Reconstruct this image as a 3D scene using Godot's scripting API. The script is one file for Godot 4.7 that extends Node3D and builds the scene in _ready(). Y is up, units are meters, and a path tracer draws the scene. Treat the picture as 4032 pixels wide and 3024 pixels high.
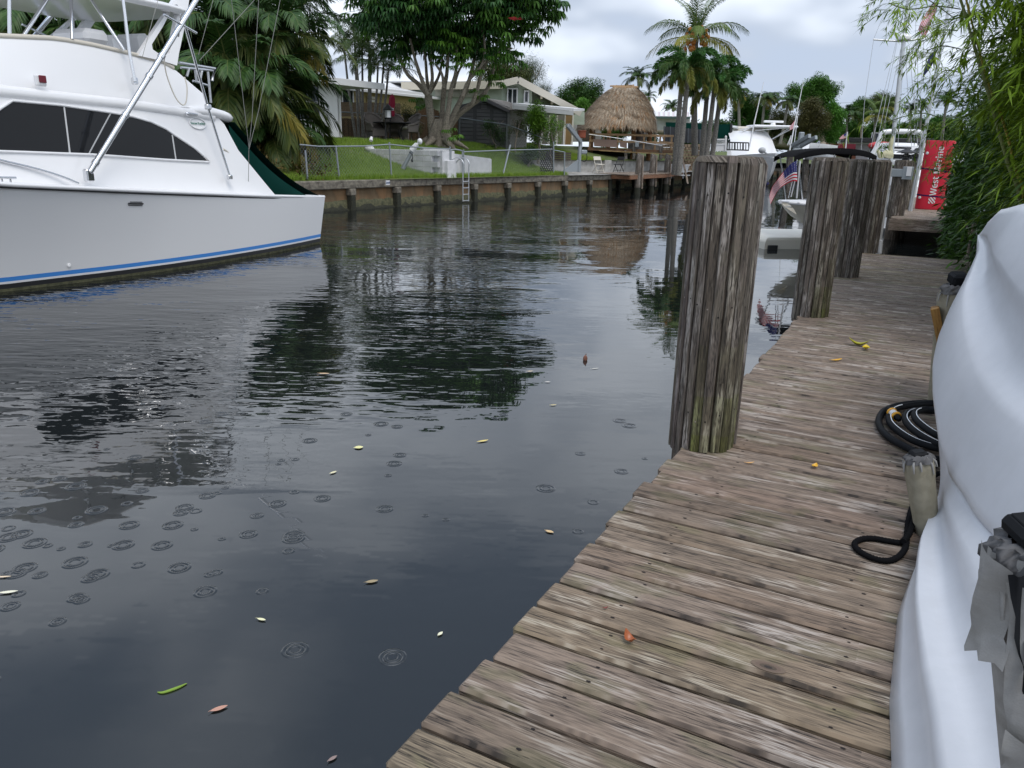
extends Node3D

var used := {}
var R := RandomNumberGenerator.new()
var M := {}
var DECK := 0.7
var DA := Vector3(-0.309, 0.7, -1.629)
var DU := Vector3(0.46591, 0, -0.88483)
var DV := Vector3(0.88483, 0, 0.46591)


func _ready():
	R.seed = 7
	var cam := Camera3D.new()
	cam.name = "camera"
	cam.position = Vector3(0, 2.25, 0)
	cam.rotation_degrees = Vector3(-16.86, 0, 1.4)
	cam.fov = 53.07
	cam.near = 0.05
	cam.far = 900.0
	add_child(cam)
	var we := WorldEnvironment.new()
	we.name = "world_environment"
	var e := Environment.new()
	e.background_mode = Environment.BG_SKY
	e.tonemap_mode = Environment.TONE_MAPPER_LINEAR
	e.tonemap_exposure = 1.42
	e.sdfgi_enabled = true
	e.ssao_enabled = true
	e.ssil_enabled = true
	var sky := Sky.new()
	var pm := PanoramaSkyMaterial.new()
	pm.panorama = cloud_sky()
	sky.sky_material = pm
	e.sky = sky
	we.environment = e
	add_child(we)
	var sun := DirectionalLight3D.new()
	sun.name = "sun"
	sun.light_energy = 0.35
	sun.light_angular_distance = 30.0
	sun.light_color = Color(1.0, 0.97, 0.93)
	sun.shadow_enabled = true
	sun.rotation_degrees = Vector3(-62, 28, 0)
	add_child(sun)

	make_materials()
	build_water()
	build_seawall()
	build_lawn()
	build_dock()
	build_left_bank_yard()
	build_houses()
	build_tiki()
	build_left_trees()
	build_far()
	build_cabin_cruiser()
	build_near_boats()
	build_right_bank()
	build_dinghy()
	build_small_things()


# the sky: overcast, blue-grey layers of cloud with paler breaks
func cloud_sky() -> ImageTexture:
	var w := 1024
	var h := 512
	var a := FastNoiseLite.new()
	a.seed = 11
	a.frequency = 0.55
	a.fractal_octaves = 5
	a.fractal_gain = 0.52
	var b := FastNoiseLite.new()
	b.seed = 31
	b.frequency = 0.23
	b.fractal_octaves = 3
	var im := Image.create(w, h, false, Image.FORMAT_RGBF)
	for j in h:
		var up := PI * (0.5 - (j + 0.5) / h)
		for i in w:
			if up < -0.05:
				im.set_pixel(i, j, Color(0.36, 0.38, 0.4))
				continue
			var az := TAU * (i + 0.5) / w
			var d := Vector3(cos(up) * sin(az), sin(up), -cos(up) * cos(az))
			var q := d / (maxf(d.y, 0.0) + 0.16)
			var f := a.get_noise_3d(q.x * 1.5, q.z * 1.5, 3.0) * 2.1 + 0.5
			var g := b.get_noise_3d(q.x, q.z, 9.0) * 1.5 + 0.5
			var t := clampf(f * 0.55 + g * 0.55 - 0.03, 0.0, 1.0)
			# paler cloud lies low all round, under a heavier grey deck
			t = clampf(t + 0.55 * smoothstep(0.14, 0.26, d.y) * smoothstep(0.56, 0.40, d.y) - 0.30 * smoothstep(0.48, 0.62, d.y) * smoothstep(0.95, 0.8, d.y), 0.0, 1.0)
			t = t * t * (3.0 - 2.0 * t)
			# paler towards the horizon, as thick air under cloud is
			t = clampf(lerpf(t, 0.72 + 0.28 * t, exp(-maxf(d.y, 0.0) * 14.0) * 0.6), 0.0, 1.0)
			var c := Color(0.235, 0.295, 0.40).lerp(Color(0.73, 0.79, 0.88), t)
			var lift := 1.0 + 0.9 * smoothstep(0.72, 1.0, d.y)
			im.set_pixel(i, j, Color(c.r * lift, c.g * lift, c.b * lift))
	return ImageTexture.create_from_image(im)

# ---------------------------------------------------------------- shapes
class G:
	var v := PackedVector3Array()
	var n := PackedVector3Array()
	var c := PackedColorArray()
	var u := PackedVector2Array()
	var ix := PackedInt32Array()
	var col := Color.WHITE
	var uo := Vector2.ZERO
	var us := 1.0

	func tri(a: Vector3, b: Vector3, d: Vector3, ua := Vector2.ZERO, ub := Vector2.ZERO, ud := Vector2.ZERO) -> void:
		var m := (d - a).cross(b - a).normalized()
		var k := v.size()
		v.append_array([a, b, d])
		n.append_array([m, m, m])
		c.append_array([col, col, col])
		u.append_array([ua * us + uo, ub * us + uo, ud * us + uo])
		ix.append_array([k, k + 1, k + 2])

	func quad(a: Vector3, b: Vector3, d: Vector3, e: Vector3, ua := Vector2.ZERO, ub := Vector2.ZERO, ud := Vector2.ZERO, ue := Vector2.ZERO) -> void:
		var m := (d - a).cross(b - a)
		m = (m + (e - a).cross(d - a)).normalized()
		var k := v.size()
		v.append_array([a, b, d, e])
		n.append_array([m, m, m, m])
		c.append_array([col, col, col, col])
		u.append_array([ua * us + uo, ub * us + uo, ud * us + uo, ue * us + uo])
		ix.append_array([k, k + 1, k + 2, k, k + 2, k + 3])

	# a quad or triangle turned so that it faces outwards
	func face(p: Array, out: Vector3, t: Array) -> void:
		if ((p[2] - p[0]).cross(p[1] - p[0])).dot(out) < 0.0:
			p = p.duplicate()
			t = t.duplicate()
			p.reverse()
			t.reverse()
		if p.size() == 4:
			quad(p[0], p[1], p[2], p[3], t[0], t[1], t[2], t[3])
		else:
			tri(p[0], p[1], p[2], t[0], t[1], t[2])

	func uvof(p: Vector3, s: Vector3) -> Vector2:
		if s.x >= s.y and s.x >= s.z:
			return Vector2(p.x, p.y + p.z)
		if s.y >= s.z:
			return Vector2(p.y, p.x + p.z)
		return Vector2(p.z, p.x + p.y)

	func box(at: Vector3, s: Vector3, bas := Basis.IDENTITY, bev := 0.0) -> void:
		var h := s * 0.5
		var b := minf(bev, minf(h.x, minf(h.y, h.z)) * 0.8)
		for ax in 3:
			for sg in [-1.0, 1.0]:
				var o := Vector3.ZERO
				o[ax] = sg
				var a1 := (ax + 1) % 3
				var a2 := (ax + 2) % 3
				var p := []
				var t := []
				for k in [[-1, -1], [1, -1], [1, 1], [-1, 1]]:
					var q := Vector3.ZERO
					q[ax] = sg * h[ax]
					q[a1] = k[0] * (h[a1] - b)
					q[a2] = k[1] * (h[a2] - b)
					p.append(at + bas * q)
					t.append(uvof(q, s))
				face(p, bas * o, t)
		if b <= 0.0:
			return
		for ax in 3:
			var a1 := (ax + 1) % 3
			var a2 := (ax + 2) % 3
			for s1 in [-1.0, 1.0]:
				for s2 in [-1.0, 1.0]:
					var p := []
					var t := []
					for k in [[-1, 0], [1, 0], [1, 1], [-1, 1]]:
						var q := Vector3.ZERO
						q[ax] = k[0] * (h[ax] - b)
						q[a1] = s1 * (h[a1] - (b if k[1] else 0.0))
						q[a2] = s2 * (h[a2] - (0.0 if k[1] else b))
						p.append(at + bas * q)
						t.append(uvof(q, s))
					var o := Vector3.ZERO
					o[a1] = s1
					o[a2] = s2
					face(p, bas * o, t)
		for sx in [-1.0, 1.0]:
			for sy in [-1.0, 1.0]:
				for sz in [-1.0, 1.0]:
					var sg := Vector3(sx, sy, sz)
					var p := []
					var t := []
					for ax in 3:
						var q := sg * (h - Vector3(b, b, b))
						q[ax] = sg[ax] * h[ax]
						p.append(at + bas * q)
						t.append(uvof(q, s))
					face(p, bas * sg, t)

	# a bar from a to b with a square section
	func bar(a: Vector3, b: Vector3, w: float, t := -1.0, bev := 0.0) -> void:
		var d := b - a
		var x := d.normalized()
		var up := Vector3.UP if absf(x.y) < 0.95 else Vector3.BACK
		var z := x.cross(up).normalized()
		var y := z.cross(x)
		box((a + b) * 0.5, Vector3(d.length(), t if t > 0.0 else w, w), Basis(x, y, z), bev)

	func tube(pts: Array, r, sides := 6, caps := true, closed := false) -> void:
		var rows := []
		var m := pts.size()
		var up := Vector3.UP
		var last := Vector3.ZERO
		var run := 0.0
		for i in m:
			var a: Vector3 = pts[maxi(i - 1, 0)]
			var b: Vector3 = pts[mini(i + 1, m - 1)]
			if closed:
				a = pts[(i - 1 + m) % m]
				b = pts[(i + 1) % m]
			var t := (b - a).normalized()
			if i == 0:
				up = Vector3.UP if absf(t.y) < 0.9 else Vector3.RIGHT
			var z := t.cross(up)
			if z.length() < 0.01:
				z = t.cross(Vector3.BACK)
			z = z.normalized()
			up = z.cross(t).normalized()
			var rad: float = r if not (r is Array or r is PackedFloat32Array) else r[i]
			var ring := PackedVector3Array()
			for k in sides:
				var g := TAU * k / sides
				ring.append(pts[i] + (z * cos(g) + up * sin(g)) * rad)
			rows.append(ring)
		if closed:
			rows.append(rows[0])
		grid(rows, true, false)
		if caps and not closed:
			for e in [0, m - 1]:
				var ring: PackedVector3Array = rows[e]
				var o: Vector3 = (pts[0] - pts[1]) if e == 0 else (pts[m - 1] - pts[m - 2])
				for k in range(1, sides - 1):
					face([ring[0], ring[k], ring[k + 1]], o, [Vector2.ZERO, Vector2.ZERO, Vector2.ZERO])

	# a smooth sheet through rows of points; wrap joins the ends of each row; flip turns it over
	func grid(rows: Array, wrap := false, flip := false) -> void:
		var k := v.size()
		var h := rows.size()
		var w: int = rows[0].size()
		var cols := w + 1 if wrap else w
		var lu := 0.0
		for j in h:
			var row: PackedVector3Array = rows[j]
			if j > 0:
				lu += (row[0] - rows[j - 1][0]).length()
			var lv := 0.0
			for i in cols:
				var p: Vector3 = row[i % w]
				if i > 0:
					lv += (p - row[(i - 1) % w]).length()
				var l := (i - 1 + w) % w if wrap else maxi(i - 1, 0)
				var r := (i + 1) % w if wrap else mini(i + 1, w - 1)
				var du: Vector3 = row[r] - row[l]
				var dv: Vector3 = rows[mini(j + 1, h - 1)][i % w] - rows[maxi(j - 1, 0)][i % w]
				if du.length_squared() < 1e-12:
					var other: PackedVector3Array = rows[j + 1] if j == 0 else rows[j - 1]
					du = other[r] - other[l]
				var m := dv.cross(du).normalized()
				if flip:
					m = -m
				v.append(p)
				n.append(m)
				c.append(col)
				u.append(Vector2(lu, lv) * us + uo)
		for j in h - 1:
			for i in cols - 1:
				var a := k + j * cols + i
				var b := a + 1
				var d := a + cols
				var e := d + 1
				if flip:
					ix.append_array([a, d, b, b, d, e])
				else:
					ix.append_array([a, b, d, b, e, d])

	# a flat outline (2D, any winding) laid in the plane o + x*X + y*Y and given the thickness Z
	func slab(poly: PackedVector2Array, o: Vector3, X: Vector3, Y: Vector3, Z: Vector3) -> void:
		var t := Geometry2D.triangulate_polygon(poly)
		for k in range(0, t.size(), 3):
			var p := []
			var uv := []
			for m in 3:
				var a := poly[t[k + m]]
				p.append(o + X * a.x + Y * a.y)
				uv.append(a)
			face(p, -Z, uv)
			face([p[0] + Z, p[1] + Z, p[2] + Z], Z, uv)
		if Z.length() < 1e-6:
			return
		var sgn := 1.0 if Geometry2D.is_polygon_clockwise(poly) else -1.0
		for k in poly.size():
			var a := poly[k]
			var b := poly[(k + 1) % poly.size()]
			var e := b - a
			var out := (X * -e.y + Y * e.x) * sgn
			var pa := o + X * a.x + Y * a.y
			var pb := o + X * b.x + Y * b.y
			var l := e.length()
			face([pa, pb, pb + Z, pa + Z], out, [a, b, b + Vector2(0, Z.length()), a + Vector2(0, Z.length())])

	# a profile (radius, height) turned about an axis
	func lathe(prof: PackedVector2Array, sides: int, at: Vector3, bas := Basis.IDENTITY, wob := 0.0, sd := 1) -> void:
		var rows := []
		var q := RandomNumberGenerator.new()
		q.seed = sd
		for p in prof:
			var ring := PackedVector3Array()
			for k in sides:
				var g := TAU * k / sides
				var r := p.x * (1.0 + q.randf_range(-wob, wob))
				ring.append(at + bas * Vector3(cos(g) * r, p.y, sin(g) * r))
			rows.append(ring)
		grid(rows, true, false)

	func ball(at: Vector3, r: Vector3, seg := 8, wob := 0.0, sd := 1) -> void:
		var prof := PackedVector2Array()
		for k in seg + 1:
			var g := -PI / 2 + PI * k / seg
			prof.append(Vector2(maxf(cos(g), 0.001), sin(g)))
		lathe(prof, seg * 2, at, Basis.from_scale(r), wob, sd)

	func add(o: G, xf: Transform3D) -> void:
		var k := v.size()
		for p in o.v:
			v.append(xf * p)
		for p in o.n:
			n.append((xf.basis * p).normalized())
		c.append_array(o.c)
		u.append_array(o.u)
		for i in o.ix:
			ix.append(i + k)

	func mesh() -> ArrayMesh:
		var a := []
		a.resize(Mesh.ARRAY_MAX)
		a[Mesh.ARRAY_VERTEX] = v
		a[Mesh.ARRAY_NORMAL] = n
		a[Mesh.ARRAY_COLOR] = c
		a[Mesh.ARRAY_TEX_UV] = u
		a[Mesh.ARRAY_INDEX] = ix
		var m := ArrayMesh.new()
		m.add_surface_from_arrays(Mesh.PRIMITIVE_TRIANGLES, a)
		return m


func numbered(called: String, where = null) -> String:
	var key := called if where == null else "%d/%s" % [where.get_instance_id(), called]
	var k: int = used.get(key, 0)
	used[key] = k + 1
	return called if k == 0 else "%s_%03d" % [called, k]


func tag(o: Node3D, label: String, category: String, group := "") -> Node3D:
	o.set_meta("label", label)
	o.set_meta("category", category)
	if group:
		o.set_meta("group", group)
	return o


# a thing: a node at its base whose children are its parts
func thing(called: String, label: String, category: String, at := Vector3.ZERO, group := "") -> Node3D:
	var o := Node3D.new()
	o.name = numbered(called)
	o.position = at
	add_child(o, true)
	return tag(o, label, category, group)


# a part whose shape is given in world places (loc: in the thing's own)
func part(o: Node3D, called: String, g, mat: Material, loc := false) -> MeshInstance3D:
	var m := MeshInstance3D.new()
	m.name = numbered(called, o)
	m.mesh = g.mesh() if g is G else g
	m.material_override = mat
	if not loc:
		var p := o
		while p != self:
			m.position -= p.position
			p = p.get_parent()
	o.add_child(m, true)
	return m


func placed(o: Node3D, called: String, mesh: Mesh, mat: Material, xf: Transform3D) -> MeshInstance3D:
	var m := part(o, called, mesh, mat, true)
	m.transform = xf
	return m


func single(called: String, g, mat: Material, label: String, category: String, group := "") -> MeshInstance3D:
	var m := MeshInstance3D.new()
	m.name = numbered(called)
	m.mesh = g.mesh() if g is G else g
	m.material_override = mat
	add_child(m, true)
	tag(m, label, category, group)
	return m


func setting(called: String, g, mat: Material, kind := "structure") -> MeshInstance3D:
	var m := MeshInstance3D.new()
	m.name = numbered(called)
	m.mesh = g.mesh() if g is G else g
	m.material_override = mat
	m.set_meta("kind", kind)
	add_child(m, true)
	return m


func copy_of(o: Node3D, at: Vector3, turn: float, label: String, size := 1.0) -> Node3D:
	var r := o.duplicate() as Node3D
	r.name = numbered(String(o.name).rstrip("0123456789").trim_suffix("_"))
	add_child(r, true)
	r.position = at
	r.rotation.y = turn
	r.scale = Vector3.ONE * size
	r.set_meta("label", label)
	return r


func scatter(o: Node3D, called: String, mesh: Mesh, mat: Material, xfs: Array, tints := [], kind := "stuff") -> MultiMeshInstance3D:
	var mm := MultiMesh.new()
	mm.transform_format = MultiMesh.TRANSFORM_3D
	mm.use_colors = tints.size() > 0
	mm.mesh = mesh
	mm.instance_count = xfs.size()
	for i in xfs.size():
		mm.set_instance_transform(i, xfs[i])
		if tints.size():
			mm.set_instance_color(i, tints[i])
	var m := MultiMeshInstance3D.new()
	m.name = numbered(called, o) if o else numbered(called)
	m.multimesh = mm
	m.material_override = mat
	if kind:
		m.set_meta("kind", kind)
	if o:
		o.add_child(m, true)
		m.position = -o.position
	else:
		add_child(m, true)
	return m


func dock(s: float, v: float, h := 0.0) -> Vector3:
	return DA + DU * s + DV * v + Vector3(0, h, 0)


func rr(a: float, b: float) -> float:
	return R.randf_range(a, b)


func smooth(pts: Array, per := 5, closed := false) -> Array:
	var out := []
	var m := pts.size()
	for i in (m if closed else m - 1):
		var a = pts[(i - 1 + m) % m] if closed else pts[maxi(i - 1, 0)]
		var b = pts[i]
		var c = pts[(i + 1) % m]
		var d = pts[(i + 2) % m] if closed else pts[mini(i + 2, m - 1)]
		for k in per:
			out.append(b.cubic_interpolate(c, a, d, float(k) / per))
	if not closed:
		out.append(pts[m - 1])
	return out


func up_basis(y: Vector3, hint := Vector3.RIGHT) -> Basis:
	y = y.normalized()
	var z := hint.cross(y)
	if z.length() < 0.01:
		z = Vector3.BACK.cross(y)
	z = z.normalized()
	return Basis(y.cross(z), y, z)


# ---------------------------------------------------------------- materials
func lin(r: float, g: float, b: float) -> Color:
	return Color(r, g, b).linear_to_srgb()


func mat(called: String, c: Color, rough := 0.7, metal := 0.0) -> StandardMaterial3D:
	var m := StandardMaterial3D.new()
	m.resource_name = called
	m.albedo_color = c
	m.roughness = rough
	m.metallic = metal
	m.vertex_color_use_as_albedo = true
	M[called] = m
	return m


func noise_bytes(w: int, h: int, sd: int, freq: float, oct := 4, sx := 1, sy := 1) -> PackedByteArray:
	var f := FastNoiseLite.new()
	f.seed = sd
	f.frequency = freq
	f.fractal_octaves = oct
	f.noise_type = FastNoiseLite.TYPE_SIMPLEX_SMOOTH
	var im := f.get_seamless_image(w / sx, h / sy, false, false, 0.15)
	im.convert(Image.FORMAT_L8)
	if sx > 1 or sy > 1:
		im.resize(w, h, Image.INTERPOLATE_CUBIC)
	return im.get_data()


# weathered timber: fine grain along u, silvered and bleached streaks, dark checks, some moss
func timber(m: StandardMaterial3D, sd: int, dark: Vector3, mid: Vector3, pale: Vector3, moss: float, bleach: float) -> void:
	var w := 1024
	var h := 512
	var fine := noise_bytes(w, h, sd, 0.17, 3, 16, 1)
	var hair := noise_bytes(w, h, sd + 5, 0.34, 2, 8, 1)
	var streak := noise_bytes(w, h, sd + 1, 0.03, 4, 8, 1)
	var patch := noise_bytes(w, h, sd + 2, 0.008, 4, 2, 1)
	var green := noise_bytes(w, h, sd + 3, 0.006, 4, 1, 1)
	var tone := noise_bytes(w, h, sd + 4, 0.02, 2, 16, 1)
	var a := PackedByteArray()
	a.resize(w * h * 3)
	var hh := PackedByteArray()
	hh.resize(w * h)
	for k in w * h:
		var g := clampf(fine[k] / 255.0 * 0.7 + hair[k] / 255.0 * 0.5 - 0.1, 0.0, 1.0)
		var s := streak[k] / 255.0
		var p := patch[k] / 255.0
		var t := tone[k] / 255.0
		var wave := 0.5 + 0.5 * sin(t * 60.0)
		var q := clampf(0.5 + 0.95 * (g - 0.5) + 0.5 * (s - 0.5) + 0.12 * (wave - 0.5), 0.0, 1.0)
		var c := dark.lerp(mid, smoothstep(0.12, 0.75, q))
		var bl := smoothstep(0.5, 0.66, p * 0.5 + s * 0.3 + g * 0.2) * smoothstep(0.36, 0.56, g) * bleach
		c = c.lerp(pale, bl)
		var mo := smoothstep(0.58, 0.75, green[k] / 255.0) * moss
		c = c.lerp(Vector3(0.15, 0.16, 0.06), mo * (1.0 - bl) * 0.7)
		# checks: thin dark lines where the grain runs low
		var crack := smoothstep(0.33, 0.24, g) * smoothstep(0.56, 0.40, s)
		c = c.lerp(dark * 0.22, crack * 0.9)
		a[k * 3] = int(255.0 * pow(c.x, 0.4545))
		a[k * 3 + 1] = int(255.0 * pow(c.y, 0.4545))
		a[k * 3 + 2] = int(255.0 * pow(c.z, 0.4545))
		hh[k] = int(255.0 * clampf(0.7 * g + 0.15 * wave + 0.25 * s - crack * 0.5, 0.0, 1.0))
	m.albedo_texture = ImageTexture.create_from_image(Image.create_from_data(w, h, false, Image.FORMAT_RGB8, a))
	m.heightmap_enabled = true
	m.heightmap_texture = ImageTexture.create_from_image(Image.create_from_data(w, h, false, Image.FORMAT_L8, hh))
	m.heightmap_scale = 0.35


# a mottled surface: two tones, blotches of a third, fine relief
func mottle(m: StandardMaterial3D, sd: int, c0: Vector3, c1: Vector3, c2: Vector3, freq: float, amount: float, size: float, relief := 0.3, stretch := 1) -> void:
	var w := 512
	var a := noise_bytes(w, w, sd, freq, 5, 1, stretch)
	var b := noise_bytes(w, w, sd + 1, freq * 0.45, 4, 1, stretch)
	var f := noise_bytes(w, w, sd + 2, 0.16, 3)
	var o := PackedByteArray()
	o.resize(w * w * 3)
	var hh := PackedByteArray()
	hh.resize(w * w)
	for k in w * w:
		var c := c0.lerp(c1, smoothstep(0.25, 0.75, a[k] / 255.0 * 0.7 + f[k] / 255.0 * 0.3))
		c = c.lerp(c2, smoothstep(0.55, 0.72, b[k] / 255.0) * amount)
		o[k * 3] = int(255.0 * pow(c.x, 0.4545))
		o[k * 3 + 1] = int(255.0 * pow(c.y, 0.4545))
		o[k * 3 + 2] = int(255.0 * pow(c.z, 0.4545))
		hh[k] = int(0.5 * a[k] + 0.5 * f[k])
	m.albedo_texture = ImageTexture.create_from_image(Image.create_from_data(w, w, false, Image.FORMAT_RGB8, o))
	m.uv1_triplanar = true
	m.uv1_world_triplanar = true
	m.uv1_scale = Vector3.ONE / size
	if relief > 0.0:
		m.heightmap_enabled = true
		m.heightmap_texture = ImageTexture.create_from_image(Image.create_from_data(w, w, false, Image.FORMAT_L8, hh))
		m.heightmap_scale = relief


func make_materials() -> void:
	timber(mat("deck_wood", Color.WHITE, 0.8), 101, Vector3(0.085, 0.062, 0.047), Vector3(0.285, 0.215, 0.162), Vector3(0.5, 0.445, 0.395), 0.35, 0.8)
	timber(mat("pile_wood", Color.WHITE, 0.85), 201, Vector3(0.035, 0.028, 0.022), Vector3(0.165, 0.135, 0.11), Vector3(0.46, 0.42, 0.38), 0.1, 0.75)
	timber(mat("new_wood", Color.WHITE, 0.75), 301, Vector3(0.3, 0.17, 0.08), Vector3(0.52, 0.34, 0.19), Vector3(0.6, 0.46, 0.3), 0.0, 0.4)
	mottle(mat("old_concrete", Color.WHITE, 0.9), 401, Vector3(0.12, 0.11, 0.09), Vector3(0.27, 0.24, 0.19), Vector3(0.06, 0.05, 0.04), 0.02, 0.8, 1.4, 0.6)
	mottle(mat("panel_concrete", Color.WHITE, 0.9), 421, Vector3(0.14, 0.09, 0.045), Vector3(0.23, 0.16, 0.09), Vector3(0.3, 0.16, 0.07), 0.012, 0.7, 2.0, 0.5, 4)
	mottle(mat("algae", Color.WHITE, 0.95), 441, Vector3(0.09, 0.09, 0.045), Vector3(0.17, 0.165, 0.09), Vector3(0.03, 0.035, 0.02), 0.03, 0.7, 1.2, 1.2)
	mottle(mat("black_growth", Color.WHITE, 0.95), 461, Vector3(0.012, 0.014, 0.01), Vector3(0.035, 0.036, 0.022), Vector3(0.06, 0.06, 0.03), 0.04, 0.5, 0.8, 1.5)
	mottle(mat("white_block", Color.WHITE, 0.85), 481, Vector3(0.62, 0.62, 0.63), Vector3(0.74, 0.74, 0.75), Vector3(0.5, 0.5, 0.5), 0.015, 0.4, 2.5, 0.3)
	mottle(mat("pale_concrete", Color.WHITE, 0.88), 501, Vector3(0.34, 0.33, 0.31), Vector3(0.5, 0.49, 0.47), Vector3(0.2, 0.19, 0.17), 0.012, 0.6, 3.0, 0.3)
	mottle(mat("stucco", Color.WHITE, 0.9), 521, Vector3(0.9, 0.9, 0.9), Vector3(1, 1, 1), Vector3(0.82, 0.8, 0.76), 0.01, 0.5, 3.0, 0.2)
	mottle(mat("soil", Color.WHITE, 0.95), 541, Vector3(0.06, 0.09, 0.02), Vector3(0.12, 0.17, 0.035), Vector3(0.17, 0.13, 0.07), 0.02, 0.5, 3.0, 1.0)
	mottle(mat("bark", Color.WHITE, 0.95), 561, Vector3(0.2, 0.165, 0.125), Vector3(0.42, 0.365, 0.29), Vector3(0.09, 0.075, 0.055), 0.03, 0.6, 0.8, 1.5)
	mottle(mat("palm_bark", Color.WHITE, 0.95), 581, Vector3(0.16, 0.15, 0.13), Vector3(0.3, 0.28, 0.25), Vector3(0.1, 0.09, 0.08), 0.02, 0.6, 0.7, 1.0)
	mottle(mat("thatch_core", Color.WHITE, 0.95), 601, Vector3(0.13, 0.09, 0.055), Vector3(0.26, 0.19, 0.12), Vector3(0.08, 0.06, 0.04), 0.03, 0.5, 0.8, 2.0)
	mottle(mat("canvas", Color.WHITE, 0.95), 621, Vector3(0.29, 0.285, 0.275), Vector3(0.36, 0.355, 0.345), Vector3(0.22, 0.21, 0.18), 0.012, 0.35, 0.35, 0.08)
	mottle(mat("wicker", Color.WHITE, 0.9), 641, Vector3(0.17, 0.145, 0.125), Vector3(0.29, 0.255, 0.225), Vector3(0.12, 0.1, 0.09), 0.1, 0.5, 0.25, 0.6)
	var gel := mat("gelcoat", lin(0.83, 0.83, 0.84), 0.22)
	gel.clearcoat_enabled = true
	gel.clearcoat = 0.4
	gel.clearcoat_roughness = 0.08
	mat("cream_gel", lin(0.76, 0.72, 0.62), 0.4)
	mottle(mat("poly_white", Color.WHITE, 0.36), 661, Vector3(0.6, 0.615, 0.65), Vector3(0.63, 0.645, 0.68), Vector3(0.54, 0.55, 0.57), 0.02, 0.25, 0.9, 0.0)
	mat("grey_gel", lin(0.45, 0.46, 0.47), 0.5)
	mat("steel", lin(0.68, 0.69, 0.71), 0.2, 1.0)
	mat("alu", lin(0.62, 0.63, 0.65), 0.35, 0.85)
	mat("galv", lin(0.33, 0.36, 0.38), 0.55, 0.5)
	mat("dark_glass", lin(0.012, 0.013, 0.015), 0.04)
	mat("window_glass", lin(0.02, 0.025, 0.03), 0.06)
	mat("blue_stripe", lin(0.06, 0.27, 0.72), 0.3)
	mat("black_paint", lin(0.02, 0.02, 0.022), 0.5)
	mat("rubber", lin(0.016, 0.017, 0.019), 0.5)
	mat("rope_black", lin(0.008, 0.008, 0.009), 0.9)
	mat("green_canvas", lin(0.004, 0.035, 0.028), 0.85)
	mat("red_cloth", lin(0.3, 0.015, 0.045), 0.9)
	mat("red_vinyl", lin(0.66, 0.016, 0.045), 0.5)
	mat("navy", lin(0.02, 0.018, 0.09), 0.7)
	mat("white_paint", lin(0.78, 0.78, 0.79), 0.55)
	mat("white_print", lin(0.82, 0.82, 0.8), 0.6)
	mat("beige", lin(0.62, 0.58, 0.5), 0.6)
	mat("plain", Color.WHITE, 0.7)
	mat("gloss", Color.WHITE, 0.35)
	mat("line", lin(0.3, 0.3, 0.28), 0.7)
	M.dark_glass.metallic_specular = 0.3
	for k in ["rope_black", "green_canvas", "canvas", "navy", "rubber"]:
		M[k].metallic_specular = 0.15
	for k in [["leaf", 0.5], ["frond", 0.45], ["grass_leaf", 0.6]]:
		var m := mat(k[0], Color.WHITE, k[1])
		m.metallic_specular = 0.35
		m.backlight_enabled = true
		m.backlight = Color(0.55, 0.55, 0.55)

# ---------------------------------------------------------------- water, seawall, lawn, docks
func along(t: float, pts: Array) -> float:
	for k in pts.size() - 1:
		if t <= pts[k + 1].x:
			return lerpf(pts[k].y, pts[k + 1].y, clampf((t - pts[k].x) / (pts[k + 1].x - pts[k].x), 0.0, 1.0))
	return pts[-1].y


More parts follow.
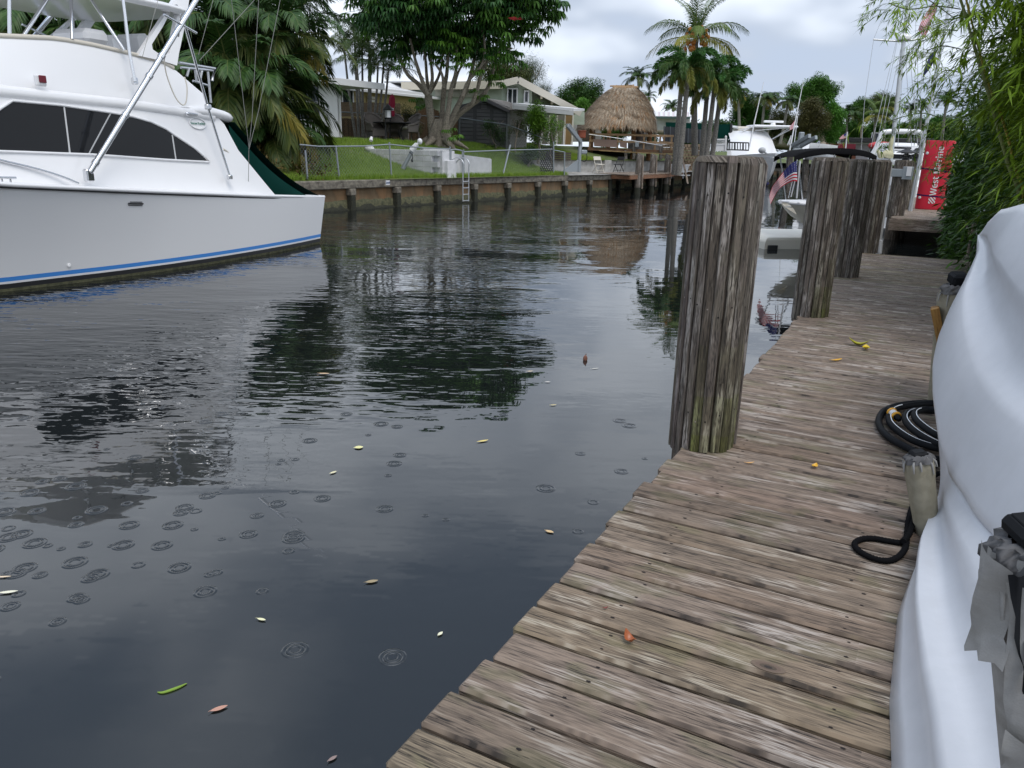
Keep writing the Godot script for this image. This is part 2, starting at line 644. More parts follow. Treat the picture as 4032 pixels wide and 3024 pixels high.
func build_water() -> void:
	var w := 2048
	var size := 41.0
	var rip := noise_bytes(w, w, 71, 0.105, 3, 4, 1)
	var rip2 := noise_bytes(w, w, 72, 0.2, 2, 2, 1)
	var slow := noise_bytes(w, w, 73, 0.018, 3, 2, 1)
	var gust := noise_bytes(w, w, 74, 0.006, 4, 2, 1)
	# gusts ripple the middle of the canal; the water by the near dock lies calm
	var edge := [Vector2(4.2, -5.0), Vector2(4.8, -1.7), Vector2(5.7, -1.4), Vector2(6.6, -0.2), Vector2(8.8, 0.4), Vector2(13.3, 0.8), Vector2(20.9, 2.4), Vector2(34.8, 7.5), Vector2(41.0, 10.0)]
	var hs := PackedFloat32Array()
	hs.resize(w * w)
	for j in w:
		var z := 41.0 - size * j / w
		var bx := along(z, edge)
		var far := smoothstep(9.0, 26.0, z)
		for i in w:
			var k := j * w + i
			var x := -26.0 + size * i / w
			var g := gust[k] / 255.0
			var m := clampf((bx - x + (g - 0.5) * 3.0) * 0.9, 0.0, 1.0)
			m = m * (0.45 + 0.95 * smoothstep(0.35, 0.65, g)) if z > 4.0 else 0.0
			var a := 0.10 + 0.90 * m
			hs[k] = (rip[k] * 0.0036 + rip2[k] * 0.0013 * (1.0 - 0.4 * far)) * a * 0.30 + slow[k] * 0.0022 * (0.3 + 0.7 * m)
	var im := Image.create_from_data(w, w, false, Image.FORMAT_RF, hs.to_byte_array())
	im.bump_map_to_normal_map(1.0)
	im.convert(Image.FORMAT_RGB8)
	var m := mat("water", lin(0.009, 0.011, 0.011), 0.02)
	m.metallic_specular = 0.71
	m.normal_enabled = true
	m.normal_texture = ImageTexture.create_from_image(im)
	m.normal_scale = 1.0
	var g := G.new()
	var rows := []
	for z in [14.0, -40.0, -130.0, -420.0]:
		rows.append(PackedVector3Array([Vector3(-170, 0, z), Vector3(0, 0, z), Vector3(170, 0, z)]))
	g.grid(rows, false, true)
	g.u.clear()
	for p in g.v:
		g.u.append(Vector2((p.x + 26.0) / size, 1.0 + p.z / size))
	setting("canal_water", g, m)
	# rings where drops of rain have just fallen
	var r := G.new()
	var q := RandomNumberGenerator.new()
	q.seed = 5
	for k in 120:
		var c := Vector3(q.randf_range(-4.2, 1.2), 0.0, -q.randf_range(2.6, 6.5))
		if q.randf() < 0.5:
			c = Vector3(q.randf_range(-3.6, -1.2), 0, -q.randf_range(3.4, 4.9))
		if (c - DA).dot(DV) > -0.25:
			continue
		var rad := q.randf_range(0.012, 0.06)
		for ring in (2 if rad > 0.03 else 1):
			var a := rad * (1.0 - ring * 0.42)
			var prof := PackedVector2Array([Vector2(a + 0.011, 0.0004), Vector2(a + 0.004, 0.0026), Vector2(a - 0.004, 0.0026), Vector2(a - 0.010, 0.0004)])
			if a < 0.012:
				continue
			r.lathe(prof, 20, c)
	var wm := mat("ring_water", lin(0.009, 0.011, 0.011), 0.02)
	wm.metallic_specular = 0.71
	setting("rain_rings", r, wm, "stuff")


var WALL := [Vector2(-19.0, -8.0), Vector2(-9.6, -23.6), Vector2(-7.0, -27.7), Vector2(-5.1, -30.9), Vector2(-3.05, -34.2), Vector2(-1.2, -36.9), Vector2(1.3, -40.5), Vector2(3.1, -43.1), Vector2(5.5, -46.5)]
var WALL2 := [Vector2(4.6, -48.3), Vector2(8.3, -54.5), Vector2(12.0, -61.0), Vector2(16.5, -68.5), Vector2(30.0, -91.0), Vector2(46.0, -118.0), Vector2(70.0, -160.0)]
var WA := Vector3(-7.0, 0, -27.6)
var WE := Vector3(0.5561, 0, -0.8311)
var WN := Vector3(-0.8311, 0, -0.5561)


func wall_at(t: float, d: float, h := 0.0) -> Vector3:
	return WA + WE * t + WN * d + Vector3(0, h, 0)


func ground(p: Vector3) -> float:
	var d := (p - WA).dot(WN)
	var t := (p - WA).dot(WE)
	if t > 18.0:
		return 1.80 + 0.9 * smoothstep(2.6, 9.0, d)
	return 1.10 + 1.55 * smoothstep(0.2, 7.5, d)


func seawall_run(root: Node3D, pts: Array, posts: bool, n_panel: int) -> void:
	for k in pts.size() - 1:
		var a := Vector3(pts[k].x, 0, pts[k].y)
		var b := Vector3(pts[k + 1].x, 0, pts[k + 1].y)
		var x := (b - a).normalized()
		var out := Vector3(-x.z, 0, x.x)
		var l := (b - a).length()
		var bas := Basis(x, Vector3.UP, out)
		var mid := (a + b) * 0.5
		var g := G.new()
		g.box(mid + Vector3(0, 0.93, 0) - out * 0.18, Vector3(l + 0.03, 0.3, 0.52), bas, 0.03)
		part(root, "cap", g, M.old_concrete)
		# panels with a rusty upper half and a band of algae at the tide line
		g = G.new()
		g.box(mid + Vector3(0, 0.54, 0) - out * 0.16, Vector3(l, 0.48, 0.1), bas, 0.01)
		part(root, "panel", g, M.panel_concrete)
		g = G.new()
		var rows := []
		var n := int(l * 5.0)
		for y in [-0.6, 0.16, 0.30, 0.36]:
			var row := PackedVector3Array()
			for i in n + 1:
				var f := float(i) / n
				var o := 0.0 if y > 0.33 else 0.05 + rr(-0.012, 0.02)
				row.append(a.lerp(b, f) + Vector3(0, y + (rr(-0.05, 0.05) if y > 0.2 else 0.0), 0) + out * (o - 0.12))
			rows.append(row)
		g.grid(rows, false, true)
		part(root, "algae_band", g, M.algae)
		g = G.new()
		rows = []
		for y in [-0.5, 0.02, 0.1]:
			var row := PackedVector3Array()
			for i in n + 1:
				var f := float(i) / n
				row.append(a.lerp(b, f) + Vector3(0, y + (rr(-0.05, 0.1) if y > 0.05 else 0.0), 0) + out * ((0.02 + rr(0, 0.04) if y < 0.05 else -0.06)))
			rows.append(row)
		g.grid(rows, false, true)
		part(root, "tide_growth", g, M.black_growth)
	# king posts at an even spacing along the whole run
	var run := 0.0
	var next := 1.2
	for k in pts.size() - 1:
		var a := Vector3(pts[k].x, 0, pts[k].y)
		var b := Vector3(pts[k + 1].x, 0, pts[k + 1].y)
		var l := (b - a).length()
		var x := (b - a).normalized()
		var out := Vector3(-x.z, 0, x.x)
		var bas := Basis(x, Vector3.UP, out)
		while next < run + l and posts:
			var p := a + x * (next - run)
			var g := G.new()
			g.col = Color(1.7, 1.55, 1.3)
			g.box(p + Vector3(0, 0.66, 0) + out * 0.02, Vector3(0.3, 0.24, 0.26), bas, 0.02)
			part(root, "king_post", g, M.old_concrete)
			g = G.new()
			g.box(p + Vector3(0, 0.08, 0) + out * 0.03, Vector3(0.26, 0.92, 0.24), bas, 0.03)
			part(root, "king_post", g, M.black_growth)
			next += 2.62
		run += l


func build_seawall() -> void:
	var root := thing("concrete_seawall", "long concrete seawall of panels and king posts along the far grassy bank", "seawall", Vector3(-7, 0, -27.7))
	seawall_run(root, WALL, true, 2)
	var r2 := thing("concrete_seawall", "set back stretch of concrete seawall behind the three dock pilings", "seawall", Vector3(8.3, 0, -54.5))
	seawall_run(r2, WALL2, true, 2)
	# a dark return wall at the notch
	var g := G.new()
	g.box(Vector3(5.0, 0.2, -47.4), Vector3(0.2, 1.5, 2.2), Basis(Vector3.UP, 0.45))
	part(r2, "return_wall", g, M.black_growth)
	# number plate on the cap
	var p := Vector3(-5.055, 0.968, -30.507)
	var plate := thing("number_plate", "small white house number plate fixed on the seawall cap", "sign", p)
	var bas := Basis(WE, Vector3.UP, -WN)
	g = G.new()
	g.box(p - WN * 0.12, Vector3(0.22, 0.17, 0.02), bas, 0.004)
	part(plate, "plate", g, M.white_paint)
	lettering(plate, "digits", "2448", 0.08, p - WN * 0.133, bas, lin(0.02, 0.06, 0.16))
	# steel ladder hooked over the cap
	var lad := thing("pool_ladder", "aluminium ladder with two hooped handrails hanging on the seawall", "ladder", Vector3(-2.351, 1.09, -34.368))
	for s in [[1332, 0], [1374, 1]]:
		var q: Vector3 = Vector3(-2.338, 1.091, -34.352) if s[1] == 0 else Vector3(-2.109, 1.085, -34.694)
		g = G.new()
		g.tube(smooth([q + WN * 0.75 - Vector3(0, 0.0, 0), q + WN * 0.74 + Vector3(0, 0.45, 0), q + WN * 0.62 + Vector3(0, 0.7, 0), q + WN * 0.3 + Vector3(0, 0.82, 0), q + Vector3(0, 0.66, 0), q + Vector3(0, 0.3, 0), q - Vector3(0, 1.0, 0)], 5), 0.028, 7)
		part(lad, "handrail", g, M.alu)
	var qa: Vector3 = Vector3(-2.338, 1.091, -34.352)
	var qb: Vector3 = Vector3(-2.109, 1.085, -34.694)
	for k in 4:
		g = G.new()
		g.bar(Vector3(qa.x, 0.12 + 0.27 * k, qa.z), Vector3(qb.x, 0.12 + 0.27 * k, qb.z), 0.09, 0.035, 0.01)
		part(lad, "rung", g, M.alu)


func lettering(root: Node3D, called: String, text: String, height: float, at: Vector3, bas: Basis, c: Color, font := "Droid Sans", depth := 0.006, bold := true) -> MeshInstance3D:
	var t := TextMesh.new()
	var f := SystemFont.new()
	f.font_names = PackedStringArray([font])
	f.font_weight = 700 if bold else 400
	t.font = f
	t.text = text
	t.font_size = 64
	t.pixel_size = height / 46.0
	t.depth = depth
	var key := "print_" + c.to_html()
	if not M.has(key):
		mat(key, c, 0.6)
	var m := part(root, called, t, M[key], true)
	m.transform = Transform3D(bas, at - root.position)
	return m


func build_lawn() -> void:
	var g := G.new()
	var rows := []
	for j in 20:
		var d: float = [0.15, 0.6, 1.2, 1.8, 2.4, 3.0, 3.6, 4.2, 4.8, 5.4, 6.0, 6.6, 7.2, 8.0, 10.0, 14.0, 20.0, 40.0, 100.0, 240.0][j]
		var row := PackedVector3Array()
		for i in 31:
			var t := -24.0 + 42.0 * i / 30.0
			var p := wall_at(t, d)
			p.y = ground(p) + (rr(-0.04, 0.04) if d > 0.5 and d < 30.0 else -0.03)
			row.append(p)
		rows.append(row)
	g.grid(rows, false, false)
	setting("lawn", g, M.soil)
	g = G.new()
	rows = []
	for j in 12:
		var d: float = [2.7, 3.2, 3.8, 4.6, 5.4, 6.2, 7.2, 8.2, 10.0, 16.0, 60.0, 240.0][j]
		var row := PackedVector3Array()
		for i in 25:
			var t := 18.02 + (12.0 * i / 16.0 if i < 17 else 12.0 + 20.0 * (i - 16))
			var p := wall_at(t, d)
			p.y = ground(p) + (rr(-0.03, 0.03) if d < 12.0 else 0.0)
			row.append(p)
		rows.append(row)
	g.grid(rows, false, false)
	setting("lawn", g, M.soil)
	# paved walk between the seawall and the low wall
	g = G.new()
	rows = []
	for d in [-0.05, 2.9]:
		var row := PackedVector3Array()
		for t in [17.6, 22.7, 24.0, 34.0, 44.0]:
			row.append(wall_at(t, d if t < 23.0 else d + 1.2, 1.085))
		rows.append(row)
	g.grid(rows, false, false)
	setting("walkway", g, M.pale_concrete)
	# blades of grass
	var tuft := G.new()
	for k in 7:
		var a := TAU * k / 7.0 + rr(-0.4, 0.4)
		var o := Vector3(cos(a), 0, sin(a))
		var b := o * rr(0.0, 0.05)
		var s := Vector3(-o.z, 0, o.x) * 0.006
		var tip := b + o * rr(0.02, 0.08) + Vector3(0, rr(0.07, 0.14), 0)
		tuft.tri(b - s, tip, b + s)
	var xf := []
	var tint := []
	for k in 42000:
		var t := rr(-5.0, 27.0)
		var d := rr(0.32, 8.4)
		if t > 18.0:
			d = rr(2.85, 9.0)
		elif k % 3 == 0:
			d = rr(0.32, 3.4)
		var p := wall_at(t, d)
		p.y = ground(p) - 0.01
		if t < 18.0 and d > 6.6 and t > 3.0:
			continue
		var s := rr(0.7, 1.5) * (1.15 if d < 1.0 else 1.0)
		xf.append(Transform3D(Basis(Vector3.UP, rr(0, TAU)).scaled(Vector3(s * 1.3, s, s * 1.3)), p))
		var f := rr(0.0, 1.0)
		var c := Color(0.16, 0.28, 0.03).lerp(Color(0.31, 0.43, 0.07), f)
		if t > 18.0:
			c = c.lerp(Color(0.25, 0.34, 0.035), 0.5)
		tint.append(c)
	var gr := scatter(null, "grass", tuft.mesh(), M.grass_leaf, xf, tint)
	tag(gr, "short green grass covering the sloping lawn", "grass")


func plank_mesh(l: float, w: float, th: float, c: Color, nails: Array) -> G:
	var g := G.new()
	g.uo = Vector2(rr(0, 5), rr(0, 5))
	g.col = c
	g.box(Vector3.ZERO, Vector3(l, th, w), Basis.IDENTITY, 0.009)
	g.col = Color(0.06, 0.05, 0.045)
	for q in nails:
		var p := Vector3(q + rr(-0.02, 0.02), th * 0.5 + 0.0012, 0)
		for s in [-1, 1]:
			var z: float = s * w * 0.27 + rr(-0.012, 0.012)
			var r := rr(0.0035, 0.006)
			var o := p + Vector3(0, 0, z)
			for k in 5:
				var a0 := TAU * k / 5.0
				var a1 := TAU * (k + 1) / 5.0
				g.face([o, o + Vector3(cos(a0) * r * 1.7, 0, sin(a0) * r), o + Vector3(cos(a1) * r * 1.7, 0, sin(a1) * r)], Vector3.UP, [Vector2.ZERO, Vector2.ZERO, Vector2.ZERO])
	return g


func build_dock() -> void:
	M.deck_wood.uv1_scale = Vector3(0.38, 1.25, 1)
	M.pile_wood.uv1_scale = Vector3(0.5, 2.2, 1)
	M.new_wood.uv1_scale = Vector3(0.5, 1.6, 1)
	var bas := Basis(DV, Vector3.UP, -DU)
	var root := thing("wooden_dock", "weathered grey plank dock running along the near side of the canal", "dock", dock(3.0, 0.5, 0.0))
	var s := -1.5
	var k := 0
	while s < 13.4:
		var v0 := rr(-0.02, 0.016)
		var l := 2.35 - v0
		var f := rr(0.72, 1.22)
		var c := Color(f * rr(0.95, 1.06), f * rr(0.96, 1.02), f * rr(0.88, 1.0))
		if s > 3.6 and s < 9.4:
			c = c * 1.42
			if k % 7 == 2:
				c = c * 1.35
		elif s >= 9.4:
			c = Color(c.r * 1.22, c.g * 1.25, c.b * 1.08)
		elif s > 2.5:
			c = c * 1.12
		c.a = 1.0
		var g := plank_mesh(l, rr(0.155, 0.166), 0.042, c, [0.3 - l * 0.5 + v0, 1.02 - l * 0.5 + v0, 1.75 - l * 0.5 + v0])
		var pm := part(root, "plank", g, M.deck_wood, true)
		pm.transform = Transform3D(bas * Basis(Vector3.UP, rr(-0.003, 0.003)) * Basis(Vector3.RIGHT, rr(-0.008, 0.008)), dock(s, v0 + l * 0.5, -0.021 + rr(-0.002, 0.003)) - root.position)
		s += 0.1768
		k += 1
	# frame below: edge beam, end beam, joists and short posts
	for v in [0.16, 1.1, 2.1]:
		var g := G.new()
		g.bar(dock(-1.6, v, -0.16), dock(13.4, v, -0.16), 0.06, 0.22)
		part(root, "stringer", g, M.pile_wood)
	var g := G.new()
	g.bar(dock(13.36, 0.05, -0.16), dock(13.36, 2.3, -0.16), 0.05, 0.22)
	part(root, "end_beam", g, M.pile_wood)
	# knots in the boards
	for q in [[Vector3(0.835, 0.7, -2.082), 0.032], [Vector3(1.984, 0.7, -3.811), 0.04]]:
		var kn := G.new()
		var o: Vector3 = q[0]
		var rad: float = q[1]
		for ring in 4:
			var ro := rad * (1.0 - ring * 0.25)
			kn.col = [Color(0.17, 0.125, 0.09), Color(0.15, 0.105, 0.075), Color(0.09, 0.065, 0.045), Color(0.035, 0.025, 0.02)][ring]
			var rows := []
			for e in [[ro, 0.003 - ring * 0.0006], [ro - rad * 0.25, 0.0024 - ring * 0.0006]]:
				var row := PackedVector3Array()
				for i in 16:
					var a := TAU * i / 16.0
					row.append(o + DV * cos(a) * (e[0] as float) * 1.7 + DU * sin(a) * (e[0] as float) * 0.8 + Vector3(0, e[1], 0))
				rows.append(row)
			kn.grid(rows, true, true)
		part(root, "knot", kn, M.plain)
	# the second dock beyond the empty slip
	var r2 := thing("wooden_dock", "plank dock beyond the dark gap, carrying the tall red tower", "dock", dock(26.0, 1.0, 0.0))
	s = 23.25
	while s < 38.0:
		var v0 := rr(-0.03, 0.03) + 0.05
		var f := rr(0.95, 1.3)
		var pl := plank_mesh(2.5, 0.171, 0.042, Color(f, f * 0.97, f * 0.93), [])
		var pm := part(r2, "plank", pl, M.deck_wood, true)
		pm.transform = Transform3D(bas, dock(s, v0 + 1.25, -0.021 + rr(-0.002, 0.002)) - r2.position)
		s += 0.1768
	g = G.new()
	g.bar(dock(23.12, 0.02, -0.18), dock(23.12, 2.5, -0.18), 0.06, 0.3)
	g.col = Color(1.5, 1.6, 1.45)
	part(r2, "front_beam", g, M.deck_wood)
	for v in [0.1, 2.3]:
		g = G.new()
		g.bar(dock(23.2, v, -0.2), dock(38.0, v, -0.2), 0.06, 0.24)
		part(r2, "stringer", g, M.pile_wood)
	# pilings
	clad_pile(2.83, 0.085, 0.182, 1.55, "nearest strip clad piling at the dock edge with green moss at its foot")
	clad_pile(7.09, 0.085, 0.182, 1.56, "second strip clad piling along the dock edge, before the cream float")
	clad_pile(10.25, 0.10, 0.182, 1.55, "third strip clad piling, half hidden behind the second one")
	clad_pile(13.58, 0.13, 0.182, 1.55, "last strip clad piling at the far corner of the near dock")
	clad_pile(24.5, 0.10, 0.24, 1.56, "strip clad piling of the second dock with steel bracket and front black lantern")
	clad_pile(27.9, 0.16, 0.22, 1.55, "strip clad piling of the second dock under the rear black lantern")


func clad_pile(s: float, v: float, rad: float, h: float, label: String) -> void:
	var base := dock(s, v, 0)
	var root := thing("clad_piling", label, "piling", base, "strip clad pilings along the dock")
	var g := G.new()
	g.col = Color(0.75, 0.68, 0.6)
	g.tube([base - Vector3(0, 1.6, 0), base + Vector3(0, h - 0.03, 0)], rad - 0.022, 14)
	part(root, "core_post", g, M.pile_wood)
	g = G.new()
	g.col = Color(0.8, 0.78, 0.74)
	g.lathe(PackedVector2Array([Vector2(rad - 0.004, h - 0.03), Vector2(rad - 0.02, h - 0.002), Vector2(rad * 0.5, h + 0.004), Vector2(0.002, h + 0.004)]), 16, base)
	part(root, "cap", g, M.pile_wood)
	var n := 20
	for k in n:
		var a := TAU * k / n + rr(-0.02, 0.02)
		var o := DV * cos(a) + DU * sin(a)
		var z := Vector3(-o.z, 0, o.x)
		var lo := rr(-0.012, 0.006)
		if o.dot(DV) < -0.45:
			lo = rr(-0.08, -0.03)
		var f := rr(0.65, 1.35)
		var tone := Color(f, f * rr(0.95, 1.02), f * rr(0.88, 1.02))
		var st := G.new()
		st.uo = Vector2(rr(0, 3), rr(0, 3))
		var w := TAU * rad / n * rr(0.77, 0.87)
		# cross-section: a strip with rounded edges; its top is cut back at a slant
		var r0 := rad - 0.022
		var r1 := rad + rr(-0.01, 0.009)
		var top := h + rr(-0.012, 0.004)
		var mossy: bool = o.dot(DV) > 0.0 and o.dot(DU) < 0.3 and s < 9.0
		var hs := [lo, lo + 0.10, lo + 0.32, lo + 0.6, top - 0.035, top - 0.004]
		var rows := []
		for y in hs:
			var cut: float = 0.018 if y > top - 0.01 else 0.0
			var row := PackedVector3Array()
			for e in [[-0.5, r0], [-0.5, r1 - 0.006], [-0.36, r1], [0.36, r1], [0.5, r1 - 0.006], [0.5, r0]]:
				row.append(base + Vector3(0, y, 0) + z * w * e[0] + o * (maxf(e[1] - cut, r0 - 0.005)))
			rows.append(row)
		# flat faces, one patch per side
		for j in rows.size() - 1:
			var m0 := 0.0
			if mossy:
				m0 = [0.75, 0.5, 0.2, 0.05, 0.0, 0.0][j]
			st.col = tone.lerp(Color(0.55, 0.72, 0.12), m0 * (0.6 if k % 3 else 1.0))
			if j == rows.size() - 2:
				st.col = tone * 0.75
			for i in 5:
				st.face([rows[j][i], rows[j][i + 1], rows[j + 1][i + 1], rows[j + 1][i]], o + z * ([-1.5, -0.6, 0.0, 0.6, 1.5][i] as float), [Vector2(hs[j], i * 0.02), Vector2(hs[j], i * 0.02 + 0.02), Vector2(hs[j + 1], i * 0.02 + 0.02), Vector2(hs[j + 1], i * 0.02)])
		st.face([rows[-1][0], rows[-1][2], rows[-1][3], rows[-1][5]], Vector3.UP, [Vector2(0, 0), Vector2(0, 0.02), Vector2(0.02, 0.02), Vector2(0.02, 0)])
		# nail heads
		if s < 12.0:
			for y in [0.2, 0.78, 1.34]:
				var q := base + Vector3(0, y + rr(-0.05, 0.05), 0) + o * (r1 + 0.0015) + z * rr(-0.008, 0.008)
				st.col = Color(0.9, 0.85, 0.8) if k % 3 == 0 else Color(0.05, 0.045, 0.04)
				for i in 5:
					var a0 := TAU * i / 5.0
					var a1 := TAU * (i + 1) / 5.0
					st.face([q, q + (z * cos(a0) + Vector3.UP * sin(a0)) * 0.005, q + (z * cos(a1) + Vector3.UP * sin(a1)) * 0.005], o, [Vector2.ZERO, Vector2.ZERO, Vector2.ZERO])
		part(root, "cladding_strip", st, M.pile_wood)

# ---------------------------------------------------------------- the white sport fishing boat on the left
var BO := Vector3(-4.73, 0, -18.75)
var BF := Vector3(-0.39787, 0, 0.91744)
var BP := Vector3(0.91744, 0, 0.39787)


func bpt(s: float, y: float, off: float) -> Vector3:
	return BO + BF * s + BP * off + Vector3(0, y, 0)


func hull_off(s: float, y: float) -> float:
	var wl := along(s, [Vector2(-0.4, -0.06), Vector2(0, 0), Vector2(1, 0.18), Vector2(2, 0.31), Vector2(3, 0.39), Vector2(4, 0.42), Vector2(5, 0.39), Vector2(6, 0.30), Vector2(7.7, 0.02), Vector2(9.5, -0.45), Vector2(11.5, -1.15), Vector2(13.4, -2.1)])
	var sh := along(s, [Vector2(-0.4, -0.01), Vector2(0, 0.05), Vector2(1, 0.24), Vector2(2, 0.38), Vector2(3, 0.48), Vector2(4, 0.56), Vector2(6, 0.62), Vector2(8, 0.52), Vector2(10, 0.2), Vector2(12, -0.5), Vector2(13.4, -1.3), Vector2(14.6, -2.1)])
	var t := clampf(y / sheer(s), -0.4, 1.05)
	if t < 0.0:
		return wl + t * 0.5
	return lerpf(wl, sh, pow(t, 1.25))


func sheer(s: float) -> float:
	return along(s, [Vector2(-0.4, 1.07), Vector2(0, 1.09), Vector2(2.4, 1.23), Vector2(5.6, 1.45), Vector2(7.8, 1.61), Vector2(10, 1.85), Vector2(12, 2.1), Vector2(14.6, 2.5)])


func stern(y: float) -> float:
	return -0.22 * clampf(y / 1.08, -0.3, 1.0)


func house_off(s: float, y: float) -> float:
	return 0.3 - 0.3 * (y - 1.2) - 0.06 * pow(maxf(s - 7.2, 0.0), 2.0)


func bside(off: float, side: int) -> float:
	return off if side == 0 else -4.2 - off


func hull_band(g: G, ys: Array) -> void:
	for side in 2:
		var rows := []
		for y in ys:
			var row := PackedVector3Array()
			for k in 33:
				var f := k / 32.0
				var yy: float = y if y < 9.0 else 0.0
				var s := lerpf(0.0, 14.5, f)
				var top := sheer(s) * 1.0
				var q: float = minf(yy, top) if y < 9.0 else top
				if y > 0.5 and y < 9.0:
					q = lerpf(0.24, top, (y - 0.5))
				row.append(bpt(s + stern(q) * (1.0 - f), q, bside(hull_off(s, q), side)))
			rows.append(row)
		g.grid(rows, false, side == 0)


func transom(g: G, ys: Array) -> void:
	var rows := []
	for y in ys:
		var q: float = y
		var row := PackedVector3Array()
		for k in 9:
			var f := k / 8.0
			var o := lerpf(hull_off(0, q), -4.2 - hull_off(0, q), f)
			row.append(bpt(stern(q) - 0.1 * sin(PI * f), q, o))
		rows.append(row)
	g.grid(rows, false, false)


func build_cabin_cruiser() -> void:
	var root := thing("sport_fishing_boat", "large white sport fishing boat with dark windows and blue waterline stripe, moored left", "boat", bpt(5.0, 0, -2.1))
	var g := G.new()
	hull_band(g, [0.12, 0.155])
	hull_band(g, [0.224, 0.24])
	hull_band(g, [0.5001, 0.65, 0.8, 0.95, 1.1, 1.25, 1.4, 1.5])
	transom(g, [0.12, 0.16, 0.24, 0.5, 0.8, 1.08])
	part(root, "hull", g, M.gelcoat)
	g = G.new()
	hull_band(g, [0.155, 0.224])
	part(root, "waterline_stripe", g, M.blue_stripe)
	g = G.new()
	hull_band(g, [0.045, 0.12])
	transom(g, [0.04, 0.12])
	part(root, "boot_top", g, M.black_paint)
	g = G.new()
	hull_band(g, [-0.35, -0.1, 0.045])
	transom(g, [-0.3, 0.04])
	part(root, "fouled_bottom", g, M.algae)
	# rub rail along the gunwale
	g = G.new()
	for side in 2:
		var pts := []
		for k in 40:
			var s := lerpf(-0.2, 14.5, k / 39.0)
			pts.append(bpt(s, sheer(s) + 0.005, bside(hull_off(s, sheer(s)) + 0.005, side)))
		g.tube(pts, 0.035, 8)
	var tp := []
	for k in 9:
		tp.append(bpt(-0.22 - 0.1 * sin(PI * k / 8.0), 1.09, lerpf(0.03, -4.23, k / 8.0)))
	g.tube(tp, 0.035, 8)
	part(root, "rub_rail", g, M.gelcoat)
	g = G.new()
	var dp := []
	for k in 40:
		var s := lerpf(-0.1, 14.0, k / 39.0)
		dp.append(bpt(s, sheer(s) - 0.04, hull_off(s, sheer(s) - 0.04) + 0.012))
	g.tube(dp, 0.012, 6)
	part(root, "rail_shadow_strip", g, M.black_paint)
	# side decks, foredeck and cockpit
	g = G.new()
	var rows := []
	for k in 26:
		var s := lerpf(2.2, 14.4, k / 25.0)
		var y := sheer(s)
		rows.append(PackedVector3Array([bpt(s, y, hull_off(s, y)), bpt(s, y + 0.05, -2.1), bpt(s, y, -4.2 - hull_off(s, y))]))
	g.grid(rows, false, false)
	part(root, "deck", g, M.gelcoat)
	g = G.new()
	g.box(bpt(1.1, 0.45, -2.1), Vector3(4.0, 0.04, 2.6), Basis(BP, Vector3.UP, -BF), 0.0)
	for o in [0.0, -4.2]:
		g.box(bpt(1.3, 0.8, (-0.2 if o == 0.0 else -4.0)), Vector3(0.3, 0.5, 2.4), Basis(BP, Vector3.UP, -BF), 0.05)
	g.box(bpt(0.1, 0.8, -2.1), Vector3(3.6, 0.5, 0.26), Basis(BP, Vector3.UP, -BF), 0.05)
	part(root, "cockpit", g, M.grey_gel)
	# deckhouse sides (dark windows lie on them)
	g = G.new()
	for side in 2:
		rows = []
		var ys := [0.0, 0.12, 0.25, 0.4, 0.55, 0.7, 0.85, 1.0]
		for f in ys:
			var row := PackedVector3Array()
			for k in 22:
				var y0 := lerpf(1.2, 2.86, f)
				var aft := along(y0, [Vector2(1.2, 1.78), Vector2(1.45, 2.0), Vector2(1.8, 2.28), Vector2(2.15, 2.56), Vector2(2.58, 2.68), Vector2(2.86, 2.95)])
				var s := lerpf(aft, 9.6, k / 21.0)
				var yb := sheer(s) - 0.02
				var y := lerpf(yb, 2.88 + 0.02 * (s - 3.0), f)
				row.append(bpt(s, y, bside(house_off(s, y), side)))
			rows.append(row)
		g.grid(rows, false, side == 0)
	# raked windscreen front and aft bulkhead
	rows = []
	for f in [0.0, 0.5, 1.0]:
		var y := lerpf(1.85, 3.0, f)
		var s := lerpf(11.4, 9.6, f)
		rows.append(PackedVector3Array([bpt(9.6, y, house_off(9.6, y)), bpt(s, y, -0.9), bpt(s + 0.3, y, -2.1), bpt(s, y, -3.3), bpt(9.6, y, -4.2 - house_off(9.6, y))]))
	g.grid(rows, false, true)
	var bk := [bpt(2.65, 0.5, -0.2), bpt(2.65, 0.5, -4.0), bpt(2.75, 2.84, -4.0), bpt(2.75, 2.84, -0.2)]
	g.face(bk, -BF, [Vector2.ZERO, Vector2.ZERO, Vector2.ZERO, Vector2.ZERO])
	rows = []
	for s in [2.3, 5.0, 7.2, 9.6]:
		rows.append(PackedVector3Array([bpt(s, 2.9, house_off(s, 2.9)), bpt(s, 2.94, -2.1), bpt(s, 2.9, -4.2 - house_off(s, 2.9))]))
	g.grid(rows, false, false)
	part(root, "deckhouse", g, M.gelcoat)
	# the moulded ledge where the house meets the flybridge, running aft into the eyebrow
	g = G.new()
	for side in 2:
		rows = []
		for e in [[-0.13, 0.0], [-0.09, 0.045], [-0.02, 0.06], [0.03, 0.04], [0.05, -0.02]]:
			var row := PackedVector3Array()
			for k in 24:
				var s := lerpf(2.95, 9.6, k / 23.0)
				var y := along(s, [Vector2(2.9, 2.80), Vector2(4.8, 2.92), Vector2(7.1, 2.97), Vector2(9.6, 3.0)]) + (e[0] as float)
				row.append(bpt(s, y, bside(house_off(s, y) + (e[1] as float), side)))
			rows.append(row)
		g.grid(rows, false, side == 0)
	part(root, "house_ledge", g, M.gelcoat)
	# flybridge
	g = G.new()
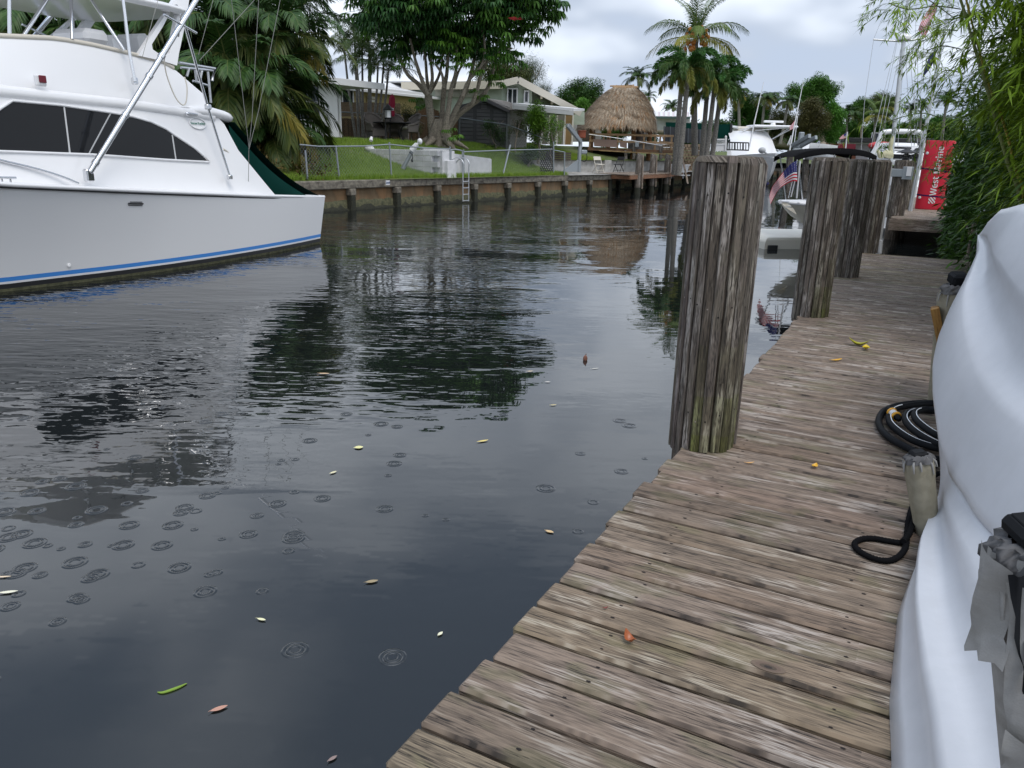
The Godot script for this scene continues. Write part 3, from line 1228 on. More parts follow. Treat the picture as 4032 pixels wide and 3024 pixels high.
	for side in 2:
		rows = []
		for j in 9:
			var f := j / 8.0
			var row := PackedVector3Array()
			for k in 26:
				var s := lerpf(2.95, 9.2, k / 25.0)
				var yb := along(s, [Vector2(2.9, 2.80), Vector2(4.8, 2.94), Vector2(7.1, 2.98), Vector2(9.2, 3.0)])
				var yt := along(s, [Vector2(2.95, 3.2), Vector2(3.15, 3.34), Vector2(3.35, 3.5), Vector2(3.6, 3.66), Vector2(4.39, 3.74), Vector2(5.2, 3.80), Vector2(5.8, 3.82), Vector2(7.0, 3.72), Vector2(8.2, 3.5), Vector2(9.2, 3.2)])
				var y := lerpf(yb, yt, f)
				var cv := 0.07 * pow(maxf(s - 5.0 - 0.9 * (1.0 - f), 0.0), 1.7)
				row.append(bpt(s, y, bside(house_off(minf(s, 7.0), y) - 0.05 - cv - 0.05 * f * f, side)))
			rows.append(row)
		g.grid(rows, false, side == 0)
	# front of the flybridge and its floor
	rows = []
	for j in 5:
		var f := j / 4.0
		var y := lerpf(3.0, 3.2, f)
		rows.append(PackedVector3Array([bpt(9.2, y, -1.0), bpt(9.5, y, -2.1), bpt(9.2, y, -3.2)]))
	g.grid(rows, false, true)
	rows = []
	for s in [3.0, 5.0, 7.0, 9.2]:
		rows.append(PackedVector3Array([bpt(s, 3.05, -0.35 - 0.1 * maxf(s - 5.0, 0.0)), bpt(s, 3.07, -2.1), bpt(s, 3.05, -3.85 + 0.1 * maxf(s - 5.0, 0.0))]))
	g.grid(rows, false, false)
	part(root, "flybridge", g, M.gelcoat)
	# eyebrow: the rounded overhang above the cockpit
	g = G.new()
	rows = []
	for e in [[0.0, -0.10], [0.06, -0.06], [0.08, 0.0], [0.05, 0.06], [0.0, 0.09]]:
		var ring := PackedVector3Array()
		for k in 32:
			var a := TAU * k / 32.0
			var cx := signf(cos(a)) * pow(absf(cos(a)), 0.5)
			var cz := signf(sin(a)) * pow(absf(sin(a)), 0.3)
			ring.append(bpt(2.95 + cx * (0.7 + e[0]), 2.78 + (e[1] as float) - 0.1 * (-cx if cx < 0.0 else 0.0) + 0.06, -2.1 + cz * (1.93 + e[0])))
		rows.append(ring)
	g.grid(rows, true, true)
	var el: PackedVector3Array = rows[0]
	var eh: PackedVector3Array = rows[4]
	for k in range(1, 31):
		g.face([el[0], el[k], el[k + 1]], Vector3.DOWN, [Vector2.ZERO, Vector2.ZERO, Vector2.ZERO])
		g.face([eh[0], eh[k], eh[k + 1]], Vector3.UP, [Vector2.ZERO, Vector2.ZERO, Vector2.ZERO])
	part(root, "eyebrow", g, M.gelcoat)
	# coaming cap
	g = G.new()
	for side in 2:
		var pts := []
		for k in 24:
			var s := lerpf(3.5, 9.0, k / 23.0)
			var yt := along(s, [Vector2(2.95, 3.2), Vector2(3.6, 3.66), Vector2(4.39, 3.74), Vector2(5.2, 3.80), Vector2(5.8, 3.82), Vector2(7.0, 3.72), Vector2(8.2, 3.5), Vector2(9.2, 3.2)])
			var cv := 0.07 * pow(maxf(s - 5.0, 0.0), 1.7)
			pts.append(bpt(s, yt + 0.02, bside(house_off(minf(s, 7.0), yt) - 0.12 - cv, side)))
		g.tube(pts, 0.045, 7)
	part(root, "coaming_cap", g, M.beige)
	# side windows with their raised frame, on both sides
	var win: Array = [Vector2(7.481, 2.539), Vector2(7.265, 2.679), Vector2(7.036, 2.802), Vector2(6.238, 2.785), Vector2(5.339, 2.719), Vector2(4.906, 2.674), Vector2(4.540, 2.600), Vector2(4.252, 2.493), Vector2(4.083, 2.382), Vector2(3.870, 2.259), Vector2(3.689, 2.152), Vector2(3.536, 2.019), Vector2(3.443, 1.903), Vector2(4.478, 1.945), Vector2(5.967, 2.027), Vector2(7.493, 2.065), Vector2(7.655, 2.069)]
	for side in 2:
		g = G.new()
		var pw := PackedVector2Array(win)
		var t := Geometry2D.triangulate_polygon(pw)
		for k in range(0, t.size(), 3):
			var p := []
			for m in 3:
				var a := pw[t[k + m]]
				p.append(bpt(a.x, a.y, bside(house_off(a.x, a.y) + 0.006, side)))
			g.face(p, BP if side == 0 else -BP, [Vector2.ZERO, Vector2.ZERO, Vector2.ZERO])
		var wd := part(root, "side_window", g, M.dark_glass)
		g = G.new()
		var fr := []
		for a in win:
			fr.append(bpt(a.x, a.y, bside(house_off(a.x, a.y) + 0.012, side)))
		g.tube(fr, 0.022, 6, false, true)
		part(root, "window_frame", g, M.gelcoat)
		g = G.new()
		for q in [[Vector2(6.192, 2.780), Vector2(6.372, 2.036)], [Vector2(5.343, 2.710), Vector2(6.043, 2.026)], [Vector2(4.148, 2.384), Vector2(4.246, 1.938)]]:
			var a: Vector2 = q[0]
			var b: Vector2 = q[1]
			g.bar(bpt(a.x, a.y, bside(house_off(a.x, a.y) + 0.004, side)), bpt(b.x, b.y, bside(house_off(b.x, b.y) + 0.004, side)), 0.035, 0.012)
		part(root, "window_divider", g, M.grey_gel)
	# hardtop on its two raked arches, each arch leg with a long opening
	for side in 2:
		g = G.new()
		var o: Array = [Vector2(4.296, 3.744), Vector2(3.880, 4.113), Vector2(3.486, 4.454), Vector2(2.998, 4.887), Vector2(2.712, 5.133), Vector2(2.408, 5.188), Vector2(2.601, 4.953), Vector2(2.827, 4.584), Vector2(3.126, 4.145), Vector2(3.299, 3.894), Vector2(3.440, 3.662), Vector2(3.752, 3.705)]
		var hole: Array = [Vector2(3.676, 3.835), Vector2(3.535, 3.861), Vector2(3.268, 4.258), Vector2(2.935, 4.766), Vector2(2.957, 4.821), Vector2(3.034, 4.799), Vector2(3.482, 4.358), Vector2(3.900, 3.984), Vector2(3.920, 3.894), Vector2(3.824, 3.841)]
		var poly := PackedVector2Array(o)
		poly.append(o[0])
		# cut a slit to the opening, so that it stays open
		poly.clear()
		for k in o.size():
			poly.append(o[k])
		var key := PackedVector2Array()
		for k in o.size():
			key.append(o[k])
			if k == o.size() - 1:
				for m in hole.size() + 1:
					key.append((hole[m % hole.size()] as Vector2) + Vector2(0.0004, 0.0004) * m / hole.size())
				key.append((o[k] as Vector2) + Vector2(0.0008, 0.0004))
		var X := BF
		var Y := Vector3.UP - BP * 0.3 if side == 0 else Vector3.UP + BP * 0.3
		var org := bpt(0, 0, bside(0.66 - 0.05, side))
		g.slab(key, org, X, Y, BP * (-0.1 if side == 0 else 0.1))
		part(root, "hardtop_arch", g, M.gelcoat)
	g = G.new()
	var top: Array = [Vector3(-7.384, 4.592, -14.893)]
	var hy: float = top[0].y + 0.1
	rows = []
	for e in [[0.0, -0.07], [0.1, 0.0], [0.0, 0.07], [-0.5, 0.11]]:
		var ring := PackedVector3Array()
		for k in 28:
			var a := TAU * k / 28.0
			var cx := signf(cos(a)) * pow(absf(cos(a)), 0.35)
			var cz := signf(sin(a)) * pow(absf(sin(a)), 0.35)
			ring.append(bpt(4.75 + cx * (2.05 + e[0]), hy + (e[1] as float), -2.1 + cz * (1.5 + e[0])))
		rows.append(ring)
	g.grid(rows, true, true)
	var cap := PackedVector3Array()
	var lo: PackedVector3Array = rows[0]
	var hi: PackedVector3Array = rows[3]
	for k in range(1, 27):
		g.face([lo[0], lo[k], lo[k + 1]], Vector3.DOWN, [Vector2.ZERO, Vector2.ZERO, Vector2.ZERO])
		g.face([hi[0], hi[k], hi[k + 1]], Vector3.UP, [Vector2.ZERO, Vector2.ZERO, Vector2.ZERO])
	part(root, "hardtop", g, M.gelcoat)
	# polished tubes: hardtop supports
	for q in [[Vector3(-6.994, 3.795, -14.66), Vector3(-7.514, 4.624, -14.719)], [Vector3(-7.485, 3.858, -13.905), Vector3(-7.635, 4.523, -14.313)], [Vector3(-7.955, 3.813, -13.325), Vector3(-7.848, 4.455, -13.947)], [Vector3(-8.17, 3.809, -13.33), Vector3(-8.137, 4.357, -13.408)], [Vector3(-8.678, 4.154, -16.182), Vector3(-8.768, 4.867, -16.476)]]:
		g = G.new()
		var a: Vector3 = q[0]
		var b: Vector3 = q[1]
		g.tube([a, b + (b - a).normalized() * 0.25], 0.03, 8)
		part(root, "hardtop_support", g, M.steel)
	# outrigger with its cross arms and stays
	g = G.new()
	var oa: Vector3 = Vector3(-6.902, 1.759, -12.838)
	var ob: Vector3 = Vector3(-5.951, 4.228, -14.677)
	var od := (ob - oa).normalized()
	g.tube([oa, oa + od * 3.2, oa + od * 7.5], [0.05, 0.048, 0.03], 9)
	for f in [0.15, 1.15, 2.0, 2.45]:
		g.tube([oa + od * f, oa + od * (f + 0.07)], 0.062, 9)
	part(root, "outrigger_pole", g, M.steel)
	g = G.new()
	g.box(oa - Vector3(0, 0.05, 0) - BP * 0.04, Vector3(0.12, 0.2, 0.14), Basis(BP, Vector3.UP, -BF), 0.02)
	part(root, "outrigger_mount", g, M.steel)
	g = G.new()
	g.tube([Vector3(-6.067, 4.326, -14.284), Vector3(-5.813, 4.141, -14.995)], 0.02, 6)
	g.tube([Vector3(-5.89, 4.388, -14.568), Vector3(-6.039, 4.04, -14.725)], 0.016, 6)
	part(root, "outrigger_spreader", g, M.steel)
	g = G.new()
	g.tube([Vector3(-6.016, 4.232, -15.03), Vector3(-5.97, 2.911, -15.64), Vector3(-5.688, 1.618, -15.737)], 0.027, 8)
	g.box(Vector3(-5.702, 1.617, -15.755), Vector3(0.1, 0.1, 0.1), Basis(BP, Vector3.UP, -BF), 0.02)
	g.box(Vector3(-5.969, 2.921, -15.641), Vector3(0.1, 0.1, 0.12), Basis(BP, Vector3.UP, -BF), 0.02)
	part(root, "rear_strut", g, M.steel)
	g = G.new()
	g.tube([Vector3(-6.744, 3.256, -14.408), Vector3(-6.809, 3.693, -14.459), Vector3(-6.871, 4.612, -14.567)], 0.03, 8)
	g.box(Vector3(-6.78, 3.27, -14.475), Vector3(0.1, 0.12, 0.1), Basis(BP, Vector3.UP, -BF), 0.02)
	part(root, "front_strut", g, M.steel)
	g = G.new()
	for q in [[Vector3(-5.777, 4.694, -15.078), Vector3(-5.847, 4.488, -14.918), Vector3(-6.364, 3.763, -14.731)], [Vector3(-5.004, 4.844, -15.856), Vector3(-5.913, 3.708, -15.268)], [Vector3(-5.197, 4.721, -15.159), Vector3(-5.413, 2.201, -16.169), Vector3(-5.544, 1.51, -16.37)], [Vector3(-4.913, 4.839, -15.816), Vector3(-5.306, 2.763, -16.164), Vector3(-5.411, 2.201, -16.174)], [Vector3(-4.67, 4.94, -16.376), Vector3(-5.225, 2.912, -16.353), Vector3(-5.413, 2.166, -16.171)], [Vector3(-5.626, 4.757, -15.428), Vector3(-5.917, 3.801, -15.258)], [Vector3(-6.566, 4.71, -15.27), Vector3(-6.703, 3.692, -14.704)]]:
		g.tube(q, 0.006, 4)
	part(root, "outrigger_line", g, M.line)
	g = G.new()
	g.tube(smooth([Vector3(-6.4, 3.751, -14.899), Vector3(-6.422, 3.449, -14.974), Vector3(-6.35, 3.081, -15.066), Vector3(-6.256, 2.927, -15.13), Vector3(-6.215, 2.981, -15.225), Vector3(-6.213, 3.23, -15.33), Vector3(-6.279, 3.429, -15.43)], 5), 0.012, 5)
	part(root, "hanging_cord", g, M.beige)
	# inner pole and its cross arm on the far side
	g = G.new()
	g.tube([Vector3(-9.631, 4.174, -16.496), Vector3(-9.501, 5.034, -17.551), Vector3(-9.328, 6, -18.704)], 0.05, 8)
	part(root, "outrigger_pole", g, M.steel)
	g = G.new()
	g.tube([Vector3(-9.715, 4.384, -16.303), Vector3(-9.514, 4.235, -16.766)], 0.02, 6)
	part(root, "outrigger_spreader", g, M.steel)
	# ladder rails behind the flybridge
	g = G.new()
	g.tube([Vector3(-6.797, 3.776, -16.497), Vector3(-6.415, 3.759, -17.378), Vector3(-6.458, 3.512, -17.279)], 0.03, 7)
	g.tube([Vector3(-7.101, 3.758, -17.305), Vector3(-6.722, 3.787, -18.178)], 0.028, 7)
	for q in [[Vector3(-6.855, 3.721, -17.118), Vector3(-6.886, 3.572, -17.047)], [Vector3(-6.791, 3.718, -17.264), Vector3(-6.787, 3.486, -17.274)], [Vector3(-6.715, 3.718, -17.441), Vector3(-6.755, 3.474, -17.348)], [Vector3(-6.497, 3.682, -17.19), Vector3(-6.493, 3.07, -17.197)], [Vector3(-6.826, 3.495, -17.183), Vector3(-6.646, 3.43, -17.599)]]:
		g.tube(q, 0.025, 7)
	part(root, "ladder_rail", g, M.alu)
	# green cover sloping down over the cockpit
	g = G.new()
	rows = []
	for k in 11:
		var f := k / 10.0
		var row := PackedVector3Array()
		for m in 9:
			var o := lerpf(0.0, -4.2, m / 8.0)
			var s := lerpf(2.45, -0.18, f)
			var y := lerpf(2.68, 1.12, f) - 0.16 * sin(PI * f) - 0.04 * sin(PI * f) * cos(m * 1.9)
			row.append(bpt(s, y, o * (0.94 if f < 0.5 else 0.96) - 0.1))
		rows.append(row)
	g.grid(rows, false, false)
	rows = []
	for k in 11:
		var f := k / 10.0
		var s := lerpf(2.62, 0.35, f)
		var y := lerpf(2.62, 1.16, f) - 0.16 * sin(PI * f)
		rows.append(PackedVector3Array([bpt(s, y, -0.1), bpt(s, lerpf(y, 1.14, 0.5), -0.03 - 0.04 * sin(f * 9.0)), bpt(s, 1.14, -0.02)]))
	g.grid(rows, false, true)
	part(root, "cockpit_cover", g, M.green_canvas)
	# a wing at the foot of the house beside the cockpit
	g = G.new()
	g.tube(smooth([Vector3(-5.886, 2.147, -16.034), Vector3(-5.839, 2.085, -16.143), Vector3(-5.766, 1.889, -16.311), Vector3(-5.689, 1.762, -16.387)], 4), 0.02, 6)
	part(root, "grab_rail", g, M.beige)
	# helm seats
	for q in [[Vector3(-7.49, 3.98, -16.156), 0.62], [Vector3(-7.834, 3.988, -15.613), 0.4]]:
		g = G.new()
		var c: Vector3 = q[0]
		g.box(c - Vector3(0, 0.05, 0), Vector3(0.7, q[1], 0.28), Basis(BP, Vector3.UP, -BF) * Basis(Vector3.RIGHT, -0.15), 0.07)
		g.box(c - Vector3(0, 0.38, 0) + BF * 0.3, Vector3(0.7, 0.2, 0.6), Basis(BP, Vector3.UP, -BF), 0.06)
		part(root, "helm_seat", g, M.gelcoat)
	g = G.new()
	g.box(Vector3(-7.776, 3.988, -14.743), Vector3(0.9, 0.25, 0.5), Basis(BP, Vector3.UP, -BF), 0.08)
	part(root, "console", g, M.gelcoat)
	g = G.new()
	g.box(Vector3(-7.728, 4.715, -15.859), Vector3(0.3, 0.12, 0.28), Basis(BP, Vector3.UP, -BF), 0.04)
	part(root, "speaker", g, M.gelcoat)
	# navigation light
	var nl: Vector3 = Vector3(-7.518, 3.134, -12.874)
	g = G.new()
	g.box(nl, Vector3(0.09, 0.17, 0.17), Basis(BP, Vector3.UP, -BF), 0.02)
	var nav := part(root, "navigation_light", g, M.white_paint)
	g = G.new()
	g.col = Color(0.16, 0.01, 0.02)
	g.box(nl + BP * 0.02 + Vector3(0, 0.02, 0) - BF * 0.01, Vector3(0.09, 0.11, 0.12), Basis(BP, Vector3.UP, -BF), 0.01)
	part(nav, "lens", g, M.gloss)
	# hull vent: four slots
	for k in 4:
		g = G.new()
		var a: Vector3 = [Vector3(-6.547, 1.278, -13.254), Vector3(-6.562, 1.259, -13.218), Vector3(-6.563, 1.244, -13.216), Vector3(-6.56, 1.223, -13.223)][k]
		var b: Vector3 = [Vector3(-6.468, 1.263, -13.485), Vector3(-6.458, 1.24, -13.51), Vector3(-6.46, 1.225, -13.504), Vector3(-6.466, 1.204, -13.491)][k]
		var s0 := (a - BO).dot(BF)
		var s1 := (b - BO).dot(BF)
		g.bar(bpt(s0, a.y, hull_off(s0, a.y) + 0.002), bpt(s1, b.y, hull_off(s1, b.y) + 0.002), 0.012, 0.012)
		part(root, "vent_slot", g, M.black_paint)
	g = G.new()
	var ex: Vector3 = Vector3(-7.155, 0.308, -12.403)
	var es := (ex - BO).dot(BF)
	g.lathe(PackedVector2Array([Vector2(0.026, 0), Vector2(0.03, 0.012), Vector2(0.015, 0.014), Vector2(0.002, 0.006)]), 10, bpt(es, ex.y, hull_off(es, ex.y)), up_basis(BP))
	g.col = Color(0.12, 0.07, 0.03)
	part(root, "drain_outlet", g, M.plain)
	# bow rail foot, cleat and deck grab
	g = G.new()
	g.tube(smooth([Vector3(-7.705, 1.993, -11.639), Vector3(-7.644, 1.941, -11.78), Vector3(-7.386, 1.812, -12.223), Vector3(-7.197, 1.699, -12.507), Vector3(-7.03, 1.583, -12.692)], 4), 0.022, 6)
	part(root, "deck_rail", g, M.steel)
	g = G.new()
	g.tube([Vector3(-7.485, 1.711, -11.391), Vector3(-7.371, 1.7, -11.654)], 0.02, 6)
	for q in [Vector3(-7.456, 1.704, -11.459), Vector3(-7.406, 1.701, -11.573)]:
		g.tube([q, q - Vector3(0, 0.09, 0)], 0.014, 6)
	part(root, "cleat", g, M.steel)
	# maker's oval and script on the house side
	var lc: Vector3 = Vector3(-6.251, 2.615, -15.671)
	var ls := (lc - BO).dot(BF)
	var plane := Basis(-BF, (Vector3.UP - BP * 0.3).normalized(), (BP + Vector3.UP * 0.3).normalized())
	var lp := bpt(ls, lc.y, house_off(ls, lc.y) + 0.01)
	g = G.new()
	var ring := []
	for k in 24:
		ring.append(lp + plane * Vector3(cos(TAU * k / 24.0) * 0.2, sin(TAU * k / 24.0) * 0.105, 0))
	g.tube(ring, 0.016, 5, false, true)
	part(root, "oval_emblem", g, M.gelcoat)
	lettering(root, "script", "Ocean Yachts", 0.04, lp + plane * Vector3(0, 0, 0.004), plane, lin(0.05, 0.22, 0.16), "Droid Serif", 0.004)
	g = G.new()
	g.tube([Vector3(-6.285, 2.791, -15.416), Vector3(-6.186, 2.776, -15.645)], 0.022, 6)
	g.ball(Vector3(-6.289, 2.777, -15.406), Vector3(0.04, 0.04, 0.04), 5)
	part(root, "hose_fitting", g, M.steel)

# ---------------------------------------------------------------- things on and by the near dock
func at_s(pts: Array, s: float) -> Vector2:
	for k in pts.size() - 1:
		if s <= pts[k + 1][0] or k == pts.size() - 2:
			var f := clampf((s - (pts[k][0] as float)) / ((pts[k + 1][0] as float) - (pts[k][0] as float)), 0.0, 1.0)
			f = f * f * (3.0 - 2.0 * f) * 0.4 + f * 0.6
			return Vector2(lerpf(pts[k][1], pts[k + 1][1], f), lerpf(pts[k][2], pts[k + 1][2], f))
	return Vector2.ZERO


func build_dinghy() -> void:
	var root := thing("moulded_dinghy", "white moulded plastic dinghy with flared bow stored on the dock at right", "dinghy", dock(2.0, 1.7, 0))
	var low := [[-0.6, 1.22, 0.0], [0.2, 1.19, 0.0], [0.66, 1.17, 0.0], [0.95, 1.15, 0.0], [1.45, 1.15, 0.0], [2.2, 1.23, 0.0], [2.7, 1.29, 0.02]]
	var lip := [[-0.6, 1.72, 0.74], [0.2, 1.62, 0.62], [0.66, 1.56, 0.52], [1.4, 1.42, 0.36], [1.9, 1.335, 0.30], [2.05, 1.314, 0.264], [2.35, 1.271, 0.262], [2.7, 1.232, 0.27]]
	var sil := [[-0.6, 1.72, 0.74], [0.2, 1.62, 0.62], [0.66, 1.56, 0.52], [1.4, 1.42, 0.36], [1.9, 1.335, 0.30], [2.35, 1.271, 0.262], [2.7, 1.232, 0.27], [3.0, 1.18, 0.42], [3.2, 1.162, 0.52], [3.4, 1.17, 0.61], [3.6, 1.2, 0.70], [3.9, 1.255, 0.79], [4.2, 1.3, 0.87], [4.4, 1.325, 0.93], [4.6, 1.335, 0.98], [4.75, 1.33, 1.04], [4.8, 1.33, 1.08]]
	var shr := [[-0.6, 2.4, 1.28], [0.2, 2.3, 1.31], [1.4, 2.0, 1.36], [2.6, 1.7, 1.37], [3.2, 1.56, 1.37], [3.6, 1.46, 1.35], [4.2, 1.395, 1.285], [4.6, 1.365, 1.19], [4.75, 1.35, 1.12], [4.8, 1.34, 1.09]]
	# lower hull with its moulded strake
	var g := G.new()
	var rows := []
	var prof := [[-0.05, 0.0], [0.0, 0.0], [0.1, 0.012], [0.2, 0.014], [0.26, 0.044], [0.32, 0.047], [0.38, 0.012], [0.46, -0.012], [0.6, -0.01], [0.68, 0.012], [0.76, 0.0], [0.9, -0.008], [1.0, -0.02], [1.06, -0.05]]
	for k in 40:
		var s := lerpf(-0.6, 2.72, k / 39.0)
		var a := at_s(low, s)
		var b := at_s(lip, s)
		var d := (b - a)
		var nn := Vector2(-d.y, d.x).normalized()
		var fade := smoothstep(2.5, 1.9, s)
		var row := PackedVector3Array()
		for e in prof:
			var p := a + d * (e[0] as float) + nn * (e[1] as float) * fade
			if e[0] < 0.0:
				p = a + Vector2(0.05, 0.003)
			row.append(dock(s, p.x, maxf(p.y, 0.002)))
		rows.append(row)
	g.grid(rows, false, true)
	part(root, "hull", g, M.poly_white)
	# flared topside, rounded at its lower lip and at the gunwale
	g = G.new()
	rows = []
	var pr2 := [[0.09, -0.07], [0.03, -0.05], [-0.004, -0.022], [-0.006, -0.006], [0.01, 0.006], [0.03, 0.011], [0.1, 0.02], [0.2, 0.026], [0.28, 0.022], [0.32, 0.012], [0.35, -0.012], [0.40, -0.034], [0.45, -0.038], [0.52, -0.032], [0.56, -0.016], [0.59, 0.004], [0.62, 0.01], [0.68, 0.012], [0.8, 0.014], [0.92, 0.01], [1.0, 0.0]]
	for k in 64:
		var s := lerpf(-0.6, 4.8, k / 63.0)
		var a := at_s(sil, s)
		var b := at_s(shr, s)
		var d := (b - a)
		var nn := Vector2(-d.y, d.x).normalized()
		var sc := clampf(d.length() / 0.6, 0.05, 1.0)
		var row := PackedVector3Array()
		for e in pr2:
			var p := a + d * (e[0] as float) + nn * (e[1] as float) * sc
			row.append(dock(s, p.x, p.y))
		var top := a + d
		var w := clampf((4.8 - s) * 0.5, 0.01, 0.12)
		row.append(dock(s, top.x + w * 0.4, top.y + 0.012 * sc))
		row.append(dock(s, top.x + w, top.y - 0.005))
		row.append(dock(s, top.x + w * 1.2, top.y - 0.06 * sc))
		row.append(dock(s, top.x + w * 1.5, top.y - 0.5 * sc))
		rows.append(row)
	g.grid(rows, false, true)
	part(root, "flared_topside", g, M.poly_white)
	# the far half of the hull, hidden from here
	g = G.new()
	rows = []
	for k in 24:
		var s := lerpf(-0.6, 4.8, k / 23.0)
		var b := at_s(shr, s)
		var w := clampf((4.8 - s) * 0.5, 0.02, 0.9)
		rows.append(PackedVector3Array([dock(s, b.x + 0.1, b.y - 0.1), dock(s, b.x + w, b.y), dock(s, b.x + w * 1.05, b.y - 0.1), dock(s, b.x + w * 0.8, maxf(b.y - 0.8, 0.05)), dock(s, b.x + w * 0.3, maxf(0.05, at_s(sil, s).y - 0.1))]))
	g.grid(rows, false, true)
	part(root, "far_side", g, M.poly_white)


func padded_post(base: Vector3, h: float, rad: float, lean: Vector3, label: String, sd: int, cap_up: float, hem := 0.0) -> Node3D:
	var root := thing("padded_post", label, "padded post", base, "padded posts wrapped in torn grey canvas")
	var q := RandomNumberGenerator.new()
	q.seed = sd
	var y := (Vector3.UP + lean).normalized()
	var b := up_basis(y, DV)
	var g := G.new()
	g.col = Color(0.8, 0.62, 0.3)
	g.box(base + y * (h * 0.46), Vector3(rad * 0.9, h * 0.92, rad * 0.9), b, 0.004)
	part(root, "timber_core", g, M.new_wood)
	# canvas sleeve with folds
	g = G.new()
	if hem < 0.1:
		g.col = Color(0.9, 0.84, 0.66)
	var rows := []
	var n := 40
	for k in 12:
		var f := k / 11.0
		var ring := PackedVector3Array()
		for i in n:
			var a := TAU * i / n
			var fold := 0.055 * sin(a * 5.0 + f * 2.3 + sd) * (0.25 + f) + 0.03 * sin(a * 11.0 + f * 5.0) * f + 0.03 * q.randf_range(-1, 1) * f
			var r := rad * (0.8 + 0.2 * f + fold)
			if f > 0.92:
				r *= 0.88
			ring.append(base + b * Vector3(cos(a) * r, h * lerpf(hem, 0.94, f), sin(a) * r))
		rows.append(ring)
	g.grid(rows, true, false)
	part(root, "canvas_sleeve", g, M.canvas)
	# gathered collar: crumpled darker strips pulled over the top
	g = G.new()
	rows = []
	for k in 7:
		var f := k / 6.0
		var ring := PackedVector3Array()
		for i in n:
			var a := TAU * i / n
			var r := rad * (0.98 - 0.42 * f * f + 0.12 * sin(a * 9.0 + sd) * sin(f * PI) + q.randf_range(-0.09, 0.09))
			ring.append(base + b * Vector3(cos(a) * r, h * 0.91 + rad * (0.55 * sin(f * PI * 0.55)) + q.randf_range(-0.07, 0.07) * rad, sin(a) * r))
		rows.append(ring)
	g.col = Color(0.42, 0.42, 0.44)
	g.grid(rows, true, false)
	part(root, "gathered_collar", g, M.canvas)
	g = G.new()
	for k in 9:
		var a := TAU * k / 9.0 + q.randf_range(-0.2, 0.2)
		var o := b * Vector3(cos(a), 0, sin(a))
		var p0 := base + y * (h * 0.86) + o * rad * 1.05
		g.tube([p0 - y * rad * q.randf_range(0.05, 0.5) + o * 0.004, p0 + y * rad * 0.3, base + y * (h * 0.91 + rad * 0.5) + o * rad * 0.62], [0.003, 0.006, 0.004], 4)
	g.col = Color(1.5, 1.5, 1.4)
	part(root, "drawstring_fold", g, M.canvas)
	g = G.new()
	g.box(base + y * (h * 0.93 + rad * (0.45 + cap_up)), Vector3(rad * 1.05, rad * (0.4 + cap_up), rad * 1.05), b * Basis(Vector3.UP, 0.4) * Basis(Vector3.RIGHT, 0.12 + cap_up * 0.25), rad * 0.12)
	g.box(base + y * (h * 0.93 + rad * (0.66 + 1.5 * cap_up)), Vector3(rad * 0.72, rad * 0.06, rad * 0.72), b * Basis(Vector3.UP, 0.4) * Basis(Vector3.RIGHT, 0.12 + cap_up * 0.25), rad * 0.02)
	part(root, "square_cap", g, M.rubber)
	return root


func flap(root: Node3D, called: String, pts: Array, m: Material, sag := 0.02) -> void:
	# a torn piece of cloth through four corners
	var g := G.new()
	var rows := []
	for j in 7:
		var f := j / 6.0
		var row := PackedVector3Array()
		for i in 6:
			var e := i / 5.0
			var p: Vector3 = (pts[0] as Vector3).lerp(pts[1], e).lerp((pts[3] as Vector3).lerp(pts[2], e), f)
			var rag := rr(-0.006, 0.006) if (j == 6 or i == 0 or i == 5) else 0.0
			row.append(p + DV * -sag * sin(PI * e) + Vector3(rag, rag, 0) - DU * 0.01 * sin(f * 5.0 + e * 3.0))
		rows.append(row)
	g.grid(rows, false, false)
	part(root, called, g, m)


func leaf_shape(l: float, w: float, c: Color, curl: float, fold := 0.25) -> G:
	var g := G.new()
	g.col = c
	var rows := []
	for k in 8:
		var f := k / 7.0
		var hw := w * 0.5 * pow(sin(PI * clampf(f * 0.96 + 0.02, 0.0, 1.0)), 0.8)
		var y := curl * (f - 0.5) * (f - 0.5) * 4.0 * l + 0.002
		rows.append(PackedVector3Array([Vector3((f - 0.5) * l, y + hw * fold, -hw), Vector3((f - 0.5) * l, y, 0), Vector3((f - 0.5) * l, y + hw * fold, hw)]))
	g.grid(rows, false, true)
	g.tube([Vector3(-l * 0.5, 0.004 + curl * l, 0), Vector3(-l * 0.62, 0.003 + curl * l, 0.004)], 0.0012, 4)
	return g


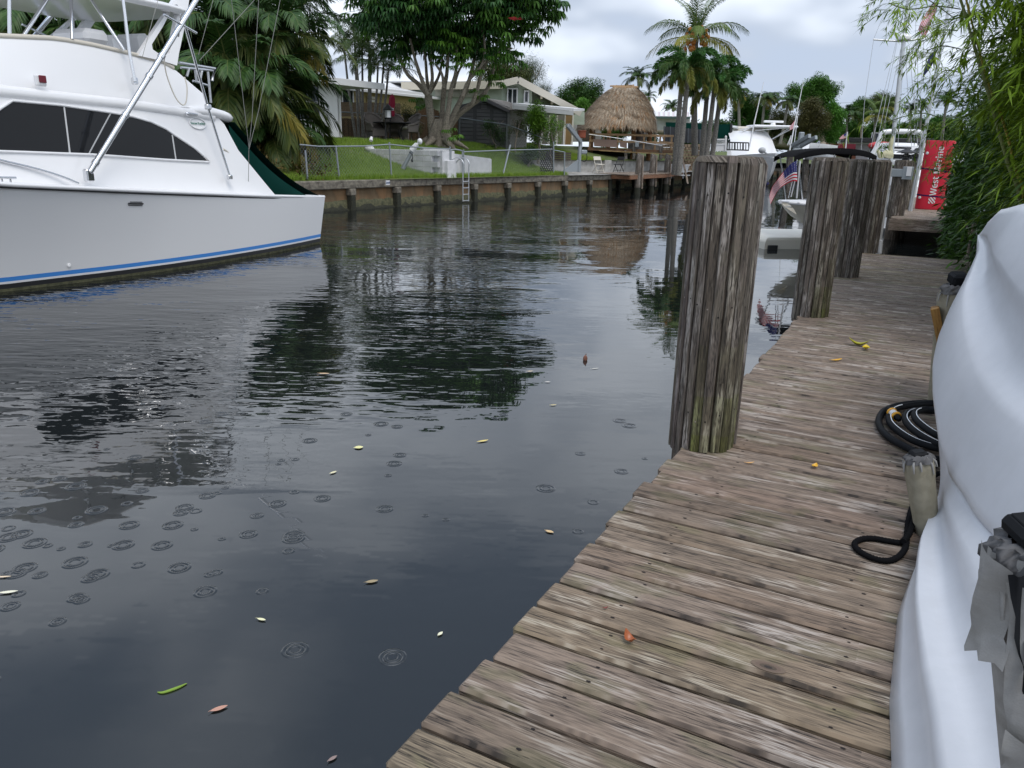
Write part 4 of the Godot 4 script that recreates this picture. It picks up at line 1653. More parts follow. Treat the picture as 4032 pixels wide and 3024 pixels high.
func build_small_things() -> void:
	# padded posts
	padded_post(dock(2.22, 1.235, 0), 0.36, 0.06, -DV * 0.26 + DU * 0.05, "olive stained padded post standing by the black rope", 3, 0.0)
	var p2 := padded_post(dock(4.35, 1.285, 0), 0.82, 0.10, -DV * 0.04, "padded post with raised black cap beneath the dinghy bow", 9, 0.3)
	var g := G.new()
	g.col = Color(0.62, 0.5, 0.22)
	g.box(dock(4.3, 1.265, 0.3), Vector3(0.05, 0.74, 0.12), up_basis(Vector3.UP - DV * 0.34, DV), 0.004)
	part(p2, "timber_brace", g, M.new_wood)
	var b3 := dock(0.14, 1.47, 0)
	var y3 := (Vector3.UP - DV * 0.205).normalized()
	var p3 := padded_post(b3, 1.02, 0.08, -DV * 0.205, "nearest padded post with ragged hanging canvas beside the dinghy hull", 17, 0.02, 0.5)
	var r := -DU
	flap(p3, "torn_flap", [b3 + y3 * 0.96 - DV * 0.085 + r * 0.03, b3 + y3 * 0.94 - DV * 0.04 + r * 0.08, b3 + y3 * 0.76 - DV * 0.06 + r * 0.08, b3 + y3 * 0.76 - DV * 0.115 + r * 0.05], M.canvas, 0.012)
	flap(p3, "torn_flap", [b3 + y3 * 0.92 - DV * 0.05 + r * 0.078, b3 + y3 * 0.92 + DV * 0.03 + r * 0.095, b3 + y3 * 0.55 + DV * 0.03 + r * 0.085, b3 + y3 * 0.58 - DV * 0.065 + r * 0.07], M.canvas, 0.006)
	flap(p3, "torn_flap", [b3 + y3 * 0.64 - DV * 0.06 + r * 0.075, b3 + y3 * 0.62 + DV * 0.04 + r * 0.09, b3 + y3 * 0.46 + DV * 0.03 + r * 0.08, b3 + y3 * 0.52 - DV * 0.075 + r * 0.07], M.canvas, 0.014)
	flap(p3, "lining_strip", [b3 + y3 * 0.94 - DV * 0.045 + r * 0.086, b3 + y3 * 0.94 - DV * 0.03 + r * 0.09, b3 + y3 * 0.72 - DV * 0.02 + r * 0.094, b3 + y3 * 0.73 - DV * 0.032 + r * 0.09], M.rubber, 0.0)
	flap(p3, "lining_strip", [b3 + y3 * 0.5 - DV * 0.03 + r * 0.08, b3 + y3 * 0.5 + DV * 0.03 + r * 0.08, b3 + y3 * 0.36 - DV * 0.02 + r * 0.08, b3 + y3 * 0.38 - DV * 0.045 + r * 0.08], M.rubber, 0.0)
	# black power cord in a flat coil
	var cord := thing("power_cable", "thick black power cord coiled on the planks beside the dinghy", "cord", Vector3(2.432, 0.7, -4.409))
	var loops := [
		[[Vector3(2.878, 0.72, -4.831), Vector3(2.771, 0.72, -4.836), Vector3(2.628, 0.72, -4.817), Vector3(2.482, 0.72, -4.745), Vector3(2.351, 0.72, -4.623), Vector3(2.248, 0.72, -4.45), Vector3(2.192, 0.72, -4.295), Vector3(2.175, 0.72, -4.136), Vector3(2.199, 0.72, -4.011), Vector3(2.236, 0.72, -3.882), Vector3(2.302, 0.72, -3.831), Vector3(2.393, 0.72, -3.854)], 0.0],
		[[Vector3(2.856, 0.72, -4.792), Vector3(2.75, 0.72, -4.796), Vector3(2.552, 0.72, -4.726), Vector3(2.429, 0.72, -4.648), Vector3(2.344, 0.72, -4.525), Vector3(2.278, 0.72, -4.365), Vector3(2.263, 0.72, -4.188), Vector3(2.286, 0.72, -4.063), Vector3(2.367, 0.72, -3.967), Vector3(2.473, 0.72, -4.001)], 0.012],
		[[Vector3(2.724, 0.75, -4.555), Vector3(2.629, 0.75, -4.564), Vector3(2.54, 0.75, -4.569), Vector3(2.453, 0.75, -4.516), Vector3(2.377, 0.75, -4.397), Vector3(2.335, 0.75, -4.244), Vector3(2.331, 0.75, -4.094), Vector3(2.36, 0.75, -3.964), Vector3(2.425, 0.75, -3.923)], 0.004],
		[[Vector3(2.676, 0.76, -4.469), Vector3(2.603, 0.76, -4.517), Vector3(2.545, 0.76, -4.522), Vector3(2.468, 0.76, -4.465), Vector3(2.409, 0.76, -4.339), Vector3(2.387, 0.76, -4.18), Vector3(2.398, 0.76, -4.053), Vector3(2.457, 0.76, -4.009)], 0.014]]
	for q in loops:
		var pts := []
		for p in q[0]:
			pts.append(p + Vector3(0, (q[1] as float) + 0.004, 0))
		g = G.new()
		g.tube(smooth(pts, 5), 0.0205, 9)
		var m := part(cord, "cord_loop", g, M.rubber)
		if q[1] > 0.003:
			g = G.new()
			var sp := smooth(pts, 5)
			for k in sp.size():
				sp[k] = sp[k] + Vector3(0, 0.0185, 0) + DV * 0.008 - DU * 0.004
			g.tube(sp.slice(12, sp.size() - 6), 0.003, 5)
			g.col = Color(0.22, 0.23, 0.2)
			part(m, "stripe", g, M.plain)
	var ca: Vector3 = Vector3(2.35, 0.765, -4.57)
	var cb: Vector3 = Vector3(2.356, 0.745, -4.414)
	var cd := (cb - ca).normalized()
	var cl := (cb - ca).length()
	g = G.new()
	g.lathe(PackedVector2Array([Vector2(0.004, 0), Vector2(0.02, 0.004), Vector2(0.02, cl * 0.2), Vector2(0.023, cl * 0.22), Vector2(0.023, cl * 0.6), Vector2(0.021, cl * 0.64), Vector2(0.017, cl * 0.95), Vector2(0.006, cl)]), 12, ca, up_basis(cd))
	g.col = Color(0.6, 0.6, 0.62)
	var plug := part(cord, "connector", g, M.rubber)
	g = G.new()
	g.col = Color(0.85, 0.42, 0.04)
	for f in [0.3, 0.66]:
		g.lathe(PackedVector2Array([Vector2(0.022, cl * f), Vector2(0.031, cl * f + 0.002), Vector2(0.031, cl * f + 0.012), Vector2(0.022, cl * f + 0.014)]), 12, ca, up_basis(cd))
	g.box(ca + cd * cl * 0.2 + DV * 0.03, Vector3(0.016, 0.06, 0.012), up_basis(cd), 0.003)
	part(plug, "locking_ring", g, M.gloss)
	g = G.new()
	g.col = Color(0.75, 0.75, 0.74)
	g.lathe(PackedVector2Array([Vector2(0.0245, cl * 0.38), Vector2(0.0245, cl * 0.6)]), 12, ca, up_basis(cd))
	part(plug, "label_band", g, M.gloss)
	# black braided rope
	var rope := thing("mooring_rope", "black braided rope looped on the planks, its end up along the dinghy", "rope", Vector3(1.601, 0.7, -2.87))
	for pts in [[Vector3(1.684, 0.715, -2.931), Vector3(1.647, 0.715, -2.908), Vector3(1.596, 0.715, -2.921), Vector3(1.552, 0.715, -2.938), Vector3(1.498, 0.715, -2.932), Vector3(1.454, 0.715, -2.9), Vector3(1.437, 0.715, -2.861), Vector3(1.44, 0.715, -2.82), Vector3(1.462, 0.715, -2.779), Vector3(1.5, 0.715, -2.754), Vector3(1.542, 0.715, -2.759), Vector3(1.592, 0.715, -2.798), Vector3(1.644, 0.715, -2.861), Vector3(1.695, 0.715, -2.953), Vector3(1.755, 0.715, -3.068), Vector3(1.826, 0.715, -3.191), Vector3(1.895, 0.715, -3.297), Vector3(1.961, 0.715, -3.394), Vector3(2.059, 0.715, -3.542), Vector3(2.164, 0.715, -3.687), Vector3(2.246, 0.715, -3.773), Vector3(2.311, 0.715, -3.81)], [Vector3(1.646, 0.73, -2.89), Vector3(1.696, 0.73, -2.946), Vector3(1.749, 0.73, -3.027), Vector3(1.804, 0.73, -3.111), Vector3(1.887, 0.73, -3.239), Vector3(1.966, 0.73, -3.362), Vector3(2.056, 0.73, -3.494), Vector3(2.15, 0.73, -3.604), Vector3(2.233, 0.73, -3.656)]]:
		g = G.new()
		var sp := smooth(pts, 9)
		var rad := []
		for k in sp.size():
			rad.append(0.0125 + 0.0012 * sin(k * 2.4))
		g.tube(sp, rad, 8)
		part(rope, "strand", g, M.rope_black)
	# fallen leaves on the planks
	var dl := [
		[Vector3(2.994, 0.705, -6.497), 0.17, 0.055, Color(0.42, 0.40, 0.03), 0.35, 2.6, "curled green and yellow leaf lying on the pale dock planks", 0.8],
		[Vector3(3.001, 0.705, -6.365), 0.10, 0.06, Color(0.72, 0.52, 0.02), 0.3, 1.2, "folded yellow leaf touching the curled green one on the dock", 0.6],
		[Vector3(2.587, 0.705, -5.962), 0.13, 0.035, Color(0.70, 0.36, 0.01), 0.08, 0.45, "narrow orange yellow leaf lying flat on the pale dock planks", 0.3],
		[Vector3(1.591, 0.705, -3.731), 0.05, 0.03, Color(0.75, 0.42, 0.03), 0.3, 0.9, "small curled orange leaf in the middle of the dock", 0.5],
		[Vector3(1.261, 0.705, -3.765), 0.055, 0.014, Color(0.68, 0.36, 0.1), 0.1, 0.2, "thin tan leaf sliver on the plank by the nearest piling", 0.2],
		[Vector3(0.409, 0.705, -2.19), 0.06, 0.032, Color(0.36, 0.10, 0.03), 0.5, 1.9, "curled rust brown leaf caught in a seam between near planks", 0.7],
		[Vector3(0.351, 0.703, -2.383), 0.02, 0.008, Color(0.2, 0.04, 0.03), 0.3, 0.4, "tiny dark red seed case on the plank above the rust brown leaf", 0.5]]
	for q in dl:
		var m := single("fallen_leaf", leaf_shape(q[1], q[2], q[3], q[4], q[7]), M.gloss, q[6], "leaf", "leaves fallen on the dock")
		m.transform = Transform3D(Basis(Vector3.UP, q[5]), q[0])
	# leaves afloat
	var fl := [
		['oval', Vector3(-1.185, 0, -5.597), 0.085, 0.07, Color(0.78, 0.74, 0.36), 0.3, "round pale yellow leaf afloat on the calm water, left of centre"],
		['', Vector3(-0.224, 0, -5.802), 0.12, 0.035, Color(0.78, 0.62, 0.2), 0.5, "yellow leaf afloat below the dark palm reflection"],
		['', Vector3(-1.271, 0, -5.104), 0.075, 0.03, Color(0.75, 0.7, 0.45), 0.9, "small cream leaf afloat just below the round pale yellow one"],
		['', Vector3(0.254, 0, -4.284), 0.07, 0.035, Color(0.72, 0.52, 0.28), -0.5, "peach coloured leaf afloat nearest to the dock edge"],
		['', Vector3(-0.732, 0, -3.663), 0.085, 0.035, Color(0.36, 0.29, 0.17), 0.35, "brown veined leaf half sunk in the calm dark water"],
		['', Vector3(-2.579, 0, -3.476), 0.11, 0.03, Color(0.8, 0.78, 0.6), 0.25, "long cream leaf afloat at the left edge of the water"],
		['', Vector3(-2.7, 0, -3.62), 0.11, 0.018, Color(0.75, 0.6, 0.42), 0.1, "thin tan leaf afloat above the long cream one"],
		['', Vector3(-1.21, 0, -3.292), 0.06, 0.022, Color(0.82, 0.8, 0.5), -0.3, "small curved cream leaf afloat in the near water"],
		['', Vector3(-0.318, 0, -3.21), 0.045, 0.022, Color(0.85, 0.83, 0.6), 1.0, "small ivory leaf afloat in the darkest near water"],
		['', Vector3(-1.184, 0, -2.657), 0.085, 0.03, Color(0.55, 0.3, 0.22), 0.55, "pinkish brown leaf afloat near the bottom of the view"],
		['', Vector3(-0.653, 0, -2.4), 0.05, 0.02, Color(0.3, 0.22, 0.2), 0.8, "dull brown leaf afloat close to the corner of the dock"],
		['', Vector3(0.387, 0, -6.768), 0.08, 0.025, Color(0.72, 0.6, 0.3), 0.3, "tan leaf afloat on pale water below the brown pod"],
		['', Vector3(-1.943, 0, -7.615), 0.14, 0.05, Color(0.6, 0.42, 0.25), 0.0, "brown leaf afloat in the ripples of the dark reflection"],
		['', Vector3(0.189, -0, -7.892), 0.09, 0.03, Color(0.75, 0.6, 0.4), 0.3, "pale tan leaf afloat at the right end of the ripples"],
		['', Vector3(0.363, 0, -7.512), 0.07, 0.03, Color(0.7, 0.66, 0.6), 0.1, "faded grey leaf afloat a little right of the pale tan one"],
		['', Vector3(0.898, 0, -8.065), 0.12, 0.02, Color(0.75, 0.72, 0.62), 0.4, "slim whitish leaf afloat beside the brown pod"]]
	for q in fl:
		var g2 := leaf_shape(q[2] * 0.82, q[3] * 0.82, q[4], 0.03, 0.1)
		var m := single("floating_leaf", g2, M.plain, q[6], "leaf", "leaves afloat on the canal")
		m.transform = Transform3D(Basis(Vector3.UP, q[5]), (q[1] as Vector3) + Vector3(0, 0.004, 0))
	# a green blade
	g = G.new()
	var sp := smooth([Vector3(-1.481, 0.004, -2.75), Vector3(-1.457, 0.004, -2.748), Vector3(-1.425, 0.004, -2.767), Vector3(-1.399, 0.004, -2.789), Vector3(-1.38, 0.004, -2.81)], 4)
	var rad := []
	for k in sp.size():
		rad.append(0.0065 * sin(PI * (k + 1.0) / (sp.size() + 1.0)) + 0.0008)
	g.col = Color(0.22, 0.36, 0.05)
	g.tube(sp, rad, 5)
	single("grass_blade", g, M.plain, "long bright green grass blade afloat in the near water", "leaf")
	g = G.new()
	var pod: Vector3 = Vector3(0.822, 0, -8.425)
	g.col = Color(0.22, 0.1, 0.07)
	g.ball(pod + Vector3(0, 0.015, 0), Vector3(0.025, 0.045, 0.02), 6, 0.1, 4)
	g.tube([pod + Vector3(0, 0.05, 0), pod + Vector3(0.01, 0.075, 0)], 0.005, 5)
	single("seed_pod", g, M.plain, "reddish brown seed pod bobbing upright in the canal", "seed pod")
	# dock end: weathered post pair and looped steel handrail
	var pr := thing("grab_rail", "looped stainless grab rail beside a weathered white post at the dock end", "rail", dock(13.75, 1.75, 0))
	g = G.new()
	var hr := smooth([Vector3(7.673, 0.758, -12.966), Vector3(7.64, 0.998, -12.983), Vector3(7.614, 1.222, -12.997), Vector3(7.617, 1.356, -12.995), Vector3(7.653, 1.462, -12.976), Vector3(7.726, 1.508, -12.938), Vector3(7.809, 1.494, -12.894), Vector3(7.887, 1.433, -12.853), Vector3(7.944, 1.29, -12.823), Vector3(8.028, 0.791, -12.779)], 5)
	g.tube(hr, 0.026, 9)
	part(pr, "steel_loop", g, M.steel)
	g = G.new()
	g.col = Color(1.9, 1.95, 2.0)
	var pb: Vector3 = Vector3(7.569, 0.733, -12.964)
	g.box(pb + Vector3(0, 0.24, 0), Vector3(0.06, 0.55, 0.06), Basis.IDENTITY, 0.006)
	g.box(pb + Vector3(0.01, 0.53, 0), Vector3(0.12, 0.05, 0.1), Basis.IDENTITY, 0.006)
	g.box(pb + Vector3(0, -0.02, 0), Vector3(0.14, 0.08, 0.12), Basis.IDENTITY, 0.006)
	part(pr, "weathered_post", g, M.deck_wood)


func cloth_flag(root: Node3D, called: String, top: Array, low: Array, stars: bool, blue_only := false) -> void:
	# top and low: edges from the hoist to the fly
	var a := smooth(top, 5)
	var b := smooth(low, 5)
	var n := mini(a.size(), b.size())
	for band in (13 if not blue_only else 1):
		var g := G.new()
		var rows := []
		var f0 := band / 13.0 if not blue_only else 0.0
		var f1 := (band + 1) / 13.0 if not blue_only else 1.0
		for f in [f0, (f0 + f1) * 0.5, f1]:
			var row := PackedVector3Array()
			for k in n:
				row.append((a[k] as Vector3).lerp(b[k], f))
			rows.append(row)
		g.col = Color(0.58, 0.02, 0.05) if band % 2 == 0 else Color(0.78, 0.78, 0.8)
		if blue_only:
			g.col = Color(0.03, 0.03, 0.13)
		g.grid(rows)
		if stars and band < 7:
			for k in g.v.size():
				if k % n < n * 0.42:
					g.c[k] = Color(0.03, 0.035, 0.17)
		part(root, called, g, M.plain)
	if stars:
		var g := G.new()
		g.col = Color(0.85, 0.85, 0.88)
		for j in 6:
			for i in 5:
				var f := (j + 0.6) / 6.5 * 7.0 / 13.0
				var k := int((i + 0.6) / 5.4 * n * 0.42)
				var p := (a[k] as Vector3).lerp(b[k], f)
				var u := ((a[mini(k + 1, n - 1)] as Vector3) - (a[k] as Vector3)).normalized()
				var w := ((b[k] as Vector3) - (a[k] as Vector3))
				var s := w.length() * 0.022
				w = w.normalized()
				var nn := u.cross(w).normalized() * 0.004
				for sg: float in [-1.0, 1.0]:
					for m in 5:
						var t0 := TAU * m / 5.0 - PI / 2
						var t1 := t0 + 0.63
						var t2 := t0 - 0.63
						var o := p + nn * sg
						var tip := o + (u * cos(t0) + w * sin(t0)) * s
						g.tri(o, o + (u * cos(t1) + w * sin(t1)) * s * 0.45, tip)
						g.tri(o, tip, o + (u * cos(t2) + w * sin(t2)) * s * 0.45)
		part(root, "stars", g, M.plain)

# ---------------------------------------------------------------- boats and poles close beyond the dock
func build_near_boats() -> void:
	# cream float
	var fa: Vector3 = Vector3(6.344, 0, -19.759)
	var fx := Vector3(0.95, 0, -0.12).normalized()
	var fz := Vector3(-fx.z, 0, fx.x)
	var fl := thing("drive_on_float", "cream moulded drive on float lying in the water under the small boat", "float", fa)
	var g := G.new()
	var rows := []
	for e in [[0.0, -0.1, 0.0], [0.0, 0.16, 0.0], [0.02, 0.22, 0.02], [0.08, 0.28, 0.06], [0.2, 0.30, 0.18], [0.5, 0.31, 0.5]]:
		var i: float = e[0]
		var row := PackedVector3Array()
		for c in [[0, 0, 0], [0.06, 0, -0.08], [0.4, 0, -0.1], [1.6, 0, -0.1], [2.9, 0, -0.1], [3.2, 0, 0.2], [3.2, 0, -2.6 + 0.2], [2.9, 0, -2.6], [0.3, 0, -2.6], [0.0, 0, -2.4]]:
			var p := Vector3(c[0], 0, c[2]) 
			var q := Vector3(clampf(p.x, i, 3.2 - i), 0, clampf(p.z, -2.6 + i, -i - 0.02))
			row.append(fa + fx * q.x + fz * q.z + Vector3(0, e[1], 0))
		rows.append(row)
	g.grid(rows, true, true)
	var last: PackedVector3Array = rows[-1]
	for k in range(1, 9):
		g.face([last[0], last[k], last[k + 1]], Vector3.UP, [Vector2.ZERO, Vector2.ZERO, Vector2.ZERO])
	part(fl, "deck_block", g, M.cream_gel)
	g = G.new()
	g.box(fa + fx * 0.2 + fz * 0.01 + Vector3(0, 0.05, 0), Vector3(0.26, 0.12, 0.05), Basis(fx, Vector3.UP, fz), 0.01)
	part(fl, "corner_socket", g, M.black_paint)
	# small boat on the float
	var bt := thing("centre_console_boat", "small cream boat with black sunshade sitting on the float behind the piling", "boat", fa + fx * 1.9 + fz * -1.2)
	var bow: Vector3 = Vector3(6.51, 1.19, -19.2)
	var bx := Vector3(0.90, 0, -0.44)
	var bz := Vector3(0.44, 0, 0.90)
	g = G.new()
	rows = []
	for k in 13:
		var f := k / 12.0
		var s := f * 2.15
		var hw := 0.95 * pow(sin(clampf(f * 1.9 + 0.06, 0.0, PI * 0.5)), 0.7)
		var hb := bow.y - 0.05 * sin(f * PI)
		var keel := 0.36 + 0.55 * pow(1.0 - f, 3.0)
		var row := PackedVector3Array()
		for e in [[-1.0, 1.0], [-0.98, 0.72], [-0.8, 0.45], [-0.72, 0.42], [0.0, 0.0], [0.72, 0.42], [0.8, 0.45], [0.98, 0.72], [1.0, 1.0]]:
			row.append(bow + bx * (s + (1.0 - (e[1] as float)) * 0.45 * (1.0 - f)) + bz * hw * e[0] + Vector3(0, lerpf(keel, hb, e[1]) - bow.y, 0))
		rows.append(row)
	g.grid(rows, false, false)
	part(bt, "hull", g, M.cream_gel)
	g = G.new()
	for sd: float in [-1.0, 1.0]:
		var pts := []
		for k in 13:
			var f := k / 12.0
			pts.append(bow + bx * f * 2.15 + bz * sd * 0.97 * pow(sin(clampf(f * 1.9 + 0.06, 0.0, PI * 0.5)), 0.7) + Vector3(0, 0.02 - 0.05 * sin(f * PI), 0))
		g.tube(pts, 0.045, 7)
	g.box(bow + bx * 0.5 + Vector3(0, 0.03, 0), Vector3(0.8, 0.06, 0.7), Basis(bx, Vector3.UP, bz), 0.03)
	part(bt, "gunwale", g, M.white_paint)
	g = G.new()
	rows = []
	for k in 9:
		var f := k / 8.0
		rows.append(PackedVector3Array([bow + bx * f * 2.15 - bz * 0.6 * minf(1.0, f * 3.0) + Vector3(0, -0.1, 0), bow + bx * f * 2.15 + bz * 0.6 * minf(1.0, f * 3.0) + Vector3(0, -0.1, 0)]))
	g.grid(rows, false, false)
	part(bt, "inner_deck", g, M.cream_gel)
	g = G.new()
	g.box(bow + bx * 1.7 + Vector3(0, 0.35, 0), Vector3(0.7, 0.9, 0.7), Basis(bx, Vector3.UP, bz), 0.06)
	part(bt, "console", g, M.white_paint)
	# canopy
	var ca: Vector3 = Vector3(6.74, 2.22, -19.6)
	var cb: Vector3 = Vector3(9.02, 2.29, -20.2)
	g = G.new()
	rows = []
	for k in 13:
		var f := k / 12.0
		var p := ca.lerp(cb, f)
		var up := 0.50 * (sin(PI * clampf(f * 0.96 + 0.02, 0, 1)))
		up = minf(up, 0.40 + 0.05 * sin(PI * f)) if f > 0.1 else up
		var y := 0.05 + 0.2 * pow(sin(PI * f), 0.6)
		var row := PackedVector3Array()
		for z in [0.0, 0.0, -0.3, -1.0, -1.5, -1.5]:
			row.append(p + Vector3(0, y, z))
		row[0] = p + Vector3(0, y - 0.14, 0.02)
		row[5] = p + Vector3(0, y - 0.14, -1.52)
		rows.append(row)
	g.grid(rows, false, false)
	part(bt, "sunshade", g, M.rope_black)
	for q in [[0.05, -0.1], [0.5, -0.1], [0.95, -0.1], [0.05, -1.4], [0.95, -1.4]]:
		g = G.new()
		var p := ca.lerp(cb, q[0]) + Vector3(0, 0.1, q[1])
		g.tube([p, Vector3(lerpf(p.x, (ca.x + cb.x) * 0.5, 0.3), bow.y - 0.05, p.z)], 0.018, 6)
		part(bt, "canopy_pole", g, M.steel)
	g = G.new()
	g.tube([Vector3(6.72, 1.32, -19), Vector3(6.69, 2.18, -19)], 0.018, 6)
	g.tube([Vector3(6.58, 1.35, -19), Vector3(6.64, 1.85, -19)], 0.013, 6)
	part(bt, "bow_staff", g, M.white_paint)
	var fg := thing("flag", "drooping flag of red and white stripes and stars on the small cream boat", "flag", Vector3(6.5, 1.34, -18.9))
	g = G.new()
	g.tube([Vector3(6.49, 1.33, -18.9), Vector3(6.59, 2.21, -18.9)], 0.014, 6)
	part(fg, "staff", g, M.steel)
	cloth_flag(fg, "stripe", [Vector3(6.58, 2.18, -18.9), Vector3(6.43, 2.13, -18.8), Vector3(6.32, 1.94, -18.95), Vector3(6.15, 1.76, -18.8), Vector3(6.09, 1.58, -18.95), Vector3(6.01, 1.35, -18.85)], [Vector3(6.65, 1.71, -18.9), Vector3(6.53, 1.72, -18.85), Vector3(6.41, 1.65, -18.95), Vector3(6.25, 1.56, -18.85), Vector3(6.19, 1.41, -18.95), Vector3(6.06, 1.17, -18.85)], true)
	# white pipe by the dock end
	var pp: Vector3 = Vector3(6.554, 0.728, -14.063)
	var pt: Vector3 = Vector3(6.53, 2.188, -14.076)
	var pipe := thing("pvc_pipe", "tall white plastic pipe rising from the slip beside the last near piling", "pipe", Vector3(pp.x, 0, pp.z))
	g = G.new()
	g.tube([Vector3(pp.x, -0.5, pp.z), pp, pt], 0.045, 10)
	g.tube([pt - Vector3(0, 0.02, 0), pt + Vector3(0, 0.02, 0)], 0.052, 10)
	part(pipe, "tube", g, M.white_paint)
	g = G.new()
	g.tube([Vector3(6.328, 0.694, -13.504), Vector3(6.312, 0.918, -13.513)], 0.045, 9)
	single("pipe_stub", g, M.white_paint, "short white pipe stub standing at the far edge of the near dock", "pipe")
	# steel bracket and small plate on the second dock's piling
	g = G.new()
	var br: Vector3 = Vector3(10.903, 1.903, -23.132)
	g.box(br, Vector3(0.6, 0.22, 0.04), Basis(DV, Vector3.UP, -DU), 0.01)
	g.box(br + DV * 0.35 - DU * 0.02, Vector3(0.28, 0.36, 0.03), Basis(DV, Vector3.UP, -DU), 0.01)
	single("steel_bracket", g, M.galv, "galvanised steel bracket bolted across the piling beside the white pipe", "bracket")
	g = G.new()
	g.box(Vector3(11.214, 1.954, -22.911), Vector3(0.13, 0.26, 0.02), Basis(DV, Vector3.UP, -DU), 0.005)
	single("metal_plate", g, M.white_paint, "small white metal plate fixed on the piling below the lanterns", "plate")
	# lanterns
	for q in [[Vector3(11.22, 2.13, -23.247), 1.0, "black post lantern with conical hood on the front piling of the second dock"], [Vector3(12.947, 2.18, -26.18), 0.95, "black post lantern farther back, on the rear piling of the second dock"]]:
		var lb: Vector3 = q[0]
		var ln := thing("dock_lantern", q[2], "lantern", lb, "black lanterns on the pilings")
		var k: float = q[1]
		g = G.new()
		g.lathe(PackedVector2Array([Vector2(0.16, -0.03), Vector2(0.16, 0.02), Vector2(0.11, 0.04), Vector2(0.1, 0.2), Vector2(0.02, 0.21)]), 12, lb, Basis.IDENTITY.scaled(Vector3.ONE * k))
		part(ln, "base", g, M.black_paint)
		for m in 3:
			g = G.new()
			g.lathe(PackedVector2Array([Vector2(0.15, 0.22 + m * 0.045), Vector2(0.155, 0.232 + m * 0.045), Vector2(0.08, 0.25 + m * 0.045)]), 12, lb, Basis.IDENTITY.scaled(Vector3.ONE * k))
			part(ln, "louvre", g, M.black_paint)
		g = G.new()
		g.lathe(PackedVector2Array([Vector2(0.27, 0.33), Vector2(0.27, 0.345), Vector2(0.08, 0.43), Vector2(0.07, 0.47), Vector2(0.002, 0.50)]), 14, lb, Basis.IDENTITY.scaled(Vector3.ONE * k))
		part(ln, "hood", g, M.black_paint)
		g = G.new()
		g.lathe(PackedVector2Array([Vector2(0.06, 0.2), Vector2(0.06, 0.36)]), 8, lb, Basis.IDENTITY.scaled(Vector3.ONE * k))
		part(ln, "glass", g, M.white_paint)
	# the tall red tower
	var tb := dock(28.6, 0.94, 0)
	var tx := Vector3(0.895, 0, 0.446)
	var tz := Vector3(-0.446, 0, 0.895)
	var tw := thing("vinyl_tower", "tall red padded vinyl tower with white lettering standing on the second dock", "tower", tb)
	g = G.new()
	rows = []
	for y in [0.0, 0.03, 0.5, 1.2, 1.9, 2.17, 2.2]:
		var ring := PackedVector3Array()
		var ins: float = 0.02 if y < 0.01 or y > 2.18 else 0.0
		for k in 32:
			var a := TAU * k / 32.0
			var c := signf(cos(a)) * pow(absf(cos(a)), 0.6) * (0.44 - ins)
			var d := signf(sin(a)) * pow(absf(sin(a)), 0.75) * (0.2 - ins)
			ring.append(tb + tx * c + tz * d + Vector3(0, y, 0))
		rows.append(ring)
	g.grid(rows, true, true)
	var tr: PackedVector3Array = rows[-1]
	for k in range(1, 31):
		g.face([tr[0], tr[k], tr[k + 1]], Vector3.UP, [Vector2.ZERO, Vector2.ZERO, Vector2.ZERO])
	part(tw, "sleeve", g, M.red_vinyl)
	for q in [[1.32, 1.22], [0.47, 0.41]]:
		g = G.new()
		rows = []
		for dy in [-0.02, 0.02]:
			var ring := PackedVector3Array()
			for k in 32:
				var a := TAU * k / 32.0
				var c := signf(cos(a)) * pow(absf(cos(a)), 0.6) * 0.447
				var d := signf(sin(a)) * pow(absf(sin(a)), 0.75) * 0.207
				ring.append(tb + tx * c + tz * d + Vector3(0, lerpf(q[0], q[1], (c + 0.44) / 0.88) + (dy as float), 0))
			rows.append(ring)
		g.grid(rows, true, true)
		part(tw, "strap", g, M.navy)
	for y in [1.8, 0.38]:
		g = G.new()
		g.lathe(PackedVector2Array([Vector2(0.045, 0), Vector2(0.045, 0.012), Vector2(0.002, 0.016)]), 12, tb - tx * 0.34 + tz * 0.166 + Vector3(0, y, 0), up_basis((tz - tx * 0.35).normalized()))
		part(tw, "grommet", g, M.white_print)
	var tb2 := Basis(Vector3.UP, -tx, tz)
	lettering(tw, "lettering", "West Marine", 0.185, tb + Vector3(0, 1.24, 0) + tx * 0.03 + tz * 0.203, tb2, lin(0.82, 0.82, 0.8), "Droid Sans", 0.006)
	# emblem: a rounded square cut by slanting bars
	for k in 4:
		g = G.new()
		var o := tb + Vector3(0, 0.30, 0) + tx * 0.03 + tz * 0.2
		var u := -0.093 + k * 0.05
		var bars := [PackedVector2Array([Vector2(-0.1, 0.02), Vector2(-0.1, 0.075), Vector2(-0.075, 0.1), Vector2(-0.02, 0.1)]), PackedVector2Array([Vector2(-0.1, -0.09), Vector2(-0.1, -0.02), Vector2(0.02, 0.1), Vector2(0.08, 0.1)]), PackedVector2Array([Vector2(-0.07, -0.1), Vector2(-0.02, -0.1), Vector2(0.1, 0.02), Vector2(0.1, 0.08)]), PackedVector2Array([Vector2(0.03, -0.1), Vector2(0.075, -0.1), Vector2(0.1, -0.075), Vector2(0.1, -0.02)])]
		g.slab(bars[k], o, -tx, Vector3.UP, tz * 0.008)
		part(tw, "emblem_bar", g, M.white_print)
	# leaning flagpole with two flags
	var pa: Vector3 = Vector3(12.637, 0.883, -25.326)
	var pe: Vector3 = Vector3(12.721, 5.5, -25.282)
	var pd := (pe - pa).normalized()
	var fp := thing("flagpole", "grey flagpole carrying two limp flags beside the red tower", "flagpole", Vector3(pa.x, DECK, pa.z))
	g = G.new()
	g.tube([Vector3(pa.x, DECK, pa.z), pa, pe, pe + pd * 5.0], [0.07, 0.065, 0.05, 0.035], 9)
	part(fp, "pole", g, M.alu)
